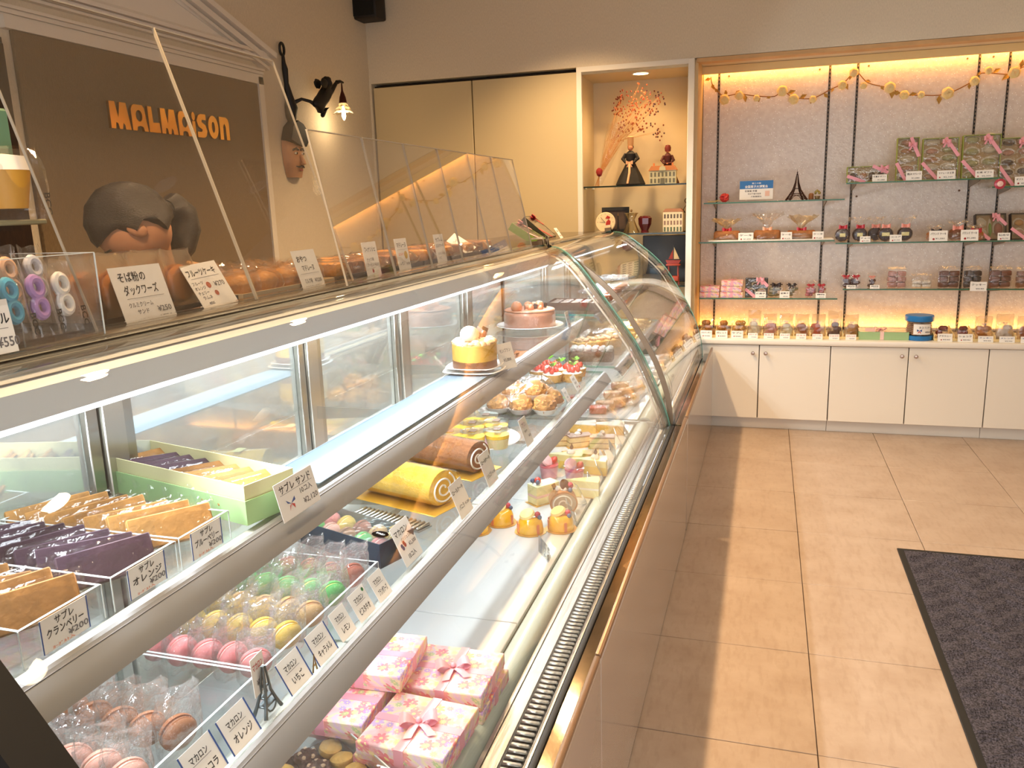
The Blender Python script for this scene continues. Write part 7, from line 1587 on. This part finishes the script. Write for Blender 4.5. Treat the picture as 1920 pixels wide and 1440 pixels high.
# round cakes and opened boxes, middle right shelf
z = ZS['R2'] + .0003
RC = mat('dark_ring_cake', '3a231b', .45, var=(40, .5)); SALM = mat('salmon_ribbon', 'ea9a8a', .4)
for i, (x, y, rb2, nm, lbx) in enumerate(((.418, YS - .02, REDR, 'tied in red, leftmost', (.03, .002, .02)), (.512, YS, REDR, 'tied in red, second from the left', (.03, .002, .02)), (.598, YS + .04, SALM, 'tied in salmon, leftmost of the salmon three', None), (.645, YS - .02, SALM, 'tied in salmon, middle of the salmon three', (.04, .002, .02)), (.748, YS, SALM, 'tied in salmon, right of the salmon three', (.04, .002, .02)))):
    gathered('round_cake_bag', f'round dark cake in film {nm}, middle right shelf', (x, y, z), .08, .04, .082, RC, rb2, (.042, .052), 0, seed=50 + i, film=FILM, rnd=True, tl=lbx)
gathered('loaf_bag', 'small loaf in film with a dark bow, middle right shelf', (.905, YS, z), .09, .05, .045, BRD, BROWNR, (.03, .03), 0, seed=60)
gathered('loaf_bag', 'round nut cake in film with a pink bow on the middle right shelf', (1.012, YS, z), .08, .05, .06, mat('nut_cake', '7a4a30', .5, var=(40, .5)), SALM, (.04, .04), 0, seed=61)
gathered('loaf_bag', 'small wedge in film with a red bow beside the opened dark box', (1.105, YS + .01, z), .08, .05, .045, BRD, REDR, (.03, .03), 0, seed=62)
for x, w_, h, a, b2, nm in ((.535, .055, .034, 'チョコ', '¥1,200', 'the red-tied round cakes'), (.693, .062, .040, 'ココア', '¥1,200', 'the salmon-tied round cakes'), (.908, .092, .058, 'パウンド ケーキ', '¥1,080', 'the dark-bowed loaf'), (1.062, .086, .060, 'パウンド ケーキ', '¥1,080', 'the pink-bowed nut cake'), (1.228, .060, .040, '詰合せ', '¥2,700', 'the opened dark box')):
    scard(f'white price card in front of {nm} on the middle right shelf', x, YS - .075, z, w_, h, a, b2, mk=[('dot', -.25, .2, .1, 2)])
DKC = mat('black_brown_carton', '1f1512', .4)
lean_box('opened_dark_box', 'opened dark box of white, green and brown sweets with a pink bow', (1.19, YS + .02, z), .12, -.28, .155, .145, .035, DKC, [(-.045, .045, .06, .06, SW[4]), (-.045, .10, .06, .06, SW[4]), (.0, .07, .02, .11, mat('grass_green_paper', '6fae2c', .6)), (.042, .07, .055, .11, mat('red_brown_sweet', 'a04a28', .4))])
lean_box('opened_dark_box', 'opened dark box of golden sweets cut by the right edge of the photo', (1.365, YS + .02, z), .1, -.28, .16, .145, .035, DKC, [(-.035, .10, .06, .05, mat('golden_sweet', 'd99a3a', .4)), (-.035, .045, .06, .05, SW[3]), (.035, .10, .06, .05, _M['golden_sweet']), (.035, .045, .06, .05, SW[0])])
# stacked cookie bags, lowest right shelf
z = ZS['R3'] + .0003
for k, x in enumerate((.452, .505)): pouch('small_red_tied_bag', f'small bag tied with a red ribbon, {("left", "right")[k]} of two on the lowest right shelf', x, YS, z, .058, .09, mat('dark_sweets', '4a2a2a', .4, var=(60, .5)), REDR, 70 + k, False)
pouch('small_pink_tied_bag', 'tiny bag of dark sweets with a pink tie on the lowest right shelf', .592, YS, z, .045, .085, _M['dark_sweets'], SALM, 75, False)
def stack_bag(label, x, cols, w_, h, m, seed):
    t = thing('stacked_cookie_bag', label, 'bag', (x, YS, z)); n = 3; r = random.Random(seed)
    for i in range(n):
        for j in range(2):
            if i == 2 and h < .07: continue
            MB().rbox((0, 0, 0), (w_ * .43, .036, h * .27), .006, 2, M=T((-.5 + j) * w_ * .46, r.uniform(-.006, .006), h * .15 + i * h * .30, r.uniform(-.08, .08), r.uniform(-.10, .10), r.uniform(-.2, .2))).build('cookie', m, t)
    b = MB(); bag(b, w_, .055, h * 1.12, seed, .15, .002, .0005); b.build('film', FILM, t, smooth=0)
for i, (x, w_, h, c, nm) in enumerate(((.722, .105, .105, 'b98a80', 'pinkish'), (.852, .108, .068, 'e3d8c8', 'white'), (.99, .115, .105, '6d4632', 'brown'), (1.108, .095, .105, '4a382c', 'very dark'), (1.245, .115, .105, '75482f', 'chestnut brown'), (1.375, .11, .1, '8a5a35', 'tan'))):
    stack_bag(f'clear bag of stacked {nm} round cookies on the lowest right shelf', x, 0, w_, h, mat('stack_cookie_%d' % i, c, .7, var=(50, .3)), 80 + i)
scard('white price card hung at the shelf edge before the very dark cookies', 1.125, 5.05, z - .012, .082, .05, 'クッキー', '¥540', tilt=0.)
for x, nm in ((.475, 'the red-tied bags'), (.6, 'the tiny pink-tied bag')): scard(f'tiny cream card under {nm} on the lowest right shelf', x, YS - .08, z, .05, .022, '飴', '¥324')

# ------------------------------------------------------------------ worktop row
z = .5555
YW = 5.04
DIV = mat('cream_divider_tray', 'f3dca0', .5)
def bin_row(x0, x1, n, label, nm):
    t = thing(nm, label, 'tray', ((x0 + x1) / 2, YW + .02, z)); a = (x1 - x0) / 2
    MB().box(-a, a, -.07, .10, 0, .004).box(-a, a, -.07, -.066, .004, .014).build('base', DIV, t)
    for i in range(n + 1):
        x = -a + 2 * a * i / n; MB().prism([(-.066, .004), (-.066, .030), (.10, .062), (.10, .004)], x - .002, x + .002, 'x').build('divider', DIV, t)
    return t
bin_row(-.36, .53, 10, 'cream divider tray holding ten rows of bagged sweets on the left worktop', 'divider_tray'); bin_row(.915, 1.42, 5, 'cream divider tray holding bagged sweets at the right end of the worktop', 'divider_tray')
WS = ((('a86a2a', 'amber brown'), 0), (('b5762c', 'golden brown'), 0), (('c08a35', 'golden'), 0), (('d9cdb0', 'cream'), 1), (('c98a7a', 'rosy'), 1), (('d9cfae', 'pale'), 1), (('a06038', 'brown'), 1), (('b5522c', 'orange red'), 1), (('5a3a30', 'dark'), 1), (('b98238', 'tan'), 1))
for i, ((c, nm), lg) in enumerate(WS):
    x = -.318 + i * .0895; hh = .150 if i in (3, 8) else (.132 if lg else .110)
    pouch('sweet_pouch', f'clear pouch of {nm} sweets, {ord_(i)} from the left on the worktop', x, YW, z + .0045, .076, hh, mat('worktop_sweets_%d' % i, c, .5, var=(60, .4)), None, 110 + i, bool(lg))
    scard(f'small price card in front of the {nm} pouch in the left divider tray', x - .006, YW - .078, z, .068 if not lg else .056, .044 if not lg else .032, ('フロランタン', 'ガレット', 'サブレ', 'パート', 'ラスク', 'メレンゲ', 'クルミ', 'ピール', 'ショコラ', 'スティック')[i], '¥480', 0 if not lg else 2, mk=[('dot', -.25, .25, .08, 2)] if not lg else None)
t = thing('green_hamper_carton', 'green and cream carton of assorted sweets lying on the worktop by the blue tub', 'gift box', (.655, YW + .02, z), .02)
tray_box(MB(), -.13, .13, -.075, .075, 0, .045, .003).build('carton', mat('sage_green_carton', '9fbf8a', .5), t); MB().box(-.128, .128, -.073, .073, .0452, .046).build('clear_lid', CELLO, t)
for k in range(5): MB().rbox((-.1 + k * .05, 0, .034), (.043, .12, .02), .008, 2).build('wrapped_sweet', SW[(4, 0, 0, 0, 1)[k]], t)
MB().box(-.02, .0, -.0765, .0765, .001, .0475).build('ribbon', mat('pale_pink_band', 'ecc9c0', .4), t); mb = MB(); ribbon_bow(mb, (-.01, 0, .048), .045); mb.build('bow', PINKR, t); MB().box(-.10, -.045, -.0705, -.0695, .047, .066, 0, T(0, .02, 0, -.9, 0, 0) if False else None).build('card', mat('pink_card', 'f0c4b4', .5), t)
t = thing('blue_cookie_tub', 'clear round tub with bright blue lid and base on the worktop', 'tub', (.842, YW, z)); BLU = mat('bright_blue_plastic', '1f78bd', .3)
MB().lathe([(0, 0), (.070, 0), (.073, .004), (.073, .024), (.070, .026), (0, .026)], 32).build('base', BLU, t); MB().lathe([(0, .106), (.073, .106), (.0745, .110), (.0745, .134), (.071, .138), (0, .138)], 32).build('lid', BLU, t)
MB().lathe([(.069, .026), (.069, .106)], 32).build('wall', clear('tub_wall', (.93, .95, .97), .08, .8, 2.5, .05), t); mb = MB()
for k in range(42): mb.ball((.044 * math.cos(k * 1.05), .044 * math.sin(k * 1.05), .034 + (k // 6) * .0105), (.023, .023, .007), 9, 5)
mb.build('cookies', mat('tub_cookies', 'c9a07c', .7, var=(40, .3)), t)
def curved(u, v): a = -PI / 2 + (u - .42) * 1.25; return (.0745 * math.cos(a), .0745 * math.sin(a), .036 + .058 * v)
p = MB(); p.grid(curved, 12, 2); p = p.build('label', CARDW, t); mb = MB()
text_mesh(mb, 'ネコ', .014, .0, .070, .022, 0, 'C'); text_mesh(mb, 'クッキー', .013, .034, .070, .034, 4, 'C'); text_mesh(mb, '¥864', .012, .036, .046, .03, 4, 'C')
for s in (-1, 1): mb.add([(-.008, 0, .058), (-.008 + s * .013, 0, .066), (-.008 + s * .012, 0, .052)], [(0, 1, 2)], 1); mb.add([(-.008, 0, .058), (-.008 + s * .010, 0, .044), (-.008 + s * .002, 0, .045)], [(0, 1, 2)], 2)
mb.v = [(.0755 * math.cos(-PI / 2 + a[0] / .0745), .0755 * math.sin(-PI / 2 + a[0] / .0745), a[2]) for a in mb.v]; mb.build('lettering', INKS, p, smooth=0)
for i, (x, c, nm, lg, hh, wd) in enumerate(((.965, '8a4030', 'dark red', 0, .088, .07), (1.065, '7a3428', 'crimson', 0, .088, .07), (1.165, 'c07a35', 'orange-brown', 1, .128, .085), (1.268, 'e0d4c8', 'white', 1, .14, .085), (1.37, '9a5a40', 'reddish brown', 1, .128, .085))):
    pouch('sweet_pouch', f'clear pouch of {nm} sweets, {ord_(i)} right of the blue tub', x, YW, z + .0045, wd, hh, mat('right_sweets_%d' % i, c, .5, var=(60, .4)), None, 140 + i, bool(lg))
    scard(f'small price card in front of the {nm} pouch in the right divider tray', x, YW - .078, z, .074, .044 if not lg else .034, ('ブラウニー', 'ショコラ', 'クッキー', 'メレンゲ', 'ナッツ')[i], '¥540', 0 if not lg else 1, mk=[('dot', -.25, .22, .08, 2)] if not lg else None)
